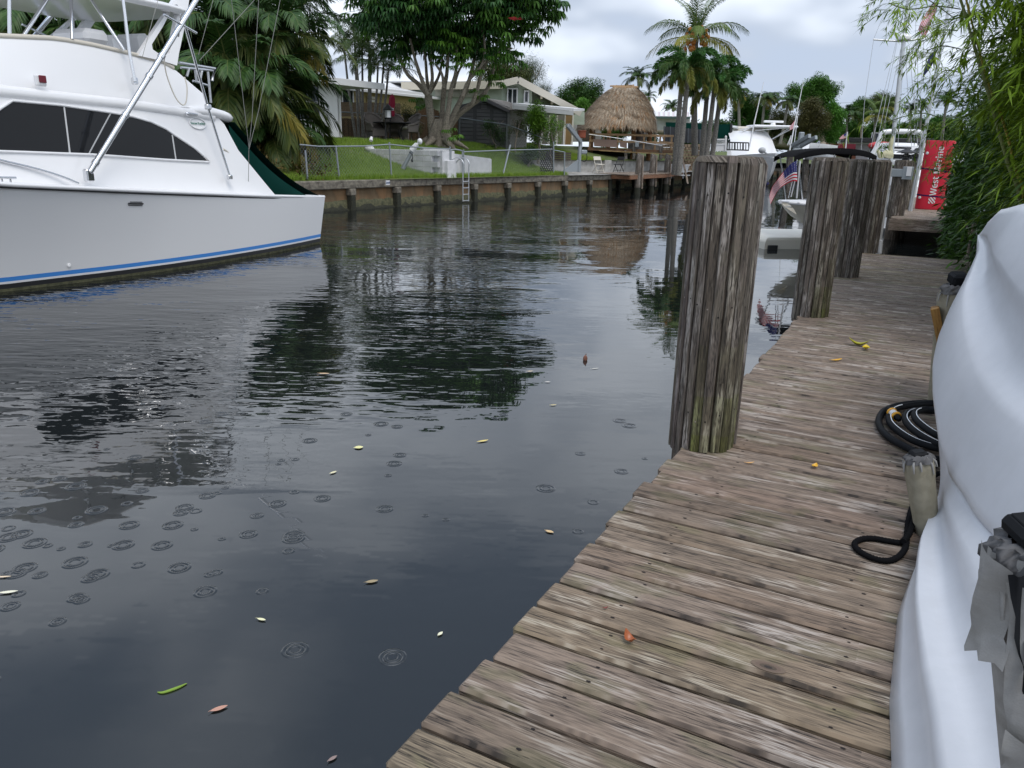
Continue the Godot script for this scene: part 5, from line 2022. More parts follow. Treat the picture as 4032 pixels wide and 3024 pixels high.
	var f1 := thing("flag", "limp striped flag high on the grey flagpole among the bamboo", "flag", Vector3(12.426, 6.741, -25.438))
	cloth_flag(f1, "stripe", [Vector3(12.456, 6.78, -25.422), Vector3(12.343, 6.767, -25.481), Vector3(12.28, 6.558, -25.627), Vector3(12.089, 6.239, -25.502), Vector3(12.095, 6.063, -25.612)], [Vector3(12.453, 6.551, -25.423), Vector3(12.431, 6.414, -25.492), Vector3(12.345, 6.233, -25.424), Vector3(12.368, 6.036, -25.525), Vector3(12.266, 5.819, -25.522)], false)
	var f2 := thing("flag", "limp dark blue flag below the striped one on the flagpole", "flag", Vector3(12.61, 5.462, -25.341))
	cloth_flag(f2, "cloth", [Vector3(12.607, 5.483, -25.342), Vector3(12.529, 5.327, -25.497), Vector3(12.382, 5.07, -25.348), Vector3(12.386, 4.709, -25.459)], [Vector3(12.583, 5.399, -25.355), Vector3(12.595, 5.183, -25.348), Vector3(12.594, 4.999, -25.462), Vector3(12.407, 4.717, -25.448)], false, true)

# ---------------------------------------------------------------- yards and houses on the far bank
func gp(p: Vector3, up := 0.0) -> Vector3:
	return Vector3(p.x, ground(p) + up, p.z)


# a flat piece through the given points (first three fix its plane) with the thickness z
func sheet(root: Node3D, called: String, m: Material, p: Array, z: Vector3, tint := Color.WHITE) -> MeshInstance3D:
	var x: Vector3 = (p[1] - p[0]).normalized()
	var nn: Vector3 = x.cross(p[2] - p[0]).normalized()
	var y := nn.cross(x)
	var poly := PackedVector2Array()
	for q in p:
		poly.append(Vector2((q - p[0]).dot(x), (q - p[0]).dot(y)))
	var g := G.new()
	g.col = tint
	g.slab(poly, p[0], x, y, z)
	return part(root, called, g, m)


func bars(root: Node3D, called: String, m: Material, list: Array, w: float, t := -1.0, tint := Color.WHITE) -> void:
	for q in list:
		var g := G.new()
		g.col = tint
		g.bar(q[0], q[1], w, t, minf(w, t if t > 0.0 else w) * 0.12)
		part(root, called, g, m)


func pipes(root: Node3D, called: String, m: Material, list: Array, r: float, tint := Color.WHITE) -> void:
	for q in list:
		var g := G.new()
		g.col = tint
		g.tube(q, r, 7)
		part(root, called, g, m)


# woven wire between two posts
func chain_link(root: Node3D, a: Vector3, b: Vector3, ha: float, hb: float, m: Material, step := 0.14) -> void:
	var g := G.new()
	var l := Vector2(b.x - a.x, b.z - a.z).length()
	var n := int(l / step)
	for dir in [-1, 1]:
		for k in range(-20, n + 20):
			var x0 := k * step
			var h := minf(ha, hb)
			var x1: float = x0 + dir * h
			var f0 := 0.0
			var f1 := 1.0
			if dir > 0:
				f0 = maxf(0.0, -x0 / h)
				f1 = minf(1.0, (l - x0) / h)
			else:
				f0 = maxf(0.0, (x0 - l) / h)
				f1 = minf(1.0, x0 / h)
			if f1 <= f0 + 0.02:
				continue
			var e0 := clampf(lerpf(x0, x1, f0) / l, 0, 1)
			var e1 := clampf(lerpf(x0, x1, f1) / l, 0, 1)
			g.tube([a.lerp(b, e0) + Vector3(0, f0 * lerpf(ha, hb, e0), 0), a.lerp(b, e1) + Vector3(0, f1 * lerpf(ha, hb, e1), 0)], 0.003, 3, false)
	part(root, "wire_mesh", g, m)


func build_left_bank_yard() -> void:
	M.galv.vertex_color_use_as_albedo = true
	var g: G
	# low chain link fence along the seawall
	var fence := thing("chain_link_fence", "low chain link fence with leaning posts along the edge of the lawn", "fence", wall_at(6, 0.5, 1.1))
	var tops := [Vector3(-7.513, 2.284, -27.733), Vector3(-6.59, 2.259, -29.112), Vector3(-5.024, 2.38, -31.453), Vector3(-2.919, 2.262, -34.599)]
	for k in 3:
		var a: Vector3 = tops[k]
		var b: Vector3 = tops[k + 1]
		pipes(fence, "top_rail", M.galv, [[a, (a + b) * 0.5 - Vector3(0, 0.03, 0), b]], 0.026)
		chain_link(fence, gp(a, 0.02), gp(b, 0.02), a.y - ground(a) - 0.04, b.y - ground(b) - 0.04, M.galv)
	pipes(fence, "post", M.galv, [[gp(tops[1], -0.1) + WE * 0.12, tops[1]], [gp(tops[2], -0.1) + WE * 0.1, tops[2] + Vector3(0, 0.08, 0)], [gp(tops[3], -0.1), tops[3] + Vector3(0, 0.1, 0)], [Vector3(-7.319, 1.115, -27.753), Vector3(-7.339, 2.106, -27.723)]], 0.035)
	var gate := thing("chain_link_gate", "narrow chain link gate with a pipe frame behind the ladder", "gate", gp(Vector3(-2.639, 1.121, -35.018)))
	pipes(gate, "frame", M.galv, [smooth([Vector3(-2.865, 1.184, -34.679), Vector3(-2.876, 2.103, -34.662), Vector3(-2.823, 2.242, -34.742), Vector3(-2.489, 2.215, -35.241), Vector3(-2.434, 2.083, -35.324), Vector3(-2.419, 1.175, -35.346)], 4), [Vector3(-2.363, 1.085, -35.43), Vector3(-2.385, 2.259, -35.397)]], 0.028)
	var f2 := thing("chain_link_fence", "sagging chain link fence right of the gate, running to the lattice panel", "fence", gp(Vector3(-0.567, 1.266, -38.114)))
	var t2 := [Vector3(-2.368, 2.16, -35.422), Vector3(-0.491, 2.277, -38.227), Vector3(1.819, 2.382, -41.68)]
	for k in 2:
		var a: Vector3 = t2[k]
		var b: Vector3 = t2[k + 1]
		pipes(f2, "top_rail", M.galv, [[a, b]], 0.028)
		chain_link(f2, gp(a, 0.0), gp(b, 0.0), a.y - ground(a) - 0.03, b.y - ground(b) - 0.03, M.galv)
	pipes(f2, "post", M.galv, [[Vector3(-0.661, 1.192, -37.973), Vector3(-0.361, 2.519, -38.422)], [Vector3(1.902, 1.219, -41.714), Vector3(1.837, 2.756, -41.618)], [Vector3(2.494, 1.109, -42.149), Vector3(2.455, 2.267, -42.091)]], 0.04)
	pipes(f2, "top_rail", M.galv, [[Vector3(1.893, 2.336, -41.701), Vector3(2.456, 2.253, -42.092)]], 0.025)
	# taller side fence
	var f3 := thing("chain_link_fence", "taller dark chain link fence sloping from the tree down to the seawall", "fence", gp(Vector3(-0.62, 2.5, -45)))
	var t3 := [Vector3(-10.28, 4.17, -47), Vector3(-6.28, 4.11, -47.5), Vector3(-3.41, 4, -47), Vector3(-0.63, 3.63, -45), Vector3(1.91, 2.77, -43.6)]
	M.dark_wire = mat("dark_wire", lin(0.1, 0.11, 0.105), 0.6)
	for k in 4:
		var a: Vector3 = t3[k]
		var b: Vector3 = t3[k + 1]
		pipes(f3, "top_rail", M.galv, [[a, b]], 0.03, Color(0.6, 0.62, 0.6))
		chain_link(f3, gp(a), gp(b), a.y - ground(a), b.y - ground(b), M.dark_wire, 0.12)
		pipes(f3, "post", M.galv, [[gp(b, -0.1), b + Vector3(0, 0.03, 0)]], 0.04, Color(0.5, 0.5, 0.47))
	# lattice panel leaning on the corner
	var lat := thing("lattice_panel", "dark diagonal lattice panel at the right end of the chain link fence", "lattice", gp(Vector3(1.528, 1.3, -41.425)))
	var la: Vector3 = Vector3(1.178, 1.271, -40.902)
	var lb: Vector3 = Vector3(1.875, 1.226, -41.944)
	var lw := lb - la
	lw.y = 0.0
	for k in range(-5, 6):
		for dir in [0.0, 1.0]:
			var x0 := k / 6.0
			var pts := []
			for f in [0.0, 1.0]:
				pts.append([clampf(x0 + (f if dir == 0.0 else 1.0 - f) * 1.0, 0, 1), f])
			var e0: float = x0 if dir == 0.0 else x0 + 1.0
			var sgn := 1.0 if dir == 0.0 else -1.0
			var ta := maxf(0.0, -e0 * sgn if sgn > 0 else (e0 - 1.0))
			var tb := minf(1.0, (1.0 - e0) if sgn > 0 else e0)
			if tb > ta + 0.05:
				bars(lat, "slat", M.black_paint, [[la + lw * (e0 + sgn * ta) + Vector3(0, ta * 1.25, 0) + WN * dir * 0.012, la + lw * (e0 + sgn * tb) + Vector3(0, tb * 1.25, 0) + WN * dir * 0.012]], 0.05, 0.012, Color(2.5, 2.6, 2.6))
	# white block walls
	var w1 := thing("white_block_wall", "long low white block wall stepping back into the grass slope", "wall", gp(Vector3(-3.327, 1.108, -33.99)))
	var far1: Vector3 = Vector3(-6.64, 2.19, -36)
	var near1: Vector3 = Vector3(-3.339, 1.981, -34.151)
	var topy := 2.2
	var dirw := (Vector3(near1.x - far1.x, 0, near1.z - far1.z)).normalized()
	for k in 9:
		for row in 5:
			var l := Vector3(near1.x - far1.x, 0, near1.z - far1.z).length() / 9.0
			var c := Vector3(far1.x, topy - 0.12 - row * 0.235, far1.z) + dirw * (k + 0.5 + (0.25 if row % 2 else -0.0)) * l
			if c.y + 0.15 < ground(c) - 0.1 or (row % 2 and k == 8):
				continue
			g = G.new()
			var f := rr(0.93, 1.03)
			g.col = Color(f, f, f)
			g.box(c, Vector3(l - 0.012, 0.226, 0.22), Basis(dirw, Vector3.UP, dirw.cross(Vector3.UP)), 0.012)
			part(w1, "block", g, M.white_block)
	g = G.new()
	g.ball(Vector3(far1.x, topy - 0.02, far1.z), Vector3(0.22, 0.16, 0.2), 6)
	part(w1, "rounded_end", g, M.white_block)
	bars(w1, "coping", M.white_block, [[Vector3(-4.44, 2.15, -37), Vector3(-3.18, 2.1, -37.5)]], 0.5, 0.3)
	var w2 := thing("white_block_wall", "white rendered wall panel with a square pier standing on the seawall", "wall", Vector3(-2.085, 1.094, -35.935))
	sheet(w2, "panel", M.white_block, [Vector3(-2.897, 1.091, -34.847), Vector3(-1.198, 1.033, -37.386), Vector3(-1.21, 1.853, -37.368), Vector3(-1.272, 1.889, -37.276), Vector3(-2.898, 2.091, -34.846)], WN * 0.2)
	g = G.new()
	var pc: Vector3 = Vector3(-3.176, 1.119, -34.664)
	g.box(Vector3(pc.x, 1.62, pc.z), Vector3(0.85, 1.15, 0.5), Basis(WE, Vector3.UP, -WN), 0.02)
	g.box(Vector3(pc.x, 1.42, pc.z) - WN * 0.2, Vector3(0.6, 0.75, 0.5), Basis(WE, Vector3.UP, -WN), 0.02)
	part(w2, "pier", g, M.white_block)
	# leaning davit arm on the lawn
	var dv := thing("davit_arm", "grey and white davit arm with a dangling cable leaning on the lawn", "davit", gp(Vector3(-4.84, 1.45, -34)))
	g = G.new()
	g.tube([Vector3(-4.87, 1.41, -34), Vector3(-4.63, 1.85, -34), Vector3(-4.42, 2.22, -34)], [0.10, 0.085, 0.07], 8)
	part(dv, "arm", g, M.galv)
	g = G.new()
	g.tube([Vector3(-4.49, 2.16, -34), Vector3(-4.26, 2.43, -34)], [0.13, 0.1], 8)
	g.ball(Vector3(-4.14, 2.54, -34), Vector3(0.11, 0.13, 0.11), 6)
	g.tube([Vector3(-4.26, 2.43, -34), Vector3(-4.14, 2.53, -34)], 0.05, 6)
	part(dv, "head", g, M.white_paint)
	g = G.new()
	g.tube(smooth([Vector3(-4.58, 2.1, -33.9), Vector3(-4.44, 2, -33.8), Vector3(-4.43, 1.86, -33.8), Vector3(-4.45, 1.79, -33.8)], 4), 0.02, 5)
	g.ball(Vector3(-4.45, 1.76, -33.8), Vector3(0.05, 0.07, 0.05), 5)
	part(dv, "cable", g, M.rubber)
	# closed umbrella, table, wicker chairs
	var ub := gp(Vector3(-6.85, 2.7, -43))
	var um := thing("patio_umbrella", "closed red patio umbrella standing by the wicker chairs", "umbrella", ub)
	g = G.new()
	g.tube([ub, Vector3(-6.71, 4.91, -43)], 0.03, 7)
	g.box(ub + Vector3(0, 0.06, 0), Vector3(0.5, 0.12, 0.5), Basis.IDENTITY, 0.03)
	part(um, "pole", g, M.black_paint)
	g = G.new()
	var ut: Vector3 = Vector3(-6.66, 4.96, -43)
	var ul: Vector3 = Vector3(-6.71, 3.85, -43)
	var hgt := ut.y - ul.y
	var rows := []
	for k in 12:
		var f := k / 11.0
		var ring := PackedVector3Array()
		for i in 24:
			var a := TAU * i / 24.0
			var r := along(f, [Vector2(0, 0.13), Vector2(0.15, 0.15), Vector2(0.28, 0.11), Vector2(0.55, 0.15), Vector2(0.85, 0.12), Vector2(0.97, 0.06), Vector2(1, 0.01)]) * (1.0 + 0.22 * sin(a * 4.0 + f * 2.0))
			ring.append(ul.lerp(ut, f) + Vector3(cos(a) * r, 0, sin(a) * r))
		rows.append(ring)
	g.grid(rows, true, false)
	part(um, "canopy", g, M.red_cloth)
	g = G.new()
	g.lathe(PackedVector2Array([Vector2(0.13, 0), Vector2(0.13, 0.12)]), 12, ul.lerp(ut, 0.26))
	part(um, "tie", g, M.white_paint)
	var tb := gp(Vector3(-6.61, 2.69, -42.5))
	var tab := thing("patio_table", "dark glass topped patio table between the wicker chairs", "table", tb)
	g = G.new()
	g.lathe(PackedVector2Array([Vector2(0.02, 0.84), Vector2(1.0, 0.84), Vector2(1.02, 0.86), Vector2(1.0, 0.88), Vector2(0.01, 0.88)]), 24, tb)
	part(tab, "top", g, M.black_paint)
	for k in 4:
		var a := TAU * k / 4.0 + 0.5
		var o := Vector3(cos(a), 0, sin(a))
		pipes(tab, "leg", M.black_paint, [smooth([tb + o * 0.8 + Vector3(0, 0.84, 0), tb + o * 0.6 + Vector3(0, 0.6, 0), tb + o * 0.55 + Vector3(0, 0.3, 0), tb + o * 0.75], 4)], 0.03)
	wicker_chair(gp(Vector3(-7.49, 2.67, -42.5)), 0.75, "wicker armchair left of the patio table, turned to the right")
	wicker_chair(gp(Vector3(-6.64, 2.71, -43.8)), 3.0, "wicker armchair behind the table seen from the back")
	wicker_chair(gp(Vector3(-5.68, 2.68, -42.5)), -0.9, "wicker armchair right of the table with a pale cushion", true)
	# lantern on a stake, hanging feeder
	var lp := gp(Vector3(-6.75, 2.67, -41))
	var ls := thing("garden_lantern", "black lantern hanging on a stake before the red umbrella", "lantern", lp)
	pipes(ls, "stake", M.black_paint, [[lp, Vector3(-6.69, 4.06, -41)]], 0.022)
	g = G.new()
	var lh: Vector3 = Vector3(-6.58, 3.66, -41)
	g.lathe(PackedVector2Array([Vector2(0.3, 0.42), Vector2(0.12, 0.6), Vector2(0.02, 0.7)]), 8, lh)
	g.lathe(PackedVector2Array([Vector2(0.02, 0), Vector2(0.2, 0.0), Vector2(0.2, 0.05)]), 8, lh)
	for k in 4:
		var o := Vector3(cos(k * TAU / 4 + 0.4), 0, sin(k * TAU / 4 + 0.4)) * 0.18
		g.tube([lh + o, lh + o + Vector3(0, 0.43, 0)], 0.015, 4)
	part(ls, "frame", g, M.black_paint)
	g = G.new()
	g.lathe(PackedVector2Array([Vector2(0.15, 0.05), Vector2(0.15, 0.4)]), 8, lh)
	part(ls, "glass", g, M.white_paint)
	var sp := gp(Vector3(-6.57, 2.35, -36))
	var spot := thing("garden_spotlight", "small white spotlight on a bent stake in the grass", "spotlight", sp)
	pipes(spot, "stake", M.black_paint, [[sp, Vector3(-6.54, 2.85, -36)]], 0.012)
	g = G.new()
	g.tube([Vector3(-6.54, 2.69, -36), Vector3(-6.56, 2.54, -35.9)], [0.06, 0.09], 9)
	part(spot, "head", g, M.white_paint)
	# davit by the lattice, with its triangular base
	var db: Vector3 = Vector3(3.454, 1.201, -44.663)
	var dav := thing("boat_davit", "grey boat davit with raised arm and winch at the seawall", "davit", db)
	pipes(dav, "post", M.galv, [smooth([db, Vector3(3.429, 2.219, -44.626), Vector3(3.469, 2.61, -44.685), Vector3(3.439, 2.868, -44.641)], 4)], 0.11, Color(1.1, 1.1, 1.1))
	bars(dav, "arm", M.galv, [[Vector3(3.489, 2.805, -44.715), Vector3(2.596, 3.633, -43.381)]], 0.16, 0.2, Color(0.9, 0.9, 0.9))
	bars(dav, "arm", M.galv, [[Vector3(3.539, 2.872, -44.79), Vector3(2.744, 3.718, -43.602)]], 0.05, 0.06, Color(1.5, 1.5, 1.5))
	g = G.new()
	g.box(Vector3(3.673, 2.289, -44.991), Vector3(0.55, 0.22, 0.25), Basis(WE, Vector3.UP, -WN), 0.05)
	part(dav, "winch", g, M.galv)
	sheet(dav, "base_fin", M.galv, [Vector3(2.428, 1.235, -43.13), Vector3(3.554, 1.219, -44.813), Vector3(3.513, 1.958, -44.751)], WN * 0.05)
	g = G.new()
	g.tube(smooth([Vector3(3.863, 2.26, -45.275), Vector3(3.911, 1.964, -45.166), Vector3(3.78, 1.765, -44.971), Vector3(3.582, 1.816, -44.675)], 4), 0.02, 5)
	part(dav, "cord", g, M.rubber)
	# folding chairs
	folding_chair(Vector3(4.853, 1.149, -47.834), 0.5, M.beige, "beige metal folding chair on the walkway before the low wall")
	folding_chair(Vector3(6.369, 1.168, -50.099), -0.7, M.black_paint, "black folding chair on the walkway left of the pilings")
	# low concrete retaining wall along the walk
	var rw := thing("retaining_wall", "low pale concrete wall behind the walkway, below the tiki hut", "wall", wall_at(22, 2.9, 1.08))
	for k in 8:
		var t0 := 17.9 + k * 2.45
		var c := wall_at(t0 + 1.22, 3.0, 1.43)
		g = G.new()
		g.box(c, Vector3(2.44, 0.74, 0.2), Basis(WE, Vector3.UP, -WN), 0.02)
		part(rw, "panel", g, M.pale_concrete)
	g = G.new()
	g.box(Vector3(5.718, 1.438, -51.734), Vector3(0.9, 0.76, 0.36), Basis(WE, Vector3.UP, -WN), 0.02)
	part(rw, "pier", g, M.pale_concrete)
	# timber platform over the water and its pilings
	var pf := thing("timber_platform", "low timber boat platform over the water behind three pilings", "dock", Vector3(7, 1.1, -51))
	var e0 := Vector3(6.45, 1.09, -45.4)
	var e1 := Vector3(9.6, 1.09, -51.4)
	var e2 := Vector3(13.6, 1.09, -62.9)
	for k in 44:
		var f := k / 44.0
		var o := e0.lerp(e1, f * 2.75) if f < 0.364 else e1.lerp(e2, (f - 0.364) / 0.636)
		var inn := Vector3(4.7, 1.09, -47.6).lerp(Vector3(8.4, 1.09, -54.2), f * 2.75) if f < 0.364 else Vector3(8.4, 1.09, -54.2).lerp(Vector3(12.2, 1.09, -64.0), (f - 0.364) / 0.636)
		g = G.new()
		g.uo = Vector2(rr(0, 4), rr(0, 4))
		var v := rr(1.1, 1.6)
		g.col = Color(v, v * 0.95, v * 0.9)
		g.bar(inn, o, 0.38, 0.05, 0.006)
		part(pf, "plank", g, M.deck_wood)
	bars(pf, "fascia", M.new_wood, [[Vector3(5.3, 0.95, -46.5), e0 - Vector3(0, 0.14, 0)], [e0 - Vector3(0, 0.14, 0), e1 - Vector3(0, 0.14, 0)], [e1 - Vector3(0, 0.14, 0), e2 - Vector3(0, 0.14, 0)]], 0.06, 0.22, Color(0.55, 0.42, 0.4))
	for q in [[Vector3(7.07, 1.42, -46.6), "round grey piling with a rope shackle, first of three at the platform"], [Vector3(8.45, 1.38, -50), "round grey piling in the middle of three at the platform"], [Vector3(10, 1.34, -53.5), "round grey piling, last of three at the platform near the palms"]]:
		var c: Vector3 = q[0]
		c.y = 0.0
		var pl := thing("mooring_piling", q[1], "piling", c, "three pilings in the water at the platform")
		g = G.new()
		g.col = Color(1.4, 1.4, 1.4)
		g.tube([c + Vector3(0, 0.35, 0), c + Vector3(0, 2.22, 0), c + Vector3(0.02, 2.27, 0)], [0.19, 0.17, 0.12], 12)
		part(pl, "shaft", g, M.pile_wood)
		g = G.new()
		g.tube([c - Vector3(0, 1.0, 0), c + Vector3(0, 0.36, 0)], 0.195, 12)
		part(pl, "wet_foot", g, M.black_growth)
		bars(pl, "rub_plank", M.deck_wood, [[c + Vector3(0.27, 0.3, 0.05), c + Vector3(0.2, 2.2, 0.05)]], 0.09, 0.14, Color(1.6, 1.6, 1.6))
	# white tub on a stand and a leaning plank
	var wt := thing("white_tub", "white plastic fish cleaning tub with drain pipe beyond the pilings", "tub", Vector3(11.08, 1.22, -55))
	g = G.new()
	rows = []
	var wc: Vector3 = Vector3(11.05, 1.45, -55)
	for e in [[0.62, -0.34], [0.72, 0.1], [0.78, 0.12], [0.78, 0.18], [0.68, 0.18], [0.6, -0.2]]:
		var ring := PackedVector3Array()
		for k in 16:
			var a := TAU * k / 16.0
			ring.append(wc + Vector3(signf(cos(a)) * pow(absf(cos(a)), 0.4) * e[0], e[1], signf(sin(a)) * pow(absf(sin(a)), 0.4) * e[0] * 0.7))
		rows.append(ring)
	g.grid(rows, true, false)
	part(wt, "basin", g, M.white_paint)
	pipes(wt, "drain_pipe", M.white_paint, [[Vector3(10.99, 1.19, -54.5), Vector3(10.93, 0.96, -54.5), Vector3(11.15, 0.92, -54.5), Vector3(11.91, 0.92, -55)]], 0.04)
	bars(wt, "leg", M.white_paint, [[wc + Vector3(-0.4, -0.3, 0), wc + Vector3(-0.4, -0.75, 0)], [wc + Vector3(0.4, -0.3, 0), wc + Vector3(0.4, -0.75, 0)]], 0.06)
	bars(wt, "leaning_plank", M.deck_wood, [[Vector3(11.22, 2, -54.5), Vector3(11.39, 0.43, -53)]], 0.12, 0.05, Color(1.3, 1.3, 1.3))


func wicker_chair(b: Vector3, turn: float, label: String, cushion := false) -> void:
	var o := thing("wicker_chair", label, "chair", b, "wicker armchairs round the patio table")
	o.rotation.y = turn
	o.scale = Vector3.ONE * 1.2
	var g := G.new()
	g.box(Vector3(0, 0.4, 0.02), Vector3(0.62, 0.16, 0.58), Basis.IDENTITY, 0.05)
	part(o, "seat", g, M.wicker, true)
	g = G.new()
	var rows := []
	for k in 9:
		var f := k / 8.0
		var row := PackedVector3Array()
		for i in 9:
			var a := PI * (0.08 + 0.84 * i / 8.0)
			var h := 0.45 + f * (0.35 + 0.32 * sin(a))
			row.append(Vector3(-cos(a) * (0.38 + 0.06 * f), h, -0.1 - sin(a) * (0.24 + 0.12 * f)))
		rows.append(row)
	g.grid(rows)
	var top := []
	for p in rows[8]:
		top.append(p)
	g.tube(top, 0.045, 6)
	part(o, "backrest", g, M.wicker, true)
	for s in [-1.0, 1.0]:
		g = G.new()
		g.tube(smooth([Vector3(0.4 * s, 0.78, -0.18), Vector3(0.44 * s, 0.68, 0.05), Vector3(0.42 * s, 0.64, 0.28), Vector3(0.38 * s, 0.5, 0.34)], 4), 0.05, 6)
		g.box(Vector3(0.39 * s, 0.5, 0.08), Vector3(0.05, 0.3, 0.5), Basis.IDENTITY, 0.02)
		part(o, "arm", g, M.wicker, true)
		for z in [-0.24, 0.26]:
			g = G.new()
			g.tube([Vector3(0.3 * s, 0.36, z), Vector3(0.34 * s, -0.02, z * 1.15)], 0.035, 6)
			part(o, "leg", g, M.wicker, true)
	g = G.new()
	g.box(Vector3(0, 0.26, 0.29), Vector3(0.58, 0.22, 0.03), Basis.IDENTITY, 0.01)
	part(o, "apron", g, M.wicker, true)
	if cushion:
		g = G.new()
		g.box(Vector3(0, 0.53, 0.08), Vector3(0.58, 0.14, 0.55), Basis.IDENTITY, 0.06)
		part(o, "cushion", g, M.beige, true)


func folding_chair(b: Vector3, turn: float, m: Material, label: String) -> void:
	b.y = 1.09
	var o := thing("folding_chair", label, "chair", b, "metal folding chairs on the walkway")
	o.rotation.y = turn
	o.scale = Vector3.ONE * 1.12
	for s in [-0.22, 0.22]:
		var g := G.new()
		g.tube([Vector3(s, 0.84, -0.2), Vector3(s, 0.42, 0.0), Vector3(s, 0.0, 0.26)], 0.018, 6)
		part(o, "front_leg", g, m, true)
		g = G.new()
		g.tube([Vector3(s * 0.9, 0.46, 0.16), Vector3(s * 0.9, 0.0, -0.28)], 0.018, 6)
		part(o, "rear_leg", g, m, true)
	var g := G.new()
	g.box(Vector3(0, 0.46, 0.08), Vector3(0.42, 0.03, 0.4), Basis(Vector3.RIGHT, 0.06), 0.012)
	part(o, "seat", g, m, true)
	g = G.new()
	g.box(Vector3(0, 0.76, -0.16), Vector3(0.42, 0.2, 0.025), Basis(Vector3.RIGHT, -0.3), 0.01)
	part(o, "backrest", g, m, true)
	g = G.new()
	g.tube([Vector3(-0.22, 0.14, 0.18), Vector3(0.22, 0.14, 0.18)], 0.012, 5)
	g.tube([Vector3(-0.2, 0.14, -0.2), Vector3(0.2, 0.14, -0.2)], 0.012, 5)
	part(o, "crossbar", g, m, true)


func window(root: Node3D, o: Vector3, x: Vector3, y: Vector3, w: float, h: float, split: int, nn: Vector3, deep := 0.05) -> void:
	# o: lower left corner on the wall; nn: outwards
	var f := G.new()
	var t := 0.09
	var bas := Basis(x, y, nn)
	f.box(o + x * w * 0.5 + y * t * 0.5 + nn * deep * 0.5, Vector3(w, t, deep + 0.04), bas, 0.01)
	f.box(o + x * w * 0.5 + y * (h - t * 0.5) + nn * deep * 0.5, Vector3(w, t, deep + 0.04), bas, 0.01)
	for s in [t * 0.5, w - t * 0.5]:
		f.box(o + x * s + y * h * 0.5 + nn * deep * 0.5, Vector3(t, h - t * 2, deep + 0.04), bas, 0.01)
	if split == 1:
		f.box(o + x * w * 0.5 + y * h * 0.5 + nn * deep * 0.5, Vector3(t * 0.8, h - t * 2, deep + 0.05), bas, 0.01)
	elif split == 2:
		f.box(o + x * w * 0.5 + y * h * 0.5 + nn * deep * 0.5, Vector3(w - t * 2, t * 0.8, deep + 0.05), bas, 0.01)
	var fr := part(root, "window", f, M.white_paint)
	for k in (2 if split else 1):
		var g := G.new()
		var c := o + x * w * 0.5 + y * h * 0.5 + nn * 0.02
		var s := Vector3(w - t * 2, h - t * 2, 0.01)
		if split == 1:
			c += x * (w * 0.25 - t * 0.25) * (1 if k else -1)
			s.x = w * 0.5 - t * 1.4
		elif split == 2:
			c += y * (h * 0.25 - t * 0.25) * (1 if k else -1)
			s.y = h * 0.5 - t * 1.4
		g.box(c, s, bas)
		part(fr, "pane", g, M.window_glass)


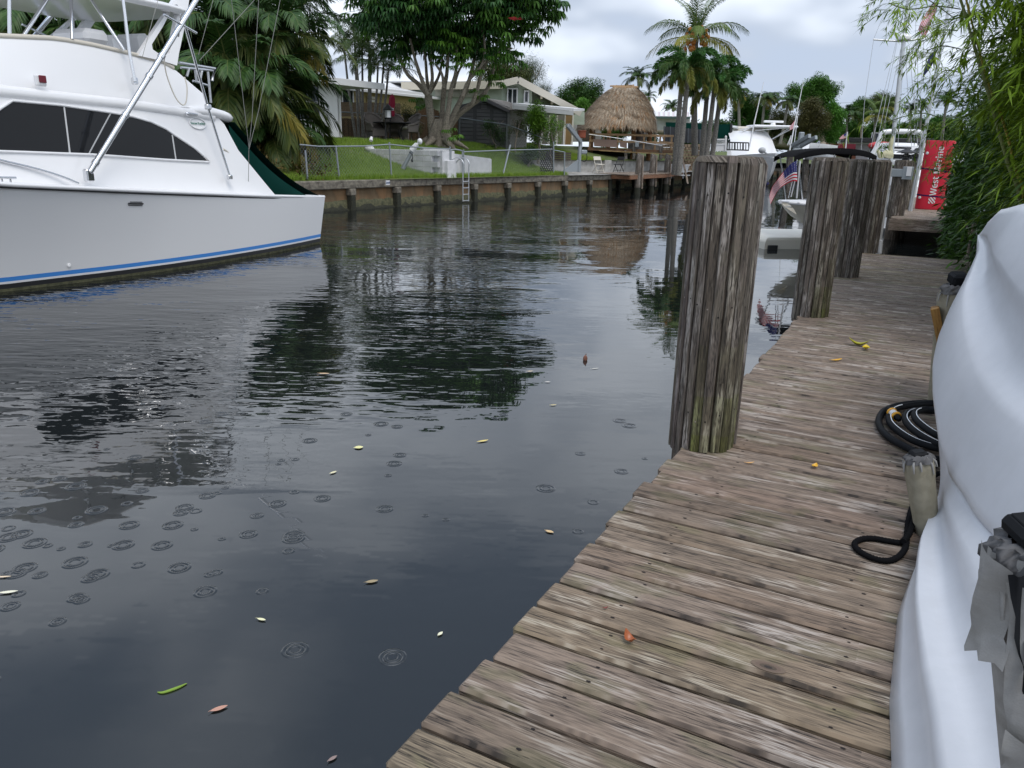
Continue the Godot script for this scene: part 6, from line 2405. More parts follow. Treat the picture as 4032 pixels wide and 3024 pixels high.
func build_houses() -> void:
	var g: G
	var bas := Basis(WE, Vector3.UP, -WN)
	# white house at left
	var hr: Vector3 = Vector3(-8.78, 3.323, -40.045)
	var hx := (hr - WA).dot(WE)
	var wh := thing("white_house", "small white house with flat overhanging roof behind the left palms", "house", wall_at(hx - 5.0, 8.4, 2.6))
	g = G.new()
	g.box(wall_at(hx - 5.5, 12.4, 3.75), Vector3(11.0, 2.7, 8.0), bas)
	part(wh, "wall", g, M.white_paint)
	g = G.new()
	g.box(wall_at(hx - 4.4, 12.2, 5.2), Vector3(13.0, 0.2, 9.6), bas, 0.02)
	var rf := part(wh, "roof", g, M.white_paint)
	g = G.new()
	g.box(wall_at(hx - 4.4, 7.38, 5.18), Vector3(13.0, 0.3, 0.06), bas, 0.01)
	part(rf, "fascia", g, M.white_paint)
	window(wh, wall_at(hx - 2.9, 8.4, 3.35), WE, Vector3.UP, 1.6, 1.75, 2, -WN)
	window(wh, wall_at(hx - 7.0, 8.4, 3.5), WE, Vector3.UP, 1.6, 1.4, 2, -WN)
	bars(wh, "downpipe", M.white_paint, [[wall_at(hx - 0.08, 8.33, 2.6), wall_at(hx - 0.08, 8.33, 5.05)]], 0.1)
	# yellow house behind
	var ya: Vector3 = Vector3(-11.572, 5.028, -47.741)
	var yb: Vector3 = Vector3(-6.901, 5.581, -54.723)
	var t0 := (ya - WA).dot(WE)
	var t1 := (yb - WA).dot(WE)
	var yh := thing("yellow_house", "pale yellow house with low white roof behind the bamboo screen", "house", wall_at((t0 + t1) * 0.5, 15, 2.65))
	g = G.new()
	g.col = Color(0.42, 0.33, 0.15)
	g.box(wall_at((t0 + t1) * 0.5, 19.0, 4.1), Vector3(t1 - t0, 3.0, 8.0), bas)
	part(yh, "wall", g, M.stucco)
	g = G.new()
	g.box(wall_at((t0 + t1) * 0.5 + 0.2, 14.5, 5.68), Vector3(t1 - t0 + 1.2, 0.26, 0.1), bas, 0.01)
	part(yh, "gutter", g, M.white_paint)
	g = G.new()
	g.box(wall_at((t0 + t1) * 0.5 + 1.5, 19.4, 6.05), Vector3(t1 - t0 + 4.0, 0.16, 10.0), bas * Basis(Vector3.RIGHT, 0.10), 0.02)
	part(yh, "roof", g, M.white_paint)
	window(yh, Vector3(-10.655, 4.431, -49.022), WE, Vector3.UP, 1.0, 1.4, 0, -WN)
	# shutters: three rows of louvres between the palm stems
	for k in 7:
		bars(yh, "louvre", M.beige, [[Vector3(-9.403, 5.233, -50.803) + Vector3(0, -0.19 * k, 0), Vector3(-8.963, 5.228, -51.461) + Vector3(0, -0.19 * k, 0)]], 0.05, 0.14)
	# long low white roof running right behind the tree
	var lr := thing("white_roofed_house", "long low white roof behind the tree, between the yellow and green houses", "house", Vector3(-5.95, 5.37, -60) - Vector3(0, 4, 0))
	sheet(lr, "roof", M.white_paint, [Vector3(-9.12, 6.3, -56), Vector3(-3.06, 5.49, -58), Vector3(-3.7, 6.74, -70), Vector3(-10.69, 7.57, -70)], Vector3(0, -0.15, 0))
	sheet(lr, "fascia", M.white_paint, [Vector3(-9.1, 6.27, -55.9), Vector3(-3.06, 5.47, -57.9), Vector3(-3.06, 5.23, -57.9), Vector3(-9.11, 6.06, -55.9)], Vector3(0, 0, 0.1))
	g = G.new()
	g.col = Color(0.35, 0.3, 0.2)
	g.box(Vector3(-6.35, 5.17, -64) - Vector3(0, 1.2, 0), Vector3(11, 4.2, 6), Basis(Vector3.UP, 0.15))
	part(lr, "wall", g, M.stucco)
	# pale green two storey house
	var gh := thing("green_house", "pale green gabled house with white framed windows and cream roof edges", "house", Vector3(-0.11, 3.1, -54))
	var gc := Color(0.50, 0.57, 0.46)
	var zz := Vector3(0, 0, -0.25)
	sheet(gh, "gable_wall", M.stucco, [Vector3(-1.12, 3.95, -54), Vector3(0.91, 3.95, -54), Vector3(0.83, 6.51, -54), Vector3(-0.07, 6.79, -54), Vector3(-1.17, 6.48, -54)], zz, gc)
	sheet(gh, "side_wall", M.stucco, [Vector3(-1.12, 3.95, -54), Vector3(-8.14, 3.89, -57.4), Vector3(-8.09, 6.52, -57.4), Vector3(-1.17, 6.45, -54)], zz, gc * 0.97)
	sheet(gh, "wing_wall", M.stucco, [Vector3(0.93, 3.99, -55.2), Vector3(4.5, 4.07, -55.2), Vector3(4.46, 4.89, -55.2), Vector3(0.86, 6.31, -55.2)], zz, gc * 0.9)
	# roof: cream rakes along the gable, slopes behind them
	var back := Vector3(-3.4, 0, -11.5)
	var ap: Vector3 = Vector3(-0.07, 6.79, -53.4)
	var er: Vector3 = Vector3(4.1, 4.85, -53.4)
	var el: Vector3 = Vector3(-1.11, 6.54, -53.4)
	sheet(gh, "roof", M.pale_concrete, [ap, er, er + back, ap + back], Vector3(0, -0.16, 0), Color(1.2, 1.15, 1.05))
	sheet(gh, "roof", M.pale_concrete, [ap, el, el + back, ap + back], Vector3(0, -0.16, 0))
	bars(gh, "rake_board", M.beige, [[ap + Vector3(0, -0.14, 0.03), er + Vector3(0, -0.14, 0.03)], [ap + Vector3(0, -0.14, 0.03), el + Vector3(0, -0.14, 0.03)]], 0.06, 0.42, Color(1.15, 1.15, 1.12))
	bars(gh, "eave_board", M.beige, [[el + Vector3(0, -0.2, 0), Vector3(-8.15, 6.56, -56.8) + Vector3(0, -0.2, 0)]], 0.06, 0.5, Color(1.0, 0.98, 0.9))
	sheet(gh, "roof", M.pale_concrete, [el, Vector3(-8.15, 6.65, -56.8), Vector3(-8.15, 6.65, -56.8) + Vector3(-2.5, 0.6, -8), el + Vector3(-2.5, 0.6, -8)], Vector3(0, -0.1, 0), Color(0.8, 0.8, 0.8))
	for k in 4:
		bars(gh, "rafter_tail", M.beige, [[er.lerp(ap, 0.12 + k * 0.17) - Vector3(0, 0.42, 0.1), er.lerp(ap, 0.12 + k * 0.17) - Vector3(0, 0.42, 1.9)]], 0.14, 0.2, Color(0.85, 0.8, 0.7))
	var wx := Vector3.RIGHT
	window(gh, Vector3(-0.8, 5.18, -53.9), wx, Vector3.UP, 0.72 * 1.0, 1.02, 1, Vector3.BACK)
	window(gh, Vector3(0.31, 5.27, -53.9), wx, Vector3.UP, 0.36, 0.8, 0, Vector3.BACK)
	for k in 8:
		bars(gh, "louvre", M.beige, [[Vector3(-5.73, 6.32, -55.9) - Vector3(0, k * 0.085, 0), Vector3(-2.39, 6.25, -54.5) - Vector3(0, k * 0.085, 0)]], 0.05, 0.05, Color(0.72, 0.72, 0.7))
	# flat roofed porch with panels
	var so := thing("screened_porch", "flat roofed porch with tall translucent panels in cream frames", "porch", gp(Vector3(2.11, 2.8, -46)))
	sheet(so, "roof", M.white_paint, [Vector3(-0.38, 4.75, -47), Vector3(3.03, 4.43, -45), Vector3(4.2, 4.79, -52), Vector3(0.47, 5.14, -54)], Vector3(0, 0.14, 0))
	sheet(so, "fascia", M.white_paint, [Vector3(-0.38, 4.73, -46.9), Vector3(3.02, 4.41, -44.9), Vector3(3.03, 4.2, -44.9), Vector3(-0.37, 4.56, -46.9)], Vector3(0, 0, 0.06))
	for k in 5:
		var a: Vector3 = Vector3(0.89, 4.23, -46.2).lerp(Vector3(3.02, 4.21, -45.1), k / 5.0)
		var b: Vector3 = Vector3(0.89, 4.23, -46.2).lerp(Vector3(3.02, 4.21, -45.1), (k + 1) / 5.0)
		var lo := 2.65
		sheet(so, "panel", M.plain, [Vector3(a.x + 0.05, lo, a.z), Vector3(b.x - 0.05, lo, b.z), Vector3(b.x - 0.05, b.y, b.z), Vector3(a.x + 0.05, a.y, a.z)], Vector3(0, 0, -0.03), [Color(0.3, 0.29, 0.27), Color(0.34, 0.32, 0.29), Color(0.32, 0.3, 0.26), Color(0.34, 0.31, 0.25), Color(0.42, 0.27, 0.12)][k])
		bars(so, "post", M.beige, [[Vector3(b.x, lo, b.z + 0.02), b + Vector3(0, 0, 0.02)]], 0.08, 0.08, Color(1.1, 1.08, 0.95))
	for k in 4:
		bars(so, "deck_board", M.deck_wood, [[gp(Vector3(1.55, 2.62, -44.5), 0.06 + 0.11 * k), gp(Vector3(2.93, 2.65, -44), 0.06 + 0.11 * k)]], 0.05, 0.095, Color(0.5, 0.5, 0.52))
	# grey shed
	var sh := thing("garden_shed", "grey resin garden shed with shingled roof beside the big tree", "shed", gp(Vector3(-1.4, 2.5, -48)))
	var sa: Vector3 = gp(Vector3(-3.55, 2.45, -47.6))
	var sb: Vector3 = gp(Vector3(-0.61, 2.52, -48))
	var sc: Vector3 = gp(Vector3(0.55, 2.73, -50.6))
	var wy := 4.72
	var dark := Color(0.20, 0.20, 0.205)
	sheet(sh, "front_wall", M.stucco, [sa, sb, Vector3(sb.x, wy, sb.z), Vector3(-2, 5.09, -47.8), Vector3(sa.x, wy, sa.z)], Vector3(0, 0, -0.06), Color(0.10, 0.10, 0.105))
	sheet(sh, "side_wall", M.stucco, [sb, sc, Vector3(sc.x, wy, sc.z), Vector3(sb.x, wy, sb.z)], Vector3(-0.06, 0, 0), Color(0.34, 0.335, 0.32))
	for row in 10:
		for c in 3:
			var f0 := c / 3.0 + 0.035
			var f1 := (c + 1) / 3.0 - 0.035
			var y := sb.y + 0.22 + row * 0.215
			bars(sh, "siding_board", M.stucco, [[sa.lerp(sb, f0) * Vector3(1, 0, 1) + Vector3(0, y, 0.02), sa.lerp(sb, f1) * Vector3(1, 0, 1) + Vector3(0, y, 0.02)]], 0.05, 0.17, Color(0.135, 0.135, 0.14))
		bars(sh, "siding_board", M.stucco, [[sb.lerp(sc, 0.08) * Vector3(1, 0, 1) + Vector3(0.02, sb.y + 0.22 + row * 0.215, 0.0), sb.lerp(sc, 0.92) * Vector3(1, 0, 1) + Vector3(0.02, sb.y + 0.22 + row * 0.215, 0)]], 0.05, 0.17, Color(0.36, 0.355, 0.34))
	bars(sh, "corner_post", M.stucco, [[sb + Vector3(0.02, 0, 0.03), Vector3(sb.x + 0.02, wy, sb.z + 0.03)]], 0.14, 0.14, Color(0.25, 0.25, 0.25))
	for k in 4:
		bars(sh, "gable_vent", M.stucco, [[Vector3(-2.2, 4.85, -47.75) - Vector3(0, 0.09 * k, -0.02), Vector3(-1.88, 4.85, -47.75) - Vector3(0, 0.09 * k, -0.02)]], 0.04, 0.05, dark)
	var ra: Vector3 = Vector3(-1.99, 5.13, -47.5)
	var rb: Vector3 = Vector3(-0.52, 4.52, -47.7)
	var rl: Vector3 = Vector3(-3.58, 4.45, -47.4)
	var rv := Vector3(sc.x - sb.x, 0, sc.z - sb.z) * 1.12
	for k in 9:
		var f0 := k / 9.0
		var f1 := (k + 1) / 9.0
		sheet(sh, "shingle_course", M.pale_concrete, [ra.lerp(rb, f0) + Vector3(0, 0.03, 0), ra.lerp(rb, f1) + Vector3(0, 0.055, 0), ra.lerp(rb, f1) + rv + Vector3(0, 0.055, 0), ra.lerp(rb, f0) + rv + Vector3(0, 0.03, 0)], Vector3(0, -0.05, 0), Color(0.5, 0.48, 0.47) * rr(0.85, 1.1))
	sheet(sh, "roof", M.pale_concrete, [ra, rl, rl + rv, ra + rv], Vector3(0, -0.06, 0), Color(0.5, 0.48, 0.47))
	bars(sh, "roof_edge", M.stucco, [[ra + Vector3(0, -0.08, 0.02), rb + Vector3(0, -0.08, 0.02)], [ra + Vector3(0, -0.08, 0.02), rl + Vector3(0, -0.08, 0.02)]], 0.05, 0.16, Color(0.09, 0.09, 0.095))
	# reed screen behind the chairs
	var rs := thing("reed_screen", "brown reed screen fence behind the wicker chairs", "fence", gp(Vector3(-7.72, 2.91, -48.5)))
	var q0: Vector3 = gp(Vector3(-10.61, 2.84, -48.5))
	var q1: Vector3 = gp(Vector3(-3.65, 2.94, -49.5))
	for k in 84:
		var f := k / 83.0
		var p := q0.lerp(q1, f)
		var h := (1.25 if f < 0.52 else 1.75) + rr(-0.06, 0.06) + (0.25 * sin(f * 19.0) if f > 0.5 else 0.0)
		bars(rs, "reed_slat", M.thatch_core, [[p, p + Vector3(rr(-0.02, 0.02), h, 0)]], 0.105, 0.03, Color(0.75, 0.62, 0.5) * rr(0.6, 1.15))
	bars(rs, "upper_mat", M.thatch_core, [[q0 + Vector3(0, 1.75, -0.2), q0.lerp(q1, 0.5) + Vector3(0, 1.75, -0.2)]], 0.05, 0.8, Color(1.6, 1.5, 1.2))

func build_tiki() -> void:
	var g: G
	var hut := thing("thatched_hut", "open tiki hut with shaggy thatched roof on log posts", "hut", Vector3(7.44, 2.65, -58))
	var z0 := 56.6
	# log posts
	for p in [[Vector3(5.18, 2.62, -57), Vector3(5.13, 4.34, -57)], [Vector3(8.16, 2.55, -57), Vector3(8.05, 4.3, -57)], [Vector3(9.38, 2.52, -57.6), Vector3(9.31, 4.35, -57.6)], [Vector3(6.96, 2.96, -62), Vector3(6.91, 4.49, -62)], [Vector3(9.23, 2.95, -62), Vector3(9.15, 4.49, -62)]]:
		g = G.new()
		g.col = Color(0.9, 0.72, 0.6)
		g.tube([p[0] - Vector3(0, 0.9, 0), (p[0] + p[1]) * 0.5 + Vector3(0.03, 0, 0), p[1] + Vector3(0, 0.6, 0)], [0.17, 0.16, 0.14], 9)
		part(hut, "log_post", g, M.new_wood)
	# roof body: curved hips under the thatch
	var ea := [Vector3(4.41, 4.08, -55.6), Vector3(9.69, 4.07, -55.6)]
	var y0: float = 4.1
	var xl: float = ea[0].x
	var xr: float = ea[1].x
	var ap: Vector3 = Vector3(6.69, 6.7, -58.5)
	var aq: Vector3 = Vector3(8.38, 6.73, -58.5)
	var rows := []
	var n := 48
	var prof := [[0.0, 0.0], [0.12, 0.16], [0.3, 0.36], [0.5, 0.58], [0.7, 0.78], [0.88, 0.93], [1.0, 1.0]]
	for e in prof:
		var ring := PackedVector3Array()
		for k in n:
			var a := TAU * k / n
			var cx := signf(cos(a)) * pow(absf(cos(a)), 0.55)
			var cz := signf(sin(a)) * pow(absf(sin(a)), 0.55)
			var lo := Vector3((xl + xr) * 0.5 + cx * (xr - xl) * 0.5, y0, -58.5 + cz * 2.9)
			var hi := Vector3((ap.x + aq.x) * 0.5 + cx * (aq.x - ap.x) * 0.5, ap.y, -58.5 + cz * 0.12)
			var f: float = e[0]
			var h: float = e[1]
			var p := lo.lerp(hi, f)
			p.y = lerpf(y0, ap.y, h * 0.15 + f * 0.85)
			var bulge := sin(f * PI) * 0.3
			p.x += cx * bulge
			p.z += cz * bulge
			ring.append(p)
		rows.append(ring)
	g = G.new()
	g.grid(rows, true, true)
	part(hut, "roof", g, M.thatch_core)
	# loose palm straw in overlapping layers
	var st := G.new()
	for k in 5:
		var a := rr(-0.35, 0.35)
		var w := rr(0.012, 0.025)
		var l := rr(0.35, 0.6)
		var x := rr(-0.09, 0.09)
		var z := rr(0.01, 0.06)
		st.quad(Vector3(x - w, 0.1, 0.0), Vector3(x + w, 0.1, 0.0), Vector3(x + w * 0.7 + a * l * 0.5, -l * 0.55, z), Vector3(x - w * 0.7 + a * l * 0.5, -l * 0.55, z))
		st.tri(Vector3(x - w * 0.7 + a * l * 0.5, -l * 0.55, z), Vector3(x + w * 0.7 + a * l * 0.5, -l * 0.55, z), Vector3(x + a * l, -l, z + rr(0.0, 0.08)))
	var xf := []
	var tint := []
	for k in 9000:
		var f := pow(rr(0.0, 1.0), 0.85) * 0.985
		var a := rr(0, n - 0.001)
		var j := 0
		while j < prof.size() - 2 and f > prof[j + 1][0]:
			j += 1
		var e := (f - (prof[j][0] as float)) / ((prof[j + 1][0] as float) - (prof[j][0] as float))
		var i := int(a)
		var lo: Vector3 = rows[j][i].lerp(rows[j][(i + 1) % n], a - i)
		var hi: Vector3 = rows[j + 1][i].lerp(rows[j + 1][(i + 1) % n], a - i)
		var p := lo.lerp(hi, e)
		var up := (hi - lo).normalized()
		var sd: Vector3 = (rows[j][(i + 1) % n] - rows[j][i]).normalized()
		var out := -up.cross(sd).normalized()
		if out.dot(p - Vector3((xl + xr) * 0.5, p.y, -58.5)) < 0.0:
			out = -out
		sd = up.cross(out)
		var s := rr(0.75, 1.3)
		var lift := rr(0.0, 0.35)
		xf.append(Transform3D(Basis(sd * s, (up + out * lift * 0.3).normalized() * s, out * s), p + out * rr(0.0, 0.05)))
		var c := Color(0.22, 0.16, 0.105).lerp(Color(0.58, 0.48, 0.36), pow(rr(0, 1), 1.2))
		if rr(0, 1) < 0.12:
			c = Color(0.36, 0.2, 0.09)
		tint.append(c)
	scatter(hut, "thatch", st.mesh(), M.grass_leaf, xf, tint)
	g = G.new()
	g.col = Color(0.8, 0.75, 0.65)
	g.tube([ap + Vector3(-0.05, -0.03, 0), aq + Vector3(0.05, -0.03, 0)], 0.17, 8)
	part(hut, "ridge_roll", g, M.new_wood)
	for p in [[Vector3(6.56, 6.26, -58), Vector3(6.94, 6.88, -58.6)], [Vector3(7.14, 6.23, -58), Vector3(7.49, 6.9, -58.6)], [Vector3(7.66, 6.28, -58), Vector3(8.13, 6.94, -58.6)]]:
		g = G.new()
		g.col = Color(1.4, 1.35, 1.3)
		g.tube(p, 0.06, 6)
		g.tube([p[1] + Vector3(0, -0.02, -0.2), p[1] + Vector3(-0.35, 0.02, -0.9)], 0.06, 6)
		part(hut, "ridge_peg", g, M.new_wood)
	# raised deck with its timber railing
	var dk := thing("hut_deck", "timber deck with amber railing round the tiki hut", "deck", Vector3(7.84, 2.43, -56))
	var dz := Vector3(0, 0, -5.6)
	for k in 7:
		g = G.new()
		g.box(Vector3(7.85, 2.44, -56) + Vector3(0, 0.05, -0.4 - k * 0.8), Vector3(5.9, 0.06, 0.78), Basis.IDENTITY, 0.01)
		g.uo = Vector2(k, k)
		part(dk, "floor_board", g, M.new_wood)
	bars(dk, "rim_joist", M.new_wood, [[Vector3(4.87, 2.51, -56), Vector3(10.78, 2.44, -56)]], 0.06, 0.2, Color(0.42, 0.36, 0.34))
	bars(dk, "rim_joist", M.new_wood, [[Vector3(5.65, 2.42, -55.8), Vector3(10.75, 2.27, -55.8)]], 0.05, 0.07, Color(0.9, 0.95, 0.8))
	for p in [[Vector3(4.96, 3.49, -56), Vector3(10.75, 3.49, -56)], [Vector3(4.93, 3.05, -56), Vector3(10.76, 3.02, -56)]]:
		bars(dk, "rail", M.new_wood, [p], 0.07, 0.15)
	bars(dk, "rail", M.new_wood, [[Vector3(10.75, 3.49, -56), Vector3(10.57, 3.59, -60)], [Vector3(10.76, 3.02, -56), Vector3(10.57, 3.15, -60)]], 0.07, 0.14)
	bars(dk, "post", M.new_wood, [[Vector3(5, 2.58, -56.1), Vector3(5.01, 3.51, -56.1)], [Vector3(5.96, 2.61, -56.1), Vector3(5.95, 3.5, -56.1)], [Vector3(6.93, 2.57, -56.1), Vector3(6.9, 3.52, -56.1)], [Vector3(8.76, 2.5, -56.1), Vector3(8.74, 3.51, -56.1)], [Vector3(9.54, 2.52, -56.1), Vector3(9.51, 3.5, -56.1)], [Vector3(10.68, 2.46, -56.1), Vector3(10.66, 3.47, -56.1)], [Vector3(10.39, 3.12, -57.5), Vector3(10.39, 3.49, -57.5)], [Vector3(10.46, 3.14, -59.5), Vector3(10.47, 3.55, -59.5)]], 0.12)
	bars(dk, "leg", M.pile_wood, [[Vector3(7.54, 1.86, -55.9), Vector3(7.5, 2.47, -55.9)], [Vector3(8.1, 1.87, -55.9), Vector3(8.05, 2.99, -55.9)], [Vector3(9.97, 1.91, -55.9), Vector3(9.91, 2.81, -55.9)]], 0.2, 0.2, Color(1.2, 1.3, 1.1))
	sheet(dk, "hanging_tarp", M.plain, [Vector3(5.22, 3.16, -55.85), Vector3(6.84, 3.15, -55.85), Vector3(6.88, 2.65, -55.85), Vector3(5.29, 2.69, -55.85)], Vector3(0, 0, -0.02), Color(0.28, 0.19, 0.16))
	sheet(dk, "hanging_tarp", M.plain, [Vector3(7.02, 3.05, -55.85), Vector3(7.55, 2.98, -55.85), Vector3(7.57, 2.6, -55.85), Vector3(7.09, 2.7, -55.85)], Vector3(0, 0, -0.02), Color(0.28, 0.19, 0.16))
	sheet(dk, "corrugated_skirt", M.pale_concrete, [Vector3(7.7, 2.99, -56.5), Vector3(10.18, 2.94, -56.5), Vector3(10.21, 2.51, -56.5), Vector3(7.72, 2.56, -56.5)], Vector3(0, 0, -0.02), Color(0.7, 0.7, 0.7))
	g = G.new()
	g.box(Vector3(8.22, 2.87, -55.7), Vector3(0.26, 0.32, 0.14), Basis.IDENTITY, 0.02)
	part(dk, "meter_box", g, M.galv)
	# sagging rope across the front
	g = G.new()
	g.tube(smooth([Vector3(4.82, 3.45, -55), Vector3(6.49, 3.26, -54.5), Vector3(8.14, 3.03, -54), Vector3(9.59, 2.81, -53.5)], 5), 0.025, 5)
	g.col = Color(0.3, 0.29, 0.26)
	single("sagging_rope", g, M.plain, "long grey rope sagging across the front of the tiki deck", "rope")
	# things under the roof: hanging chair, dark cabinet, hedge
	var hc := thing("hanging_chair", "woven brown hanging chair under the thatched roof", "chair", Vector3(8.81, 3.46, -59.5))
	g = G.new()
	g.lathe(PackedVector2Array([Vector2(0.05, -0.75), Vector2(0.42, -0.6), Vector2(0.5, -0.1), Vector2(0.4, 0.35), Vector2(0.12, 0.6)]), 12, Vector3(8.81, 3.37, -59.5))
	part(hc, "pod", g, M.wicker)
	pipes(hc, "chain", M.black_paint, [[Vector3(8.8, 3.57, -59.5), Vector3(8.74, 4.39, -59.5)]], 0.015)
	var sl := thing("slatted_screen", "black slatted screen standing at the back of the tiki deck", "screen", Vector3(9.71, 3.25, -60.5))
	for k in 10:
		var f := k / 9.0
		bars(sl, "slat", M.black_paint, [[Vector3(9.16, 3.24, -60.5).lerp(Vector3(10.25, 3.24, -60.5), f), Vector3(9.11, 3.96, -60.5).lerp(Vector3(10.19, 3.95, -60.5), f)]], 0.07)
	# white fence rails behind
	var wf := thing("picket_railing", "dark railing in front of pale boards behind the tiki hut", "fence", Vector3(8.88, 3.7, -66))
	sheet(wf, "board_backing", M.white_paint, [Vector3(8.06, 4.46, -67), Vector3(10.98, 4.46, -67), Vector3(11.05, 3.63, -67), Vector3(8.11, 3.63, -67)], Vector3(0, 0, -0.05), Color(0.75, 0.75, 0.76))
	for k in 22:
		var f := k / 21.0
		bars(wf, "picket", M.black_paint, [[Vector3(8.02, 3.68, -66).lerp(Vector3(10.88, 3.61, -66), f), Vector3(7.98, 4.39, -66).lerp(Vector3(10.82, 4.4, -66), f)]], 0.04)
	bars(wf, "rail", M.black_paint, [[Vector3(7.94, 4.39, -66), Vector3(10.86, 4.4, -66)]], 0.06)
	# terracotta tub and house door left of the hut
	g = G.new()
	g.col = Color(0.36, 0.10, 0.06)
	g.box(Vector3(4.4, 3.46, -56), Vector3(0.52, 0.5, 0.5), Basis.IDENTITY, 0.04)
	g.box(Vector3(4.39, 3.67, -56), Vector3(0.58, 0.08, 0.56), Basis.IDENTITY, 0.02)
	single("red_storage_bin", g, M.plain, "rust red storage bin on the lawn left of the tiki hut", "bin")
	var gw := thing("garage_wing", "grey house wing with a brown door behind the left side of the tiki hut", "house", Vector3(5.13, 3.29, -62))
	sheet(gw, "wall", M.stucco, [Vector3(3.98, 3.03, -63), Vector3(6.47, 3.09, -63), Vector3(6.37, 5.01, -63), Vector3(3.89, 4.95, -63)], Vector3(0, 0, -0.2), Color(0.42, 0.42, 0.4))
	sheet(gw, "door", M.plain, [Vector3(5.05, 3.18, -62.9), Vector3(6.03, 3.2, -62.9), Vector3(5.96, 4.44, -62.9), Vector3(4.99, 4.42, -62.9)], Vector3(0, 0, 0.05), Color(0.09, 0.065, 0.05))
	bars(gw, "eave", M.white_paint, [[Vector3(3.66, 5.07, -61.5), Vector3(5.08, 4.97, -61.5)]], 0.1, 0.22, Color(0.8, 0.8, 0.78))
	pipes(gw, "gutter_pipe", M.black_paint, [[Vector3(5, 4.86, -61.4), Vector3(4.59, 4.78, -61.4), Vector3(4.49, 4.6, -61.4), Vector3(4.55, 3.39, -61.4)]], 0.05)
	# tan block wall and dark screen fence
	var bw := thing("tan_block_wall", "tan segmental block retaining wall under the dark screen fence", "wall", Vector3(12.99, 1.96, -63))
	for row in 9:
		for k in 14:
			var a: Vector3 = Vector3(11.35, 2.91, -63)
			var b: Vector3 = Vector3(14.57, 2.98, -63)
			var l := (b - a).length() / 13.0
			g = G.new()
			g.col = Color(0.72, 0.55, 0.40) * rr(0.8, 1.12)
			g.box(a.lerp(b, (k + (0.5 if row % 2 else 0.0)) / 13.0) - Vector3(0, row * 0.235, rr(-0.02, 0.02)), Vector3(l - 0.03, 0.215, 0.4), Basis.IDENTITY, 0.02)
			part(bw, "block", g, M.pale_concrete)
	var sf := thing("screen_fence", "dark mesh screen fence on black posts above the tan wall", "fence", Vector3(12.98, 3.25, -64))
	sheet(sf, "mesh_screen", M.plain, [Vector3(11.45, 4.38, -64), Vector3(14.83, 4.18, -64), Vector3(14.92, 3.17, -64), Vector3(11.55, 3.21, -64)], Vector3(0, 0, -0.03), Color(0.045, 0.05, 0.055))
	for k in 8:
		var f := k / 7.0
		bars(sf, "post", M.galv, [[Vector3(11.56, 3.18, -63.9).lerp(Vector3(14.87, 3.13, -63.9), f), Vector3(11.5, 4.4, -63.9).lerp(Vector3(14.8, 4.18, -63.9), f)]], 0.05, 0.05, Color(0.45, 0.47, 0.5))
	# low house with pale curved roof behind the palms
	var pr := thing("pale_roofed_house", "low house with pale ribbed roof and green awning behind the palms", "house", Vector3(14.86, 5.14, -78) - Vector3(0, 3, 0))
	sheet(pr, "roof", M.white_paint, [Vector3(12.86, 5.62, -76), Vector3(16, 5.66, -76), Vector3(17.64, 6.51, -84), Vector3(14.18, 6.47, -84)], Vector3(0, -0.1, 0), Color(0.85, 0.75, 0.75))
	for k in 8:
		var f := k / 7.0
		bars(pr, "roof_rib", M.white_paint, [[Vector3(12.85, 5.63, -75.9).lerp(Vector3(15.98, 5.67, -75.9), f), Vector3(14.16, 6.48, -83.9).lerp(Vector3(17.62, 6.52, -83.9), f)]], 0.25, 0.1)
	bars(pr, "eave", M.plain, [[Vector3(12.76, 5.55, -75.8), Vector3(15.97, 5.58, -75.8)]], 0.1, 0.2, Color(0.06, 0.1, 0.09))
	sheet(pr, "wall", M.stucco, [Vector3(13.04, 5.52, -77), Vector3(16.23, 5.55, -77), Vector3(16.32, 4.53, -77), Vector3(13.13, 4.46, -77)], Vector3(0, 0, -0.2), Color(0.6, 0.6, 0.6))
	sheet(pr, "awning", M.green_canvas, [Vector3(13.4, 5.08, -74), Vector3(17.16, 5.06, -74), Vector3(17.22, 4.48, -74), Vector3(13.44, 4.69, -74)], Vector3(0, 0, -0.05))

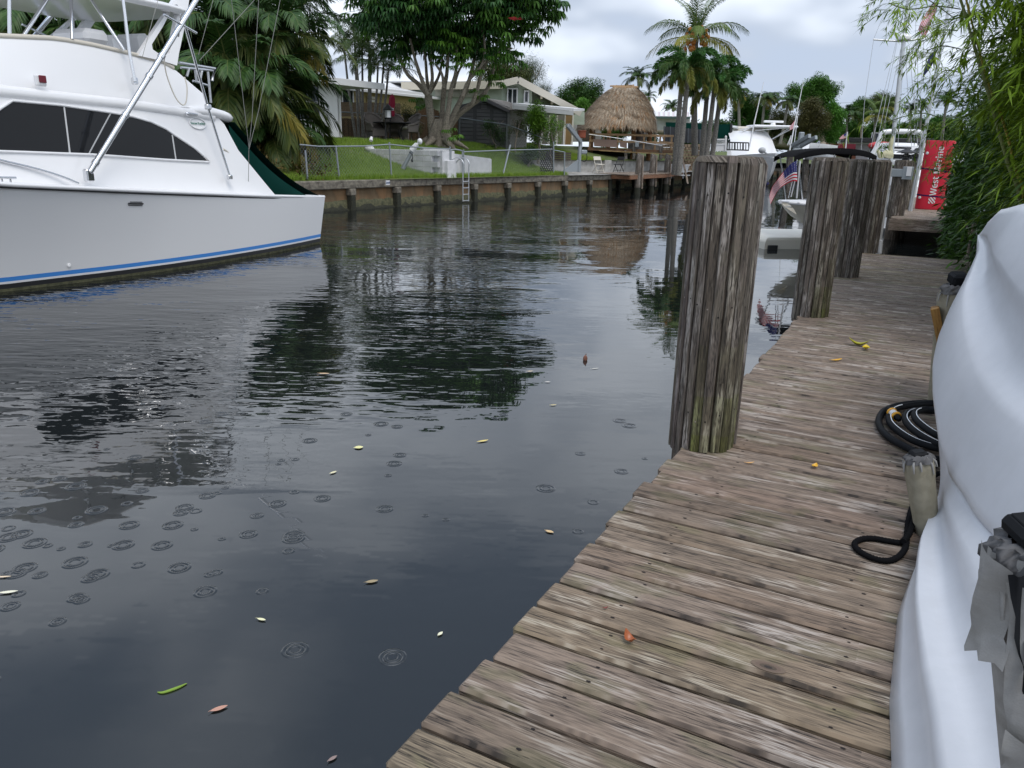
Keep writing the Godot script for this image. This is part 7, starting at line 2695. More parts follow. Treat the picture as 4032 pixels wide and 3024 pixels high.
# ---------------------------------------------------------------- plants
# a palm frond in the plane X (out) and Y (up): e0 its first slope, droop how far it bends over
func frond(l: float, e0: float, droop: float, n: int, ll: float, w: float, hang: float, plume: float, c0: Color, c1: Color, seed_: int, wind := 0.0) -> ArrayMesh:
	var g := G.new()
	var q := RandomNumberGenerator.new()
	q.seed = seed_
	var pts := []
	var tan := []
	var p := Vector3.ZERO
	for k in 25:
		var t := k / 24.0
		var a := e0 - droop * pow(t, 1.3)
		var d := Vector3(cos(a), sin(a), wind * t * t).normalized()
		pts.append(p)
		tan.append(d)
		p += d * l / 24.0
	g.col = c1.lerp(Color(0.28, 0.26, 0.10), 0.5)
	var rad := []
	for k in 25:
		rad.append(l * 0.009 * (1.0 - 0.85 * k / 24.0))
	g.tube(pts, rad, 4, false)
	for k in n:
		var t := lerpf(0.10, 1.0, (k + q.randf_range(-0.3, 0.3)) / n)
		t = clampf(t, 0.0, 1.0)
		var i := int(t * 23.99)
		var o: Vector3 = pts[i].lerp(pts[i + 1], t * 24.0 - i)
		var d: Vector3 = tan[i]
		var up := Vector3(-d.y, d.x, 0).normalized()
		var len := ll * pow(sin(PI * (0.16 + 0.78 * t)), 0.7) * q.randf_range(0.85, 1.1)
		for sd: float in [-1.0, 1.0]:
			var phi := q.randf_range(-plume, plume) + 0.25
			var swp := lerpf(0.5, 1.0, t) + q.randf_range(-0.1, 0.1)
			var dir := ((Vector3(0, 0, sd) * cos(phi) + up * sin(phi)) * cos(swp) + d * sin(swp)).normalized()
			dir = (dir + Vector3(0, 0, wind * 0.8)).normalized()
			var m := o + dir * len * 0.5 + Vector3(0, -hang * 0.22 * len, 0)
			var e := o + dir * len * 0.92 + Vector3(0, -hang * 0.85 * len, 0)
			var s := d.cross(dir).cross(dir).normalized() * w
			if s.length() < w * 0.5:
				s = d * w
			g.col = c0.lerp(c1, clampf(q.randf() * 0.7 + t * 0.3, 0, 1))
			g.quad(o - s * 0.5, o + s * 0.5, m + s, m - s)
			g.tri(m - s, m + s, e)
	return g.mesh()


func palm(called: String, label: String, base: Vector3, top: Vector3, r0: float, r1: float, kinds: Array, count: int, size: float, mats: Array, group := "", squash := 0.0) -> Node3D:
	# kinds: [mesh, share]; fronds stand round the top, the young ones upright in the middle
	var o := thing(called, label, "palm tree", base, group)
	var g := G.new()
	var pts := []
	var rad := []
	for k in 15:
		var f := k / 14.0
		var p := base.lerp(top, f)
		p.x += sin(f * PI) * (top.x - base.x) * 0.12
		pts.append(p)
		rad.append(lerpf(r0, r1, f) * (1.0 + 0.04 * (k % 2)))
	g.tube(pts, rad, 9)
	part(o, "trunk", g, mats[0])
	for k in count:
		var f := (k + 0.5) / count
		var i := 0
		var acc := 0.0
		for j in kinds.size():
			acc += kinds[j][1]
			if f <= acc or j == kinds.size() - 1:
				i = j
				break
		var a := k * 2.39996 + rr(-0.25, 0.25)
		var s := size * rr(0.85, 1.12)
		var b := Basis(Vector3.UP, a) * Basis(Vector3.RIGHT, rr(-0.3, 0.3)) * Basis(Vector3.BACK, rr(-0.14, 0.14))
		placed(o, "frond", kinds[i][0], mats[1], Transform3D(b.scaled(Vector3.ONE * s), top - base + Vector3(0, (1.0 - f) * size * 0.12, 0)))
	return o


# rosettes of drooping hand-shaped leaves, as on an umbrella tree
func umbrella_leaves(c0: Color, c1: Color, seed_: int) -> ArrayMesh:
	var g := G.new()
	var q := RandomNumberGenerator.new()
	q.seed = seed_
	for k in 9:
		var a := TAU * k / 9.0 * 2.0 + q.randf_range(-0.4, 0.4)
		var el := q.randf_range(-0.35, 1.15)
		var d := Vector3(cos(a) * cos(el), sin(el), sin(a) * cos(el))
		var tip := d * q.randf_range(0.38, 0.62) + Vector3(0, 0.05, 0)
		g.col = c0.lerp(c1, 0.6)
		g.tube([Vector3.ZERO, tip], 0.008, 3, false)
		var tone := q.randf()
		for m in 9:
			var b := TAU * m / 9.0 + q.randf_range(-0.12, 0.12)
			var r := (Vector3(cos(b), 0, sin(b)) + d * 0.25).normalized()
			var l := q.randf_range(0.24, 0.34)
			var s := Vector3(-sin(b), 0, cos(b)) * 0.042
			var e1 := tip + r * l * 0.5 + Vector3(0, -0.10 * l, 0)
			var e2 := tip + r * l * 0.85 + Vector3(0, -0.55 * l, 0)
			var e3 := tip + r * l * 0.95 + Vector3(0, -0.95 * l, 0)
			g.col = c0.lerp(c1, clampf(tone * 0.7 + q.randf() * 0.3, 0, 1))
			g.quad(tip - s * 0.25, tip + s * 0.25, e1 + s, e1 - s)
			g.quad(e1 - s, e1 + s, e2 + s * 0.8, e2 - s * 0.8)
			g.tri(e2 - s * 0.8, e2 + s * 0.8, e3)
	return g.mesh()


func leaf_clump(n: int, r: float, l: float, w: float, c0: Color, c1: Color, seed_: int, droop := 0.2) -> ArrayMesh:
	var g := G.new()
	var q := RandomNumberGenerator.new()
	q.seed = seed_
	for k in n:
		var d := Vector3(q.randfn(), q.randfn() * 0.8, q.randfn()).normalized()
		var p := d * r * pow(q.randf(), 0.4)
		var x := (d + Vector3(q.randf_range(-0.9, 0.9), q.randf_range(-0.6, 0.6) - droop, q.randf_range(-0.9, 0.9))).normalized()
		var s := x.cross(Vector3(q.randf_range(-0.5, 0.5), 1, q.randf_range(-0.5, 0.5))).normalized() * w * 0.5
		g.col = c0.lerp(c1, q.randf())
		var m := p + x * l * 0.5
		g.tri(p, m + s, m - s)
		g.tri(m - s, m + s, p + x * l - Vector3(0, droop * l * 0.3, 0))
	return g.mesh()


func broad_tree(called: String, label: String, category: String, base: Vector3, c: Vector3, r: Vector3, blobs: int, per: int, clump: ArrayMesh, cs: float, sd: int, tone := Color.WHITE, group := "") -> Node3D:
	var o := thing(called, label, category, base, group)
	var q := RandomNumberGenerator.new()
	q.seed = sd
	var g := G.new()
	var fork := base.lerp(c, 0.55)
	g.tube([base - Vector3(0, 0.2, 0), base.lerp(fork, 0.5) + Vector3(q.randf_range(-0.2, 0.2), 0, 0), fork], [r.x * 0.09, r.x * 0.07, r.x * 0.055], 7)
	for k in 6:
		var a := TAU * k / 6.0
		g.tube([fork, fork.lerp(c + Vector3(cos(a) * r.x * 0.6, q.randf_range(-0.3, 0.6) * r.y, sin(a) * r.z * 0.6), 0.6) + Vector3(0, 0.2, 0), c + Vector3(cos(a) * r.x * 0.75, q.randf_range(-0.2, 0.6) * r.y, sin(a) * r.z * 0.75)], [r.x * 0.045, r.x * 0.03, r.x * 0.012], 5)
	part(o, "trunk", g, M.bark)
	var xf := []
	var tint := []
	for k in blobs:
		var d := Vector3(q.randfn(), q.randfn(), q.randfn()).normalized() * pow(q.randf(), 0.45)
		var bc := c + Vector3(d.x * r.x, d.y * r.y, d.z * r.z) * 0.78
		var br := minf(r.x, r.y) * q.randf_range(0.25, 0.45)
		var bt := q.randf_range(0.7, 1.25)
		for j in per:
			var e := Vector3(q.randfn(), q.randfn() * 0.8, q.randfn()).normalized() * pow(q.randf(), 0.35) * br
			xf.append(Transform3D(Basis(Vector3.UP, q.randf() * TAU).rotated(Vector3.RIGHT, q.randf_range(-0.6, 0.6)).scaled(Vector3.ONE * cs * q.randf_range(0.75, 1.3)), bc + e))
			var f := bt * q.randf_range(0.8, 1.2)
			tint.append(Color(tone.r * f, tone.g * f, tone.b * f))
	scatter(o, "crown", clump, M.leaf, xf, tint)
	return o


var KIND := {}


func make_kinds() -> void:
	var deep := Color(0.022, 0.055, 0.016)
	var mid := Color(0.06, 0.125, 0.028)
	var old := Color(0.20, 0.14, 0.03)
	var dead := Color(0.17, 0.10, 0.045)
	var yel := Color(0.26, 0.2, 0.035)
	KIND.up = frond(3.0, 1.2, 1.5, 60, 0.85, 0.03, 0.35, 0.3, deep, mid, 1)
	KIND.midf = frond(3.3, 0.75, 1.7, 62, 0.9, 0.03, 0.55, 0.3, deep, mid, 2)
	KIND.low = frond(3.3, 0.2, 1.5, 62, 0.9, 0.03, 0.8, 0.3, deep, mid.lerp(old, 0.35), 3)
	KIND.gold = frond(3.0, -0.2, 1.1, 50, 0.8, 0.028, 0.8, 0.3, mid.lerp(yel, 0.4), yel, 4)
	KIND.dead = frond(2.6, -0.6, 0.9, 30, 0.65, 0.02, 1.0, 0.4, dead, old, 5)
	KIND.coco_a = frond(4.0, 1.25, 1.0, 52, 0.95, 0.026, 0.55, 0.15, Color(0.05, 0.11, 0.025), Color(0.13, 0.2, 0.045), 6, -0.35)
	KIND.coco_b = frond(4.0, 0.75, 1.6, 52, 0.95, 0.026, 0.9, 0.15, Color(0.06, 0.12, 0.025), Color(0.16, 0.22, 0.05), 7)
	KIND.coco_c = frond(3.8, 0.1, 1.2, 50, 0.9, 0.026, 0.95, 0.15, Color(0.1, 0.15, 0.03), Color(0.36, 0.32, 0.05), 8)
	KIND.fox_a = frond(2.6, 1.1, 2.1, 120, 0.62, 0.026, 0.25, 1.35, Color(0.03, 0.09, 0.022), Color(0.07, 0.19, 0.035), 9)
	KIND.fox_b = frond(2.9, 0.55, 2.1, 120, 0.62, 0.026, 0.35, 1.35, Color(0.03, 0.075, 0.02), Color(0.08, 0.15, 0.035), 10)
	KIND.fox_c = frond(2.7, -0.1, 1.45, 100, 0.58, 0.026, 0.5, 1.3, Color(0.08, 0.11, 0.025), Color(0.24, 0.24, 0.045), 11)
	KIND.thin_a = frond(2.6, 1.1, 1.3, 34, 0.6, 0.02, 0.5, 0.2, Color(0.035, 0.075, 0.02), Color(0.1, 0.16, 0.04), 12)
	KIND.thin_b = frond(2.6, 0.4, 1.4, 34, 0.6, 0.02, 0.7, 0.2, Color(0.035, 0.075, 0.02), Color(0.1, 0.16, 0.04), 13)
	KIND.clump_dark = leaf_clump(26, 0.5, 0.26, 0.11, Color(0.022, 0.06, 0.014), Color(0.055, 0.12, 0.022), 21)
	KIND.clump_bright = leaf_clump(26, 0.5, 0.26, 0.11, Color(0.05, 0.13, 0.02), Color(0.11, 0.24, 0.03), 22)
	KIND.clump_olive = leaf_clump(26, 0.5, 0.2, 0.08, Color(0.06, 0.062, 0.02), Color(0.12, 0.11, 0.04), 23)
	KIND.clump_wisp = leaf_clump(30, 0.6, 0.3, 0.03, Color(0.13, 0.16, 0.13), Color(0.22, 0.25, 0.21), 24, 0.4)


func build_left_trees() -> void:
	make_kinds()
	# palms behind the sport fishing boat
	var kinds := [[KIND.up, 0.22], [KIND.midf, 0.36], [KIND.low, 0.27], [KIND.gold, 0.08], [KIND.dead, 0.07]]
	var where := [
		[Vector3(-8.95, 6.08, -31.5), 0.8, "tall feathery palm reaching farthest right, its crown beside the umbrella tree"],
		[Vector3(-9.7, 3.86, -30.5), 0.95, "feathery palm low behind the green cockpit cover of the left boat"],
		[Vector3(-9.12, 2.47, -30), 0.62, "short palm with golden fronds hanging to the seawall beside the lawn"],
		[Vector3(-11.1, 5.81, -31), 1.0, "feathery palm directly behind the flybridge ladder of the left boat"],
		[Vector3(-10.35, 4.18, -29.5), 0.95, "feathery palm with pale old fronds behind the ladder rail"],
		[Vector3(-13.15, 6.78, -32), 1.05, "tall palm showing between the hardtop arch and the outrigger"],
		[Vector3(-14.45, 5.17, -31), 0.95, "palm with a golden frond seen under the hardtop of the left boat"],
		[Vector3(-16.91, 6.37, -32), 1.05, "dark palm behind the front struts of the left boat's hardtop"],
		[Vector3(-18.05, 5.91, -30), 1.0, "dark palm at the left edge above the flybridge of the left boat"],
		[Vector3(-12.93, 4.06, -33.5), 1.0, "dense palm filling the gap between the rear strut and the ladder rail"],
		[Vector3(-10.95, 7.3, -34), 1.0, "tall palm rising behind the ladder rail to the top of the view"],
		[Vector3(-16.75, 7.34, -34), 1.0, "palm behind the near arch leg of the left boat's hardtop"],
		[Vector3(-10.72, 3.03, -33.5), 0.75, "palm whose fronds just touch the left side of the white house"],
		[Vector3(-21.27, 4.79, -32), 1.1, "palm just entering at the far left edge behind the flybridge"]]
	for q in where:
		var t: Vector3 = q[0]
		var b := Vector3(t.x - 0.4 + rr(-0.4, 0.3), 1.5, t.z - rr(0.0, 0.6))
		b.y = ground(b) - 0.1
		palm("feather_palm", q[2], b, t, 0.15, 0.09, kinds, 30, q[1] * 1.12, [M.palm_bark, M.frond], "feathery palms behind the left boat")
	# undergrowth at the foot of the palms
	var ug := thing("undergrowth", "tangle of dry fronds and low growth under the left palms by the seawall", "undergrowth", wall_at(0.5, 0.8, 1.1))
	var xf := []
	var tint := []
	for k in 240:
		var p := wall_at(rr(-9, 1.6), rr(0.4, 3.0))
		p.y = ground(p) + rr(0.0, 0.35)
		xf.append(Transform3D(Basis(Vector3.UP, rr(0, TAU)).scaled(Vector3.ONE * rr(0.5, 1.0)), p))
		var f := rr(0.4, 1.2)
		tint.append(Color(f * 1.1, f * 0.85, f * 0.7))
	scatter(ug, "leaves", KIND.clump_olive, M.leaf, xf, tint)
	# slender clump of palms beside the white house
	var thin := [[KIND.thin_a, 0.5], [KIND.thin_b, 0.5]]
	var stems := [[500, 300, 560, 900], [545, 250, 600, 930], [600, 330, 625, 930], [590, 420, 640, 950], [640, 270, 690, 900], [660, 360, 655, 930], [700, 440, 725, 900], [740, 350, 745, 900], [500, 430, 590, 950]]
	var tops := [Vector3(-9.73, 7.6, -46), Vector3(-9.34, 8.23, -47), Vector3(-8.74, 7.48, -46), Vector3(-8.97, 6.72, -45.5), Vector3(-8.53, 7.97, -47), Vector3(-8.3, 7, -46), Vector3(-7.8, 6.54, -45.5), Vector3(-7.69, 7.34, -47), Vector3(-7.24, 6.27, -45.5)]
	var feet := [Vector3(-9.23, 3.28, -46), Vector3(-9.27, 3.31, -47), Vector3(-8.88, 3.29, -46), Vector3(-8.63, 3.28, -45.5), Vector3(-8.75, 3.32, -47), Vector3(-8.45, 3.3, -46), Vector3(-8.26, 3.29, -45.5), Vector3(-8.35, 3.33, -47), Vector3(-7.93, 3.3, -45.5)]
	var nm := ["first stem from the left", "second stem from the left", "third stem from the left", "fourth stem from the left", "middle stem", "fourth stem from the right", "third stem from the right", "second stem from the right", "rightmost stem"]
	for k in 9:
		palm("cane_palm", "slender cane palm in the clump beside the white house, " + nm[k], gp(feet[k], -0.1), tops[k], 0.085, 0.05, thin, 11, 0.8, [M.palm_bark, M.frond], "cane palms beside the white house")
	# the umbrella tree
	var tb := gp(Vector3(-4.07, 2.44, -42))
	var ut := thing("umbrella_tree", "big umbrella tree with many pale bare stems and dark drooping leaf rosettes", "tree", tb)
	var g := G.new()
	var rows := []
	for k in 10:
		var f := k / 9.0
		var ring := PackedVector3Array()
		for i in 26:
			var a := TAU * i / 26.0
			var r := along(f, [Vector2(0, 0.82), Vector2(0.15, 0.6), Vector2(0.45, 0.54), Vector2(0.8, 0.46), Vector2(1, 0.3)]) * (1.0 + 0.14 * sin(a * 5.0 + f * 3.0) + 0.08 * sin(a * 9.0 - f * 6.0) + rr(-0.05, 0.05))
			ring.append(tb + Vector3(cos(a) * r, -0.15 + f * 1.5, sin(a) * r * 0.8))
		rows.append(ring)
	g.grid(rows, true, false)
	for k in 6:
		var a := TAU * k / 6.0
		g.tube([tb + Vector3(cos(a) * 0.6, 0.35, sin(a) * 0.5), tb + Vector3(cos(a) * 1.1, 0.1, sin(a) * 0.9), tb + Vector3(cos(a) * 1.5, -0.1, sin(a) * 1.3)], [0.2, 0.13, 0.05], 6)
	part(ut, "trunk", g, M.bark)
	var limbs := [
		[[Vector3(-4.43, 2.74, -42), Vector3(-4.53, 3.75, -42), Vector3(-4.66, 4.89, -42)], 0.27, 0.24], [[Vector3(-4.7, 4.85, -42.4), Vector3(-5.2, 5.43, -42.4), Vector3(-5.76, 5.88, -42.4), Vector3(-6.17, 6.66, -42.4), Vector3(-6.64, 7.43, -42.4)], 0.16, 0.07], [[Vector3(-4.59, 4.85, -41.4), Vector3(-4.93, 5.62, -41.4), Vector3(-5.23, 6.51, -41.4), Vector3(-5.46, 7.46, -41.4)], 0.15, 0.07],
		[[Vector3(-4.69, 4.99, -42.6), Vector3(-4.79, 5.79, -42.6), Vector3(-4.85, 6.65, -42.6), Vector3(-4.99, 7.49, -42.6)], 0.13, 0.06], [[Vector3(-4.59, 4.96, -42), Vector3(-4.44, 5.68, -42), Vector3(-4.51, 6.59, -42), Vector3(-4.47, 7.24, -42)], 0.13, 0.06], [[Vector3(-4.66, 5.09, -43), Vector3(-4.26, 5.77, -43), Vector3(-4.08, 6.38, -43), Vector3(-3.97, 7.24, -43)], 0.12, 0.06], [[Vector3(-5.17, 5.44, -41.6), Vector3(-5.51, 5.69, -41.6), Vector3(-5.82, 6.07, -41.6), Vector3(-5.92, 6.45, -41.6)], 0.09, 0.05],
		[[Vector3(-4.11, 2.82, -42.5), Vector3(-4, 3.92, -42.5), Vector3(-3.89, 5.27, -42.5), Vector3(-3.75, 5.94, -42.5), Vector3(-3.68, 6.86, -42.5), Vector3(-3.57, 7.77, -42.5)], 0.21, 0.07], [[Vector3(-3.8, 5.2, -41.5), Vector3(-3.9, 5.85, -41.5), Vector3(-4.21, 6.29, -41.5)], 0.12, 0.06],
		[[Vector3(-3.85, 2.88, -41.6), Vector3(-3.6, 4.16, -41.6), Vector3(-3.43, 5.22, -41.6), Vector3(-3.25, 5.81, -41.6), Vector3(-3.15, 6.65, -41.6), Vector3(-3.22, 7.41, -41.6)], 0.2, 0.06], [[Vector3(-3.8, 3.03, -42.2), Vector3(-3.37, 3.99, -42.2), Vector3(-2.91, 4.87, -42.2), Vector3(-2.52, 5.81, -42.2), Vector3(-2.29, 6.86, -42.2), Vector3(-2.09, 7.95, -42.2)], 0.22, 0.08], [[Vector3(-3.81, 3.11, -42.8), Vector3(-3.23, 3.95, -42.8), Vector3(-2.44, 4.55, -42.8), Vector3(-1.87, 5, -42.8), Vector3(-1.52, 5.62, -42.8), Vector3(-1.35, 6.29, -42.8)], 0.24, 0.09],
		[[Vector3(-2.39, 4.51, -42), Vector3(-2.12, 5.28, -42), Vector3(-1.92, 6.07, -42), Vector3(-1.51, 6.73, -42), Vector3(-0.89, 7.06, -42), Vector3(-0.4, 7.2, -42)], 0.14, 0.05], [[Vector3(-2.82, 4.8, -41), Vector3(-2.55, 5.51, -41), Vector3(-1.88, 6.29, -41), Vector3(-1.75, 7.18, -41), Vector3(-1.93, 7.98, -41)], 0.12, 0.05], [[Vector3(-3.43, 5.32, -43), Vector3(-3.18, 6.13, -43), Vector3(-2.76, 6.8, -43)], 0.1, 0.05], [[Vector3(-3.64, 6.16, -41.3), Vector3(-3.57, 6.86, -41.3), Vector3(-3.44, 7.55, -41.3)], 0.07, 0.04], [[Vector3(-2.45, 5.71, -41), Vector3(-2.15, 5.97, -41), Vector3(-1.67, 6.49, -41), Vector3(-1.27, 6.87, -41)], 0.08, 0.04]]
	for q in limbs:
		g = G.new()
		var sp := smooth(q[0], 4)
		var rad := []
		for k in sp.size():
			rad.append(lerpf(q[1], q[2], float(k) / (sp.size() - 1)) * rr(0.72, 0.84))
		g.tube(sp, rad, 8)
		part(ut, "limb", g, M.bark)
	var ros := [umbrella_leaves(Color(0.014, 0.05, 0.016), Color(0.04, 0.11, 0.025), 1), umbrella_leaves(Color(0.03, 0.085, 0.02), Color(0.085, 0.19, 0.03), 2), umbrella_leaves(Color(0.07, 0.18, 0.024), Color(0.15, 0.3, 0.04), 3)]
	var n := 0
	var q := RandomNumberGenerator.new()
	q.seed = 77
	while n < 215:
		var d := Vector3(q.randf_range(-1, 1), q.randf_range(-1, 1), q.randf_range(-1, 1))
		if d.length() > 1.0 or d.length() < 0.45:
			continue
		var p := Vector3(-3.35 + d.x * 4.9, 9.15 + d.y * 3.1, -42.0 + d.z * 4.0)
		# the underside climbs towards the sides
		var under := 6.5 + 0.055 * pow(absf(p.x + 3.6), 2.0) + 0.5 * sin(p.x * 1.7 + p.z)
		if p.y < under:
			continue
		var k := 0 if q.randf() < 0.6 - d.y * 0.4 else 1
		if q.randf() < 0.08 + 0.14 * maxf(d.y, 0.0):
			k = 2
		placed(ut, "leaf_rosette", ros[k], M.frond, Transform3D(Basis(Vector3.UP, q.randf() * TAU).scaled(Vector3.ONE * q.randf_range(1.15, 1.6)), p - tb))
		n += 1
	for p in [Vector3(1.2, 8.94, -42), Vector3(1.02, 8.56, -42.4), Vector3(0.61, 7.99, -42), Vector3(1.34, 8.46, -41.7), Vector3(-0.65, 6.57, -41), Vector3(-0.38, 6.41, -41.2)]:
		placed(ut, "leaf_rosette", ros[1], M.frond, Transform3D(Basis(Vector3.UP, q.randf() * TAU).scaled(Vector3.ONE * 1.2), p - tb))
	for p in [Vector3(-5.85, 6.26, -41.6), Vector3(-2.73, 6.66, -40.5), Vector3(-2.94, 6.23, -40.6), Vector3(-2.33, 5.99, -40.6), Vector3(-1.54, 6.74, -41), Vector3(-1.17, 5.93, -42.8), Vector3(-1.23, 5.61, -42.6), Vector3(-2.14, 4.94, -42.4), Vector3(-3.37, 2.92, -41), Vector3(-5.28, 4.46, -43), Vector3(-4.11, 6.42, -41.5)]:
		placed(ut, "leaf_rosette", ros[2], M.frond, Transform3D(Basis(Vector3.UP, q.randf() * TAU).scaled(Vector3.ONE * 0.8), p - tb))
	g = G.new()
	g.col = Color(0.32, 0.02, 0.02)
	for k in 7:
		var a := rr(-0.3, 0.3)
		g.tube([Vector3(-0.6, 8.21, -39.5), Vector3(-0.6, 8.21, -39.5) + Vector3(rr(0.3, 0.75), a * 0.5, rr(-0.2, 0.2))], 0.022, 4)
	part(ut, "red_flower_spike", g, M.plain)
	# shrubs by the shed
	broad_tree("shrub", "bright green shrub between the shed and the screened porch", "shrub", gp(Vector3(1.13, 2.76, -44.5)), Vector3(1.1, 3.69, -44.5), Vector3(0.95, 1.3, 0.8), 14, 26, KIND.clump_bright, 0.42, 41, Color(1.25, 1.1, 0.8))
	broad_tree("shrub", "loose pale green shrub before the porch panels", "shrub", gp(Vector3(1.89, 2.69, -43.5)), Vector3(1.89, 3.47, -43.5), Vector3(0.7, 1.0, 0.6), 9, 10, KIND.clump_bright, 0.32, 42, Color(1.4, 1.2, 1.0))
	broad_tree("shrub", "thin dark shrub growing up the front of the grey shed", "shrub", gp(Vector3(-1.42, 2.49, -46)), Vector3(-1.43, 3.24, -46), Vector3(0.8, 1.2, 0.4), 10, 12, KIND.clump_dark, 0.34, 43, Color(1.2, 1.1, 1.0))
	broad_tree("shrub", "scraggly shrub against the pale side of the shed", "shrub", gp(Vector3(-0.09, 2.52, -46.5)), Vector3(-0.08, 3.76, -47.5), Vector3(0.6, 1.2, 0.4), 9, 12, KIND.clump_olive, 0.34, 44, Color(1.0, 1.4, 1.0))
	broad_tree("shrub", "dark bushy growth behind the lattice panel", "shrub", gp(Vector3(0.76, 1.67, -43)), Vector3(0.67, 2.03, -43), Vector3(0.7, 0.55, 0.6), 10, 22, KIND.clump_dark, 0.3, 45)
	broad_tree("shrub", "tangled undergrowth behind the wicker chairs at the screen", "shrub", gp(Vector3(-6.6, 3.35, -46.5)), Vector3(-6.59, 3.73, -46.5), Vector3(1.6, 0.9, 0.5), 14, 16, KIND.clump_olive, 0.38, 46, Color(0.7, 0.9, 0.6))
	broad_tree("shrub", "golden green croton hedge under the tiki hut roof", "shrub", Vector3(7.26, 3.37, -64), Vector3(7.23, 3.94, -64), Vector3(2.0, 1.3, 1.2), 14, 22, KIND.clump_bright, 0.5, 47, Color(1.0, 0.8, 0.4))
	broad_tree("shrub", "green shrub with small leaves right of the golden croton", "shrub", Vector3(8.1, 3.37, -63), Vector3(8.1, 3.81, -63), Vector3(1.2, 0.9, 0.8), 10, 22, KIND.clump_bright, 0.4, 48, Color(0.8, 1.0, 0.9))
	# a small fan palm and agave by the shed
	var fanp := thing("fan_palm", "small silvery fan palm low beside the shed corner", "palm tree", gp(Vector3(0.23, 2.3, -44)))
	for k in 13:
		var a := TAU * k / 13.0
		placed(fanp, "frond", KIND.thin_b, M.frond, Transform3D((Basis(Vector3.UP, a) * Basis(Vector3.BACK, 0.4)).scaled(Vector3.ONE * 0.42), Vector3(0, 0.2, 0)))
	# foxtail palms and the coconut palm
	var fk := [[KIND.fox_a, 0.35], [KIND.fox_b, 0.4], [KIND.fox_c, 0.25]]
	for f in [[Vector3(10.25, 2.32, -52), Vector3(10.22, 7.07, -52), "foxtail palm nearest the tiki hut, first of the tight group"], [Vector3(10.31, 2.29, -51), Vector3(10.39, 7.35, -51), "foxtail palm second from the tiki hut, its trunk close to the first"], [Vector3(12.63, 2.61, -55), Vector3(12.58, 7.45, -55), "foxtail palm with the bright crown, left trunk of the right hand three"], [Vector3(12.66, 2.61, -54), Vector3(12.79, 6.45, -54), "foxtail palm middle trunk of the three by the white gate"], [Vector3(13.37, 2.66, -55.5), Vector3(13.61, 6.98, -55.5), "foxtail palm beside the dark green canopy, rightmost of its group"]]:
		palm("foxtail_palm", f[2], Vector3(f[0].x, 1.0, f[0].z), f[1], 0.2, 0.13, fk, 17, 0.88, [M.palm_bark, M.frond], "foxtail palms at the far bank")
	var ck := [[KIND.coco_a, 0.35], [KIND.coco_b, 0.38], [KIND.coco_c, 0.27]]
	var ct: Vector3 = Vector3(12.17, 9.99, -58)
	var cp := palm("coconut_palm", "tall windblown coconut palm with orange coconuts above the foxtail palms", Vector3(12.8, 2.25, -58), ct, 0.24, 0.15, ck, 22, 0.95, [M.palm_bark, M.frond])
	for k in 46:
		var side := -1.0 if k < 26 else 1.0
		g = G.new()
		g.col = Color(0.55, 0.26, 0.04).lerp(Color(0.42, 0.13, 0.03), rr(0, 1))
		g.ball(ct + Vector3(side * rr(0.15, 0.75), rr(-0.85, -0.2) + (0.9 if k % 4 == 0 else 0.0), rr(0.2, 0.6)), Vector3(0.12, 0.14, 0.12), 5)
		part(cp, "coconut", g, M.gloss)

# ---------------------------------------------------------------- the far end of the canal
func wires(root: Node3D, called: String, list: Array, r: float, m: Material) -> void:
	for q in list:
		var g := G.new()
		g.tube([q[0], q[1]], r, 4)
		part(root, called, g, m)


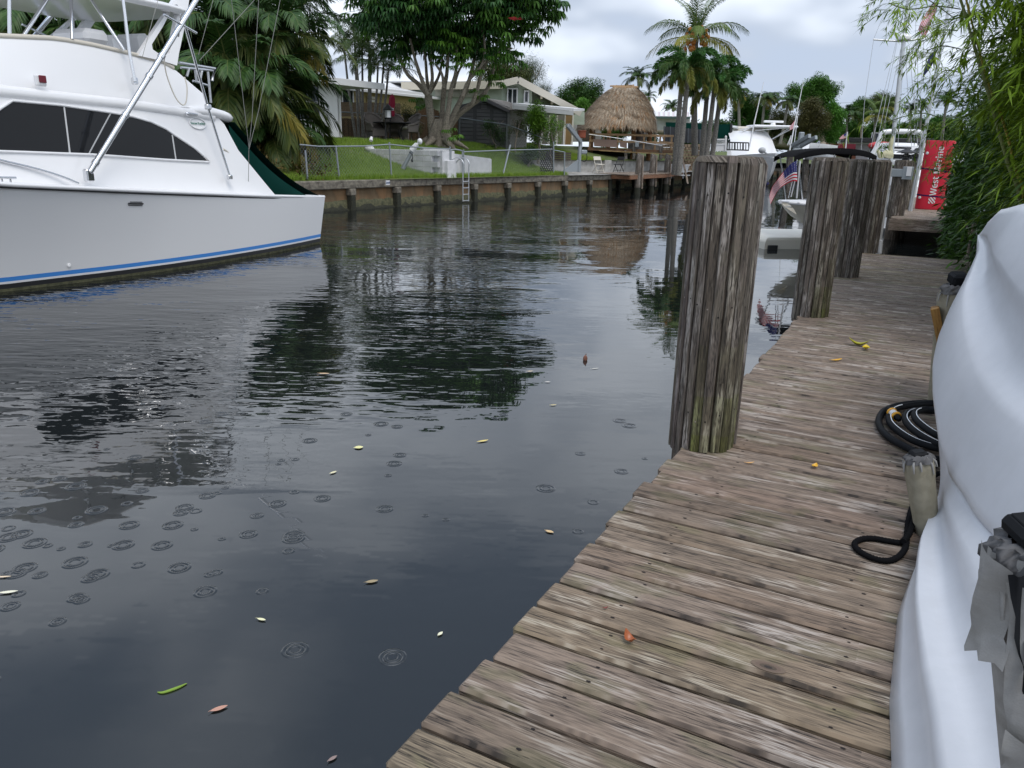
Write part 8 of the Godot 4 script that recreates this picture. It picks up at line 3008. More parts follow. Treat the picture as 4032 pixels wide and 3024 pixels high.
func build_far() -> void:
	var g: G
	# far land on both sides of the bend
	g = G.new()
	g.grid([PackedVector3Array([Vector3(-120, 0.9, -128), Vector3(30, 0.9, -128), Vector3(220, 0.9, -122)]), PackedVector3Array([Vector3(-120, 1.0, -420), Vector3(30, 1.0, -420), Vector3(320, 1.0, -420)])], false, true)
	setting("far_land", g, M.soil)
	g = G.new()
	g.box(Vector3(50, 0.4, -127.8), Vector3(340, 1.3, 0.4), Basis(Vector3.UP, -0.018))
	single("far_seawall", g, M.old_concrete, "low seawall closing the far end of the canal", "seawall")
	# trees behind the houses
	broad_tree("broadleaf_tree", "round green tree left of the tiki hut roof", "tree", Vector3(6.87, 5.79, -86), Vector3(6.78, 7.62, -86), Vector3(3.2, 2.7, 2.4), 34, 30, KIND.clump_dark, 0.8, 51, Color(1.5, 1.4, 1.5))
	broad_tree("broadleaf_tree", "dusky tree behind the green house roof", "tree", Vector3(-1.89, 8.06, -80), Vector3(-1.79, 9.69, -80), Vector3(3.6, 1.7, 2.0), 22, 30, KIND.clump_olive, 1.0, 52, Color(1.0, 1.3, 1.2))
	broad_tree("wispy_tree", "pale wispy tree rising right of the green gable", "tree", Vector3(0.99, 7.89, -84), Vector3(1, 9.86, -84), Vector3(1.9, 3.0, 1.6), 30, 14, KIND.clump_wisp, 0.9, 53)
	broad_tree("wispy_tree", "thin wispy sapling beyond the lower roof edge of the green house", "tree", Vector3(2.69, 7.52, -86), Vector3(2.72, 8.61, -86), Vector3(1.0, 1.0, 0.8), 9, 9, KIND.clump_wisp, 0.7, 54)
	broad_tree("broadleaf_tree", "low bright tree at the left foot of the tiki roof", "tree", Vector3(6.33, 5.35, -75), Vector3(6.07, 6.09, -75), Vector3(1.3, 0.8, 1.0), 10, 16, KIND.clump_bright, 0.7, 55)
	var ck := [[KIND.coco_a, 0.3], [KIND.coco_b, 0.4], [KIND.coco_c, 0.3]]
	var mk := [[KIND.up, 0.35], [KIND.midf, 0.45], [KIND.low, 0.2]]
	for q in [[Vector3(11.57, 7.65, -76), Vector3(10.92, 8.91, -76), 0.95, "palm peeping over the right side of the tiki roof"], [Vector3(11.29, 6.57, -72), Vector3(11.36, 7.07, -72), 0.5, "small yellowing palm between the tiki roof and the foxtails"], [Vector3(18.03, 6.76, -96), Vector3(18.08, 7.52, -96), 0.85, "small faraway palm above the pale ribbed roof"]]:
		palm("distant_palm", q[3], q[0] - Vector3(0, 3, 0), q[1], 0.14, 0.09, mk, 18, q[2] * 0.62, [M.palm_bark, M.frond], "palms beyond the houses")
	var fk := [[KIND.midf, 0.45], [KIND.low, 0.4], [KIND.gold, 0.15]]
	for q in [[Vector3(32.5, 5.95, -108), Vector3(32.34, 9.64, -108), 1.35, "cabbage palm with a full round head behind the far sport fishing boat"], [Vector3(34.5, 6.1, -112), Vector3(34.35, 10.2, -112), 1.15, "slim cabbage palm close right of the round headed one"], [Vector3(34.41, 5.94, -106), Vector3(34.81, 9.16, -106), 1.25, "leaning palm between the cabbage palms and the olive tree"], [Vector3(28.66, 5.75, -104), Vector3(27.84, 10.03, -104), 1.1, "dark palm behind the green canopy"]]:
		palm("cabbage_palm", q[3], q[0] - Vector3(0, 2, 0), q[1], 0.2, 0.15, fk, 26, q[2] * 0.46, [M.palm_bark, M.frond], "palms behind the far boat")
	broad_tree("broadleaf_tree", "tall bright green tree highest on the far bank", "tree", Vector3(44.31, 4.97, -118), Vector3(41.99, 10.95, -118), Vector3(4.2, 2.7, 3.0), 44, 34, KIND.clump_bright, 0.95, 61, Color(0.8, 0.9, 0.9))
	broad_tree("broadleaf_tree", "bright green lower tree right of the olive brown one", "tree", Vector3(44.36, 4.91, -114), Vector3(43.87, 6.92, -114), Vector3(1.8, 3.1, 1.8), 34, 30, KIND.clump_bright, 0.85, 62, Color(0.85, 1.0, 0.85))
	broad_tree("broadleaf_tree", "olive brown fine leaved tree before the tall bright one", "tree", Vector3(39.81, 4.75, -110), Vector3(39.38, 7.22, -110), Vector3(2.6, 2.9, 2.2), 40, 36, KIND.clump_olive, 0.9, 63)
	broad_tree("broadleaf_tree", "dark green mass of trees left of the far boat's tower", "tree", Vector3(31.97, 4.59, -112), Vector3(31.44, 7.65, -112), Vector3(2.8, 3.3, 2.2), 36, 34, KIND.clump_dark, 0.95, 64, Color(1.3, 1.4, 1.2))
	broad_tree("broadleaf_tree", "dark hedge like tree behind the hardtop of the far boat", "tree", Vector3(37.5, 4.4, -116), Vector3(37.02, 6.64, -116), Vector3(4.2, 2.4, 2.0), 40, 36, KIND.clump_olive, 1.0, 65, Color(0.7, 0.9, 0.7))
	broad_tree("broadleaf_tree", "rounded tree right of the weeping palm in the distance", "tree", Vector3(59.35, 5.63, -140), Vector3(58.53, 10.11, -140), Vector3(1.9, 2.3, 1.8), 24, 30, KIND.clump_dark, 0.95, 66, Color(1.8, 1.7, 1.5))
	broad_tree("broadleaf_tree", "olive tree with a rounded top behind the yellow fronds", "tree", Vector3(63.93, 5.76, -142), Vector3(63.11, 10.76, -142), Vector3(2.9, 3.0, 2.2), 34, 32, KIND.clump_olive, 1.0, 67, Color(1.0, 1.4, 1.0))
	broad_tree("broadleaf_tree", "low hedge of trees closing the view behind the flat roofed house", "tree", Vector3(66.2, 4.71, -150), Vector3(65.81, 7.14, -150), Vector3(9.0, 2.2, 2.4), 60, 40, KIND.clump_dark, 1.2, 68, Color(1.5, 1.6, 1.3))
	broad_tree("broadleaf_tree", "long bank of trees behind the masts at the right of the canal", "tree", Vector3(66.09, 5.22, -130), Vector3(66.19, 7.12, -130), Vector3(6.5, 1.9, 2.4), 50, 40, KIND.clump_dark, 1.1, 69, Color(1.5, 1.6, 1.3))
	broad_tree("tree_belt", "low belt of faraway trees along the horizon behind everything", "trees", Vector3(70.96, 4.76, -190), Vector3(70.66, 6.91, -190), Vector3(60.0, 3.6, 4.0), 130, 44, KIND.clump_dark, 1.9, 70, Color(1.3, 1.45, 1.4))
	for q in [[Vector3(51.81, 5.25, -126), Vector3(50.65, 8.67, -126), 1.6, mk, "weeping palm with long hanging fronds left of the flat roofed house"], [Vector3(53.89, 5.25, -122), Vector3(53.35, 8.57, -122), 1.5, ck, "yellowing coconut palm behind the flat roofed house"], [Vector3(57.02, 6.19, -126), Vector3(56.5, 10.01, -126), 1.4, ck, "taller yellow green coconut palm left of the sailboat mast"], [Vector3(57.93, 6.86, -120), Vector3(57.56, 9.54, -120), 0.95, mk, "small palm right of the mast"], [Vector3(60.54, 6.98, -122), Vector3(60, 9.98, -122), 1.1, mk, "palm between the mast and the leaning flagpole"], [Vector3(52.37, 6.19, -100), Vector3(52.07, 9.37, -100), 1.25, mk, "dark royal palm right of the flagpole"]]:
		palm("distant_palm", q[4], q[0] - Vector3(0, 2, 0), q[1], 0.2, 0.13, q[3], 26, q[2] * 0.5, [M.palm_bark, M.frond], "palms at the end of the canal")
	# white vinyl gate, dark green canopy, pergola
	var vg := thing("vinyl_gate", "white vinyl gate panel with a lattice top beside the palms", "gate", Vector3(15.54, 2.67, -62))
	sheet(vg, "panel", M.white_paint, [Vector3(15.09, 2.61, -62), Vector3(15.97, 2.63, -62), Vector3(15.92, 3.08, -62), Vector3(15.05, 3.06, -62)], Vector3(0, 0, -0.05))
	bars(vg, "rail", M.white_paint, [[Vector3(14.98, 3.44, -62), Vector3(15.91, 3.47, -62)], [Vector3(15.02, 3.09, -62), Vector3(15.94, 3.11, -62)]], 0.08, 0.1)
	bars(vg, "post", M.white_paint, [[Vector3(15.04, 2.58, -62), Vector3(15.02, 3.52, -62)], [Vector3(15.98, 2.6, -62), Vector3(15.93, 3.61, -62)]], 0.14)
	g = G.new()
	g.ball(Vector3(15.92, 3.66, -62), Vector3(0.08, 0.1, 0.08), 5)
	part(vg, "finial", g, M.white_paint)
	for k in 9:
		var a: Vector3 = Vector3(15.12, 3.12, -62).lerp(Vector3(15.83, 3.13, -62), k / 8.0)
		var up := Vector3(0, 0.36, 0)
		bars(vg, "lattice_slat", M.white_paint, [[a, a + up + Vector3(0.28 if k < 7 else 0.0, 0, 0)], [a + Vector3(0, 0, 0.012), a + up + Vector3(-0.28 if k > 1 else 0.0, 0, 0.012)]], 0.04, 0.012)
	var cn := thing("green_canopy", "dark green canvas canopy wall on posts right of the foxtail palms", "canopy", Vector3(17.7, 3.5, -70))
	sheet(cn, "canvas_wall", M.green_canvas, [Vector3(16.99, 3.45, -70), Vector3(18.31, 3.43, -70), Vector3(18.28, 4.9, -70), Vector3(17.33, 4.85, -70), Vector3(16.96, 4.33, -70)], Vector3(0, 0, -0.1))
	bars(cn, "post", M.black_paint, [[Vector3(18.42, 3.4, -70), Vector3(18.33, 4.93, -70)], [Vector3(19.81, 3.44, -71), Vector3(19.79, 4.19, -71)]], 0.2)
	sheet(cn, "roof", M.white_paint, [Vector3(18.26, 4.7, -70), Vector3(18.98, 4.63, -70), Vector3(20.56, 4.96, -76), Vector3(19.81, 5.03, -76)], Vector3(0, -0.1, 0), Color(0.7, 0.72, 0.72))
	var wfn := thing("white_fence", "long white vinyl fence left of the far boat", "fence", Vector3(20.61, 3.55, -74))
	for k in 14:
		var a: Vector3 = Vector3(19.38, 3.53, -74).lerp(Vector3(22.13, 3.53, -74), k / 14.0)
		var b: Vector3 = Vector3(19.33, 4.01, -74).lerp(Vector3(22.08, 3.95, -74), k / 14.0)
		g = G.new()
		g.box((a + b) * 0.5 - Vector3(0, 0.8, 0), Vector3(0.19, 2.2, 0.05), Basis.IDENTITY, 0.01)
		part(wfn, "board", g, M.white_paint)
	var bt := thing("covered_skiff", "small white boat with a pale cover stored behind the white fence", "boat", Vector3(20.52, 4.13, -76))
	g = G.new()
	g.tube(smooth([Vector3(19.94, 4.18, -76), Vector3(20.44, 4.31, -76), Vector3(20.96, 4.29, -76), Vector3(21.26, 4.21, -76)], 4), [0.3, 0.35, 0.4, 0.42, 0.44, 0.45, 0.46, 0.46, 0.44, 0.4, 0.36, 0.3, 0.2], 8)
	part(bt, "hull", g, M.gelcoat)
	var dr := thing("dark_railing", "dark timber railing and bench on the far dock left of the white boat", "railing", Vector3(18, 2.76, -66))
	bars(dr, "rail", M.black_paint, [[Vector3(17.01, 3.33, -66), Vector3(18.87, 3.33, -66)], [Vector3(17.07, 2.76, -66), Vector3(18.93, 2.75, -66)]], 0.1)
	for k in 9:
		bars(dr, "baluster", M.black_paint, [[Vector3(17.1, 2.74, -66).lerp(Vector3(18.91, 2.74, -66), k / 8.0), Vector3(17.05, 3.33, -66).lerp(Vector3(18.85, 3.33, -66), k / 8.0)]], 0.12 if k % 3 == 0 else 0.07)
	# far sport fishing boat, bow on
	var sb := thing("far_fishing_boat", "white sport fishing boat seen bow on beyond the nearest piling, with tall outriggers", "boat", Vector3(Vector3(20.57, 0.54, -64).x, 0, -66))
	var bc: Vector3 = Vector3(19.89, 1.57, -62)
	g = G.new()
	var rows := []
	for k in 10:
		var f := k / 9.0
		var hw := 2.1 * pow(sin(f * PI * 0.5), 0.62)
		var z := -62.0 - f * 12.0
		var y := 2.55 - 0.5 * f
		rows.append(PackedVector3Array([Vector3(bc.x - hw, y, z), Vector3(bc.x - hw * 0.86, 1.1, z - 0.7 * (1 - f)), Vector3(bc.x - hw * 0.62 - 0.02, 0.35, z - 1.3 * (1 - f)), Vector3(bc.x, -0.2, z - 1.8 * (1 - f)), Vector3(bc.x + hw * 0.62 + 0.02, 0.35, z - 1.3 * (1 - f)), Vector3(bc.x + hw * 0.86, 1.1, z - 0.7 * (1 - f)), Vector3(bc.x + hw, y, z)]))
	g.grid(rows, false, false)
	part(sb, "hull", g, M.gelcoat)
	g = G.new()
	rows = []
	for k in 10:
		var f := k / 9.0
		var hw := 2.1 * pow(sin(f * PI * 0.5), 0.62)
		rows.append(PackedVector3Array([Vector3(bc.x - hw, 2.56 - 0.5 * f, -62.0 - f * 12.0), Vector3(bc.x + hw, 2.56 - 0.5 * f, -62.0 - f * 12.0)]))
	g.grid(rows, false, false)
	var s0: Vector3 = Vector3(19.59, 0.42, -63.8)
	part(sb, "foredeck", g, M.gelcoat)
	g = G.new()
	for sd: float in [-1.0, 1.0]:
		g.tube([Vector3(bc.x, 0.16, -63.6), Vector3(bc.x + sd * 0.9, 0.16, -66.0), Vector3(bc.x + sd * 1.5, 0.16, -70)], 0.12, 6)
	part(sb, "boot_top", g, M.navy)
	g = G.new()
	rows = []
	for e in [[-1.95, 2.3, -66.5], [-1.8, 3.6, -68.0], [-1.7, 4.35, -69.5]]:
		var row := PackedVector3Array()
		for k in 9:
			var f := k / 8.0
			row.append(Vector3(bc.x + lerpf(e[0], -(e[0] as float), f), e[1], (e[2] as float) - 0.9 * pow(2.0 * f - 1.0, 2.0)))
		rows.append(row)
	rows.append(PackedVector3Array([Vector3(bc.x - 1.6, 4.4, -71), Vector3(bc.x - 1.2, 4.4, -71), Vector3(bc.x - 0.8, 4.4, -71), Vector3(bc.x - 0.4, 4.4, -71), Vector3(bc.x, 4.4, -71), Vector3(bc.x + 0.4, 4.4, -71), Vector3(bc.x + 0.8, 4.4, -71), Vector3(bc.x + 1.2, 4.4, -71), Vector3(bc.x + 1.6, 4.4, -71)]))
	g.grid(rows, false, true)
	part(sb, "deckhouse", g, M.gelcoat)
	g = G.new()
	g.box(Vector3(bc.x + 0.2, 4.5, -70.8), Vector3(2.4, 0.5, 1.2), Basis.IDENTITY, 0.15)
	part(sb, "helm_cover", g, M.beige)
	g = G.new()
	var ht: Vector3 = Vector3(21.82, 4.76, -70)
	g.box(ht, Vector3(3.75, 0.2, 2.6), Basis.IDENTITY, 0.08)
	part(sb, "hardtop", g, M.gelcoat)
	pipes(sb, "hardtop_pipe", M.gelcoat, [[ht + Vector3(-1.7, 0, 1.2), Vector3(bc.x - 0.9, 4.4, -69.5)], [ht + Vector3(1.6, 0, 1.2), Vector3(bc.x + 0.4, 4.4, -69.5)], [ht + Vector3(-1.8, 0, 0.6), Vector3(bc.x - 1.8, 3.6, -69.6)], [ht + Vector3(1.8, 0, 0.6), Vector3(bc.x + 1.7, 3.6, -69.6)], [ht + Vector3(-1.6, 0, -1.0), Vector3(bc.x - 1.7, 3.4, -70.6)], [ht + Vector3(1.9, 0, -1.0), Vector3(bc.x + 1.8, 3.4, -70.6)]], 0.05)
	g = G.new()
	g.box(Vector3(21.95, 5.18, -70), Vector3(1.7, 0.18, 0.2), Basis.IDENTITY, 0.05)
	g.lathe(PackedVector2Array([Vector2(0.24, -0.35), Vector2(0.2, -0.05), Vector2(0.05, 0.0)]), 10, Vector3(21.92, 5.14, -70))
	part(sb, "radar_bar", g, M.gelcoat)
	g = G.new()
	g.tube([Vector3(18.93, 2.83, -66), Vector3(19.15, 5.03, -66), Vector3(19.53, 7.99, -66)], [0.06, 0.05, 0.02], 6)
	part(sb, "outrigger_pole", g, M.gelcoat)
	g = G.new()
	g.tube([Vector3(21.89, 1.99, -65), Vector3(22.08, 4.8, -65), Vector3(22.35, 8.02, -65)], [0.06, 0.05, 0.02], 6)
	part(sb, "outrigger_pole", g, M.gelcoat)
	pipes(sb, "rod", M.gelcoat, [[Vector3(22.58, 2.7, -66), Vector3(22.57, 5.51, -66)], [Vector3(22.37, 3.24, -67), Vector3(22.59, 4.01, -67)], [Vector3(22.51, 3.25, -67), Vector3(22.57, 3.9, -67)]], 0.03)
	g = G.new()
	var dm: Vector3 = Vector3(19.11, 2.75, -63)
	g.ball(dm, Vector3(0.3, 0.24, 0.26), 6)
	g.tube([dm + Vector3(0.2, -0.1, 0), dm + Vector3(0.42, -0.28, 0)], 0.08, 6)
	part(sb, "deck_horn", g, M.grey_gel)
	g = G.new()
	g.tube(smooth([Vector3(19.14, 2.22, -62.5), Vector3(19.51, 2.25, -62), Vector3(20.32, 2.2, -62), Vector3(21.31, 2.06, -63)], 4), 0.02, 5)
	for q in [[Vector3(19.62, 2.25, -62), Vector3(19.69, 1.72, -62)], [Vector3(20.29, 2.2, -62), Vector3(20.36, 1.69, -62)], [Vector3(20.95, 2.13, -62.6), Vector3(21.01, 1.69, -62.6)]]:
		g.tube(q, 0.02, 5)
	part(sb, "bow_rail", g, M.steel)
	var bf := thing("flag", "faded striped flag at the right side of the far fishing boat", "flag", Vector3(22.43, 4.74, -66))
	cloth_flag(bf, "stripe", [Vector3(22.4, 5.16, -66), Vector3(22.22, 4.89, -66), Vector3(22.02, 4.65, -66)], [Vector3(22.45, 4.6, -66), Vector3(22.27, 4.47, -66), Vector3(22.09, 4.38, -66)], false)
	# boat lift with grey beams and a skiff
	var bl := thing("boat_lift", "grey steel boat lift with slanting beams beyond the small cream boat", "boat lift", Vector3(18.47, 2.06, -52))
	bars(bl, "beam", M.galv, [[Vector3(17.68, 2.98, -52), Vector3(18, 3.56, -50)], [Vector3(18.19, 2.78, -53), Vector3(18.79, 3.51, -51)], [Vector3(17.72, 2.68, -52), Vector3(18.3, 2.7, -52)]], 0.2, 0.26, Color(1.6, 1.65, 1.7))
	bars(bl, "post", M.galv, [[Vector3(18.33, 2.4, -52.5), Vector3(18.36, 3.85, -52.5)]], 0.3, 0.3, Color(1.7, 1.75, 1.8))
	bars(bl, "piling", M.pile_wood, [[Vector3(17.76, 0.66, -52) * Vector3(1, 0, 1), Vector3(17.6, 2.72, -52)], [Vector3(20.28, 0.57, -56) * Vector3(1, 0, 1), Vector3(20.08, 2.42, -56)]], 0.35, 0.35, Color(0.7, 0.7, 0.7))
	var sk := thing("lifted_skiff", "pale skiff with a windscreen frame raised on the boat lift", "boat", Vector3(20.24, 2.43, -55))
	g = G.new()
	rows = []
	for k in 8:
		var f := k / 7.0
		var c: Vector3 = Vector3(19.6, 2.95, -55).lerp(Vector3(22.87, 2.85, -58), f)
		var w := 0.9 * sin(PI * (0.3 + 0.6 * f))
		rows.append(PackedVector3Array([c + Vector3(0, 0.3, w), c + Vector3(0, -0.5, w * 0.8), c + Vector3(0, -0.8, 0), c + Vector3(0, -0.5, -w * 0.8), c + Vector3(0, 0.3, -w)]))
	g.grid(rows)
	part(sk, "hull", g, M.gelcoat)
	pipes(sk, "frame", M.steel, [[Vector3(20, 2.78, -55), Vector3(20.49, 3.38, -55)], [Vector3(20.49, 2.97, -55), Vector3(20.54, 3.38, -55)], [Vector3(20.37, 2.84, -55.5), Vector3(20.5, 3.16, -55.5)]], 0.035)
	# flat roofed pink house, its flag
	var ph := thing("flat_roofed_house", "low flat roofed house with pale front and rust red wall at the canal's end", "house", Vector3(54.47, 3.26, -128) * Vector3(1, 0, 1) + Vector3(0, 1, 0))
	sheet(ph, "wall", M.stucco, [Vector3(54.74, 1.98, -130), Vector3(65.74, 2.24, -130), Vector3(65.23, 5.1, -130), Vector3(54.3, 4.84, -130)], Vector3(0, 0, -3), Color(0.62, 0.58, 0.62))
	sheet(ph, "red_wall", M.stucco, [Vector3(51.07, 1.89, -130), Vector3(54.72, 1.98, -130), Vector3(54.3, 4.74, -130), Vector3(50.67, 4.65, -130)], Vector3(0, 0, -3), Color(0.34, 0.13, 0.08))
	bars(ph, "roof_edge", M.white_paint, [[Vector3(50.63, 4.8, -128), Vector3(64.67, 5, -128)]], 0.3, 0.5)
	bars(ph, "roof", M.black_paint, [[Vector3(51.01, 5.1, -128.5), Vector3(64.99, 5.28, -128.5)]], 4.0, 0.7, Color(1.6, 1.7, 2.0))
	window(ph, Vector3(56.63, 3.2, -129.9), Vector3.RIGHT, Vector3.UP, 2.2, 3.2, 1, Vector3.BACK)
	bars(ph, "red_fence", M.red_vinyl, [[Vector3(49.59, 3.72, -125), Vector3(52.27, 3.7, -125)]], 0.2, 1.6, Color(0.35, 0.6, 0.6))
	var fl := thing("flagpole", "white flagpole with a striped flag before the flat roofed house", "flagpole", Vector3(44.79, 3.43, -110))
	pipes(fl, "pole", M.white_paint, [[Vector3(44.7, 3.43, -110), Vector3(44.59, 5.78, -110)]], 0.09)
	cloth_flag(fl, "stripe", [Vector3(44.55, 5.66, -110), Vector3(44.12, 5.42, -110), Vector3(43.68, 4.98, -110)], [Vector3(44.59, 5.04, -110), Vector3(44.2, 4.88, -110), Vector3(43.67, 4.8, -110)], true)
	g = G.new()
	g.col = Color(0.55, 0.06, 0.07)
	g.ball(Vector3(47.27, 4, -105), Vector3(1.8, 0.55, 1.2), 6)
	single("red_umbrella", g, M.plain, "small red umbrella beside the white arch of the trawler", "umbrella")
	# trawler with white arch
	var tw := thing("trawler", "white motor yacht with a tall white arch behind the black lanterns", "boat", Vector3(26.52, 2.16, -56) * Vector3(1, 0, 1))
	g = G.new()
	g.tube(smooth([Vector3(23.79, 2.56, -54), Vector3(23.99, 3.06, -54), Vector3(24.18, 3.8, -54), Vector3(24.37, 4.01, -54), Vector3(25.1, 4.08, -54), Vector3(26.12, 4.09, -54), Vector3(26.74, 4.03, -54), Vector3(26.95, 3.72, -54), Vector3(27.11, 2.79, -54)], 4), 0.17, 8)
	part(tw, "arch", g, M.gelcoat)
	g = G.new()
	g.box(Vector3(26.84, 3.07, -57), Vector3(2.1, 0.7, 2), Basis.IDENTITY, 0.2)
	g.box(Vector3(27.17, 2.4, -57), Vector3(3.3, 0.9, 3.5), Basis.IDENTITY, 0.2)
	part(tw, "cabin", g, M.gelcoat)
	g = G.new()
	g.box(Vector3(26.3, 2.5, -55.1), Vector3(2.4, 0.3, 0.06), Basis.IDENTITY, 0.02)
	g.box(Vector3(26.32, 3.07, -55.9), Vector3(1.8, 0.14, 0.2), Basis.IDENTITY, 0.02)
	part(tw, "window_band", g, M.dark_glass)
	bars(tw, "rail", M.gelcoat, [[Vector3(24.58, 2.93, -54), Vector3(26.4, 2.93, -54)], [Vector3(24.39, 2.2, -53), Vector3(26.81, 2.26, -53)]], 0.1)
	for k in 7:
		bars(tw, "stanchion", M.gelcoat, [[Vector3(24.66, 2.73, -54).lerp(Vector3(26.38, 2.75, -54), k / 6.0), Vector3(24.63, 2.92, -54).lerp(Vector3(26.35, 2.92, -54), k / 6.0)]], 0.06)
	g = G.new()
	g.box(Vector3(27.46, 1.7, -57) * Vector3(1, 0, 1) + Vector3(0, 0.8, 0), Vector3(3.9, 1.7, 6), Basis.IDENTITY, 0.4)
	part(tw, "hull", g, M.gelcoat)
	# sailing boat: mast, boom with sail, rigging
	var sl := thing("sailboat", "sailboat with tall silver mast, spreaders and radar dome behind the pilings", "boat", Vector3(19.52, 2.37, -42) * Vector3(1, 0, 1))
	var m0: Vector3 = Vector3(19.49, 2.37, -42)
	var m1: Vector3 = Vector3(19.11, 9.84, -42)
	g = G.new()
	g.tube([m0 * Vector3(1, 0, 1) + Vector3(0, 0.6, 0), m0, m1, m1 + (m1 - m0) * 0.9], [0.11, 0.11, 0.1, 0.08], 9)
	part(sl, "mast", g, M.alu)
	g = G.new()
	g.tube([Vector3(17.67, 8.01, -42), Vector3(19.18, 7.95, -42), Vector3(20.18, 8.14, -42)], 0.05, 6)
	part(sl, "spreader", g, M.alu)
	g = G.new()
	g.lathe(PackedVector2Array([Vector2(0.3, -0.12), Vector2(0.34, 0.0), Vector2(0.26, 0.14), Vector2(0.02, 0.2)]), 12, Vector3(19.13, 8.11, -41.8))
	part(sl, "radar_dome", g, M.gelcoat)
	wires(sl, "stay", [[Vector3(18.06, 9.4, -42), Vector3(17.69, 8.01, -42)], [Vector3(17.69, 8.01, -42), Vector3(17.69, 5.04, -42)], [Vector3(17.69, 5.04, -42), Vector3(17.9, 2.56, -42)], [Vector3(18.97, 9.42, -42), Vector3(18.37, 2.88, -42)], [Vector3(18.94, 9.15, -42), Vector3(18.65, 2.89, -42)], [Vector3(19.11, 7.6, -42), Vector3(18.81, 2.89, -42)], [Vector3(19.5, 9.85, -42), Vector3(20.6, 2.93, -42)], [Vector3(19.4, 7.33, -42), Vector3(20.48, 2.93, -42)], [Vector3(19.52, 7.76, -42), Vector3(20.79, 2.94, -42)], [Vector3(19.82, 8.47, -42), Vector3(20.79, 2.94, -42)], [Vector3(20.2, 8.05, -42), Vector3(20.57, 4.88, -42)], [Vector3(19.29, 7.54, -42), Vector3(19.76, 2.91, -42)], [Vector3(20.75, 6.93, -42), Vector3(20.96, 4.89, -42)]], 0.013, M.alu)
	g = G.new()
	g.col = Color(0.5, 0.47, 0.3)
	g.tube(smooth([Vector3(19.33, 3.43, -41.8), Vector3(19.28, 3.05, -41.8), Vector3(19.31, 2.75, -41.8), Vector3(19.41, 2.35, -41.8)], 4), [0.05, 0.07, 0.09, 0.11, 0.12, 0.11, 0.1, 0.11, 0.12, 0.14, 0.15, 0.13, 0.1], 8)
	g.tube(smooth([Vector3(18.28, 2.72, -41), Vector3(18.51, 2.47, -41), Vector3(18.74, 2.55, -41), Vector3(19.29, 2.48, -41.5)], 4), [0.06, 0.08, 0.1, 0.14, 0.17, 0.15, 0.13, 0.16, 0.2, 0.18, 0.2, 0.14, 0.08], 7)
	part(sl, "furled_sail", g, M.plain)
	g = G.new()
	g.box(m0 * Vector3(1, 0, 1) + Vector3(0.5, 0.7, -1), Vector3(2.6, 1.5, 9), Basis(Vector3.UP, -0.35), 0.4)
	part(sl, "hull", g, M.gelcoat)
	var ob := thing("tender", "grey inflatable tender with an outboard motor tucked beside the white pipe", "boat", Vector3(14.1, 0.95, -30) * Vector3(1, 0, 1))
	g = G.new()
	g.tube([Vector3(14.09, 0.95, -30), Vector3(15.54, 0.85, -33)], 0.3, 10)
	part(ob, "air_tube", g, M.grey_gel)
	g = G.new()
	g.box(Vector3(14.11, 1.54, -30), Vector3(0.3, 0.55, 0.35), Basis.IDENTITY, 0.08)
	g.box(Vector3(14.11, 1.34, -30), Vector3(0.16, 0.4, 0.2), Basis.IDENTITY, 0.04)
	part(ob, "outboard", g, M.gelcoat)
	var pw := thing("power_lines", "thin power lines strung across the sky above the far trees", "power lines", Vector3(68.87, 13.09, -170))
	wires(pw, "wire", [[Vector3(65.12, 13.33, -170), Vector3(87.86, 14.01, -170)], [Vector3(65.21, 12.69, -170), Vector3(87.98, 13.4, -170)], [Vector3(65.3, 12.07, -170), Vector3(88.08, 12.86, -170)]], 0.035, M.galv)

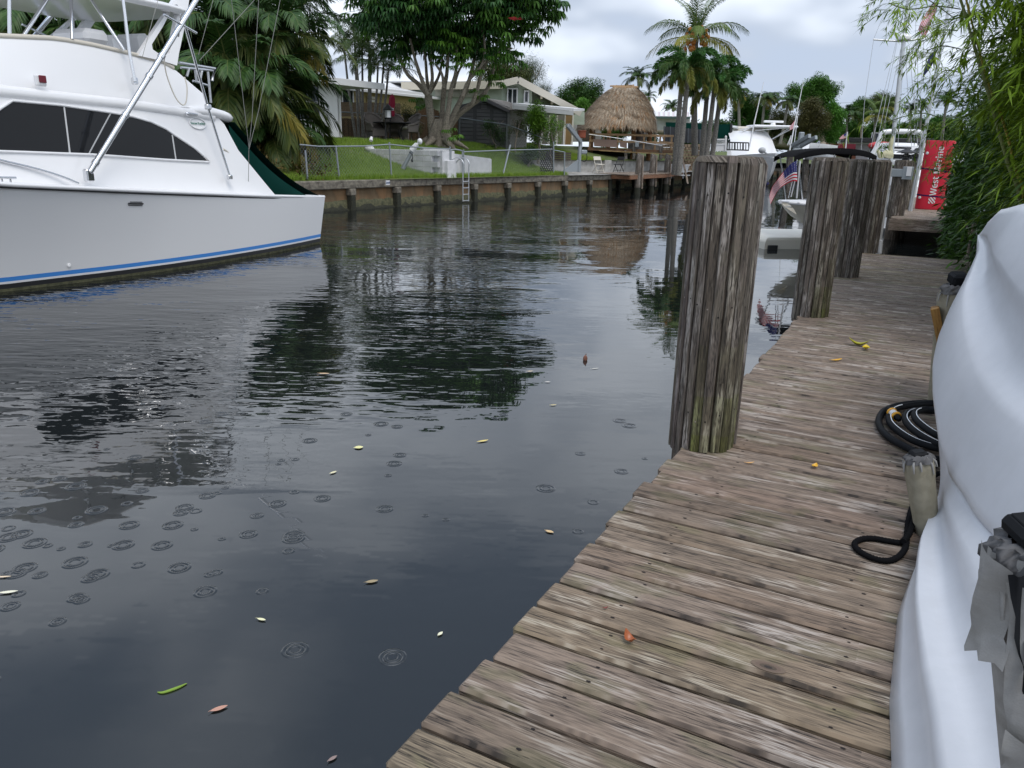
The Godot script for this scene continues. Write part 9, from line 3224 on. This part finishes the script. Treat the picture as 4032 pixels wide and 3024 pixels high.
# ---------------------------------------------------------------- the near bank at right
func build_right_bank() -> void:
	var g := G.new()
	var rows := []
	for v in [2.45, 2.5, 5.0, 20.0, 90.0]:
		var row := PackedVector3Array()
		for k in 12:
			var s := [-8.0, 0.0, 6.0, 10.0, 14.0, 18.0, 23.0, 28.0, 40.0, 60.0, 90.0, 130.0][k] as float
			var e := 0.0 if s < 13.0 or s > 22.5 else -0.55
			row.append(dock(s, v + e + (0.4 if s > 22.5 else 0.0), -0.25 if v < 2.47 else (-0.1 if v < 3.0 else 0.2)))
		rows.append(row)
	g.grid(rows, false, false)
	setting("near_bank", g, M.soil)
	g = G.new()
	g.bar(dock(-8, 2.5, -0.6), dock(13.2, 2.5, -0.6), 0.2, 1.0)
	g.bar(dock(13.2, 1.98, -0.6), dock(22.8, 1.98, -0.6), 0.2, 1.0)
	g.bar(dock(22.8, 2.9, -0.6), dock(60, 2.9, -0.6), 0.2, 1.0)
	single("bank_wall", g, M.black_growth, "dark wet retaining wall under the near bank greenery", "wall")
	# bamboo
	var base := dock(8.0, 2.6, -0.1)
	var bam := thing("bamboo_clump", "clump of green and yellow bamboo canes arching over the dock at right", "bamboo", base)
	var q := RandomNumberGenerator.new()
	q.seed = 19
	var canes := []
	canes.append([[dock(8.2, 2.0, 0.0), Vector3(5.118, 1.843, -8.039), Vector3(4.926, 2.198, -8.027), Vector3(4.739, 2.543, -8.012), Vector3(4.561, 2.878, -7.993), Vector3(4.347, 3.285, -7.993), Vector3(4.128, 3.706, -7.995), Vector3(3.814, 4.047, -7.821)], 0.021, Color(0.22, 0.25, 0.10)])
	canes.append([[dock(8.4, 2.05, 0.0), Vector3(5.239, 1.897, -8.201), Vector3(5.118, 2.154, -8.208), Vector3(4.972, 2.494, -8.229), Vector3(4.824, 2.785, -8.25), Vector3(4.697, 2.985, -8.261), Vector3(4.481, 3.417, -8.261), Vector3(4.189, 3.939, -8.189)], 0.017, Color(0.46, 0.34, 0.07)])
	for k in 16:
		var b := dock(q.randf_range(7.2, 9.8), q.randf_range(1.9, 3.0), -0.1)
		var h := q.randf_range(4.0, 6.5)
		var o := -DV * q.randf_range(-0.3, 0.75) + DU * q.randf_range(-0.4, 0.4)
		canes.append([[b, b + Vector3(0, h * 0.3, 0) + o * 0.08, b + Vector3(0, h * 0.6, 0) + o * 0.35, b + Vector3(0, h * 0.85, 0) + o * 0.75, b + Vector3(0, h, 0) + o * 1.3], 0.016, Color(0.18, 0.24, 0.08).lerp(Color(0.4, 0.33, 0.08), q.randf())])
	var twigs := []
	for cn in canes:
		g = G.new()
		g.col = cn[2]
		var sp := smooth(cn[0], 7)
		var rad := []
		for k in sp.size():
			rad.append((cn[1] as float) * (1.0 - 0.5 * k / sp.size()) * (1.14 if k % 5 == 0 else 1.0))
		g.tube(sp, rad, 8)
		part(bam, "cane", g, M.gloss)
		for k in range(int(sp.size() * 0.22), sp.size()):
			twigs.append(sp[k])
	var spray := []
	for v in 4:
		g = G.new()
		var c0 := [Color(0.1, 0.175, 0.012), Color(0.15, 0.235, 0.016), Color(0.2, 0.29, 0.025), Color(0.06, 0.12, 0.01)][v] as Color
		g.col = c0 * 0.8
		var tw := [Vector3.ZERO, Vector3(0.2, 0.04, 0), Vector3(0.4, -0.01, 0), Vector3(0.55, -0.11, 0)]
		g.tube(tw, 0.0025, 4, false)
		for m in 20:
			var t := q.randf_range(0.1, 1.0)
			var p: Vector3 = tw[int(t * 2.99)].lerp(tw[int(t * 2.99) + 1], fmod(t * 2.99, 1.0))
			var d := Vector3(q.randf_range(0.3, 1.0), q.randf_range(-0.75, 0.35), q.randf_range(-0.9, 0.9)).normalized()
			var l := q.randf_range(0.10, 0.19)
			var s := d.cross(Vector3(q.randf_range(-0.4, 0.4), 1, 0)).normalized() * 0.0095
			g.col = c0.lerp(c0 * 1.8, q.randf())
			var m1 := p + d * l * 0.35
			g.tri(p, m1 + s, m1 - s)
			g.tri(m1 - s, m1 + s, p + d * l - Vector3(0, l * 0.18, 0))
		spray.append(g.mesh())
	var near := []
	var far := []
	for k in 4600:
		var p: Vector3 = twigs[q.randi() % twigs.size()]
		var a := q.randf() * TAU
		var r := q.randf_range(0.0, 0.55)
		p += Vector3(cos(a) * r, q.randf_range(-0.2, 0.25), sin(a) * r)
		# the dock itself stays clear below head height
		var pv := (p - DA).dot(DV)
		if pv < along(p.y, [Vector2(1.5, 2.1), Vector2(2.5, 1.85), Vector2(2.9, 1.6), Vector2(3.3, 1.35), Vector2(3.8, 1.1), Vector2(4.4, 0.9)]) or (p - DA).dot(DU) < 6.9:
			continue
		var b := Basis(Vector3.UP, q.randf() * TAU) * Basis(Vector3.BACK, q.randf_range(-0.7, 0.3))
		var x := Transform3D(b.scaled(Vector3.ONE * q.randf_range(0.8, 1.35)), p - base)
		if near.size() < 270:
			near.append(x)
		else:
			far.append(x)
	for x in near:
		placed(bam, "leaf_spray", spray[q.randi() % 3], M.leaf, x)
	var tints := []
	for k in far.size():
		var f := q.randf_range(0.7, 1.3)
		tints.append(Color(f, f, f))
	var fm := scatter(bam, "leaf_mass", spray[1], M.leaf, far, tints)
	fm.position = Vector3.ZERO
	# sprays reaching out to the left
	for path in [[Vector3(4.094, 3.611, -7.9), Vector3(3.733, 3.586, -7.638), Vector3(3.413, 3.526, -7.468), Vector3(3.224, 3.569, -7.454)], [Vector3(4.238, 3.289, -8.05), Vector3(3.96, 3.287, -7.857), Vector3(3.764, 3.228, -7.734)], [Vector3(4.294, 3.068, -8.02), Vector3(4.059, 3.081, -7.918), Vector3(3.882, 2.957, -7.785)], [Vector3(4.145, 3.441, -7.986), Vector3(3.874, 3.408, -7.79), Vector3(3.709, 3.295, -7.65)], [Vector3(4.927, 2.732, -9.043), Vector3(4.757, 2.716, -9.133), Vector3(4.574, 2.764, -9.229), Vector3(4.399, 2.731, -9.321), Vector3(4.146, 2.613, -9.455)], [Vector3(5.066, 2.545, -9.196), Vector3(4.905, 2.626, -9.281), Vector3(4.747, 2.574, -9.364)], [Vector3(5.07, 2.429, -9.194), Vector3(4.964, 2.41, -9.25), Vector3(4.929, 2.274, -9.268)], [Vector3(3.969, 3.506, -7.739), Vector3(3.549, 3.634, -7.509), Vector3(3.308, 3.66, -7.41)]]:
		g = G.new()
		g.col = Color(0.12, 0.15, 0.05)
		var sp := smooth(path, 4)
		g.tube(sp, 0.005, 4)
		part(bam, "branch", g, M.gloss)
		for k in sp.size():
			for m in 1 + k % 2:
				placed(bam, "leaf_spray", spray[q.randi() % 3], M.leaf, Transform3D((Basis(Vector3.UP, q.randf_range(2.0, 4.6)) * Basis(Vector3.BACK, q.randf_range(-0.8, 0.1))).scaled(Vector3.ONE * q.randf_range(0.42, 0.72)), sp[k] - base + Vector3(q.randf_range(-0.1, 0.1), q.randf_range(-0.08, 0.08), q.randf_range(-0.1, 0.1))))
	# dense dark hedge behind the bamboo and the paddle leaved shrub by the second dock
	var hedge := thing("tall_hedge", "tall dense dark green hedge behind the bamboo on the near bank", "hedge", dock(13, 3.6, 0))
	var clump := leaf_clump(40, 0.34, 0.14, 0.035, Color(0.022, 0.062, 0.01), Color(0.07, 0.15, 0.016), 33, 0.3)
	var xf := []
	tints = []
	for k in 3600:
		var s := q.randf_range(5.5, 24.0)
		var lo := along(s, [Vector2(5, 2.35), Vector2(9, 2.1), Vector2(14, 1.78), Vector2(18, 1.62), Vector2(24, 2.0)])
		var v := lo + pow(q.randf(), 1.5) * 2.2
		var h := q.randf_range(-0.15, 1.0)
		h = h * along(s, [Vector2(5, 4.2), Vector2(9, 4.6), Vector2(14, 3.4), Vector2(18, 2.9), Vector2(24, 2.6)])
		v += 0.35 * sin(s * 1.9 + h * 2.1) * sin(h * 1.7)
		xf.append(Transform3D(Basis(Vector3.UP, q.randf() * TAU).scaled(Vector3.ONE * q.randf_range(0.7, 1.5)), dock(s, maxf(v, lo - 0.12), h) - hedge.position))
		var f := q.randf_range(0.6, 1.25)
		tints.append(Color(f, f, f * 0.95))
	var hm := scatter(hedge, "leaves", clump, M.leaf, xf, tints)
	hm.position = Vector3.ZERO
	g = G.new()
	for k in 14:
		var b := dock(6.0 + k * 1.3, 3.2 + q.randf_range(-0.3, 0.3), -0.2)
		g.tube([b, b + Vector3(q.randf_range(-0.3, 0.3), 3.2, q.randf_range(-0.3, 0.3))], 0.04, 5)
	part(hedge, "stems", g, M.bark)
	var cl := thing("paddle_leaved_shrub", "glossy shrub with paddle shaped leaves spilling beside the second dock", "shrub", dock(20, 1.9, 0))
	g = G.new()
	for k in 12:
		var d := Vector3(q.randf_range(-1, 1), q.randf_range(-0.3, 1), q.randf_range(-1, 1)).normalized()
		var s := d.cross(Vector3.UP).normalized() * 0.042
		g.col = Color(0.035, 0.10, 0.012).lerp(Color(0.1, 0.22, 0.03), q.randf())
		var p := d * 0.06
		g.quad(p - s * 0.3, p + s * 0.3, p + d * 0.08 + s, p + d * 0.08 - s)
		g.quad(p + d * 0.08 - s, p + d * 0.08 + s, p + d * 0.14 + s * 0.75, p + d * 0.14 - s * 0.75)
	var pad := g.mesh()
	for k in 280:
		var s := q.randf_range(13.6, 22.6)
		var v := along(s, [Vector2(13, 1.72), Vector2(16, 1.5), Vector2(19, 1.36), Vector2(22.6, 1.55)]) + pow(q.randf(), 1.6) * 0.5
		var h := q.randf_range(-0.55, 1.25)
		v += absf(h - 0.35) * 0.16
		placed(cl, "leaf_cluster", pad, M.frond, Transform3D(Basis(Vector3.UP, q.randf() * TAU).scaled(Vector3.ONE * q.randf_range(0.9, 1.7)), dock(s, v, h) - cl.position))
	g = G.new()
	for k in 10:
		var b := dock(14.0 + k * 0.9, 2.0, -0.3)
		g.tube([b, dock(14.0 + k * 0.9, 1.6, 0.5)], 0.02, 5)
	part(cl, "stems", g, M.bark)
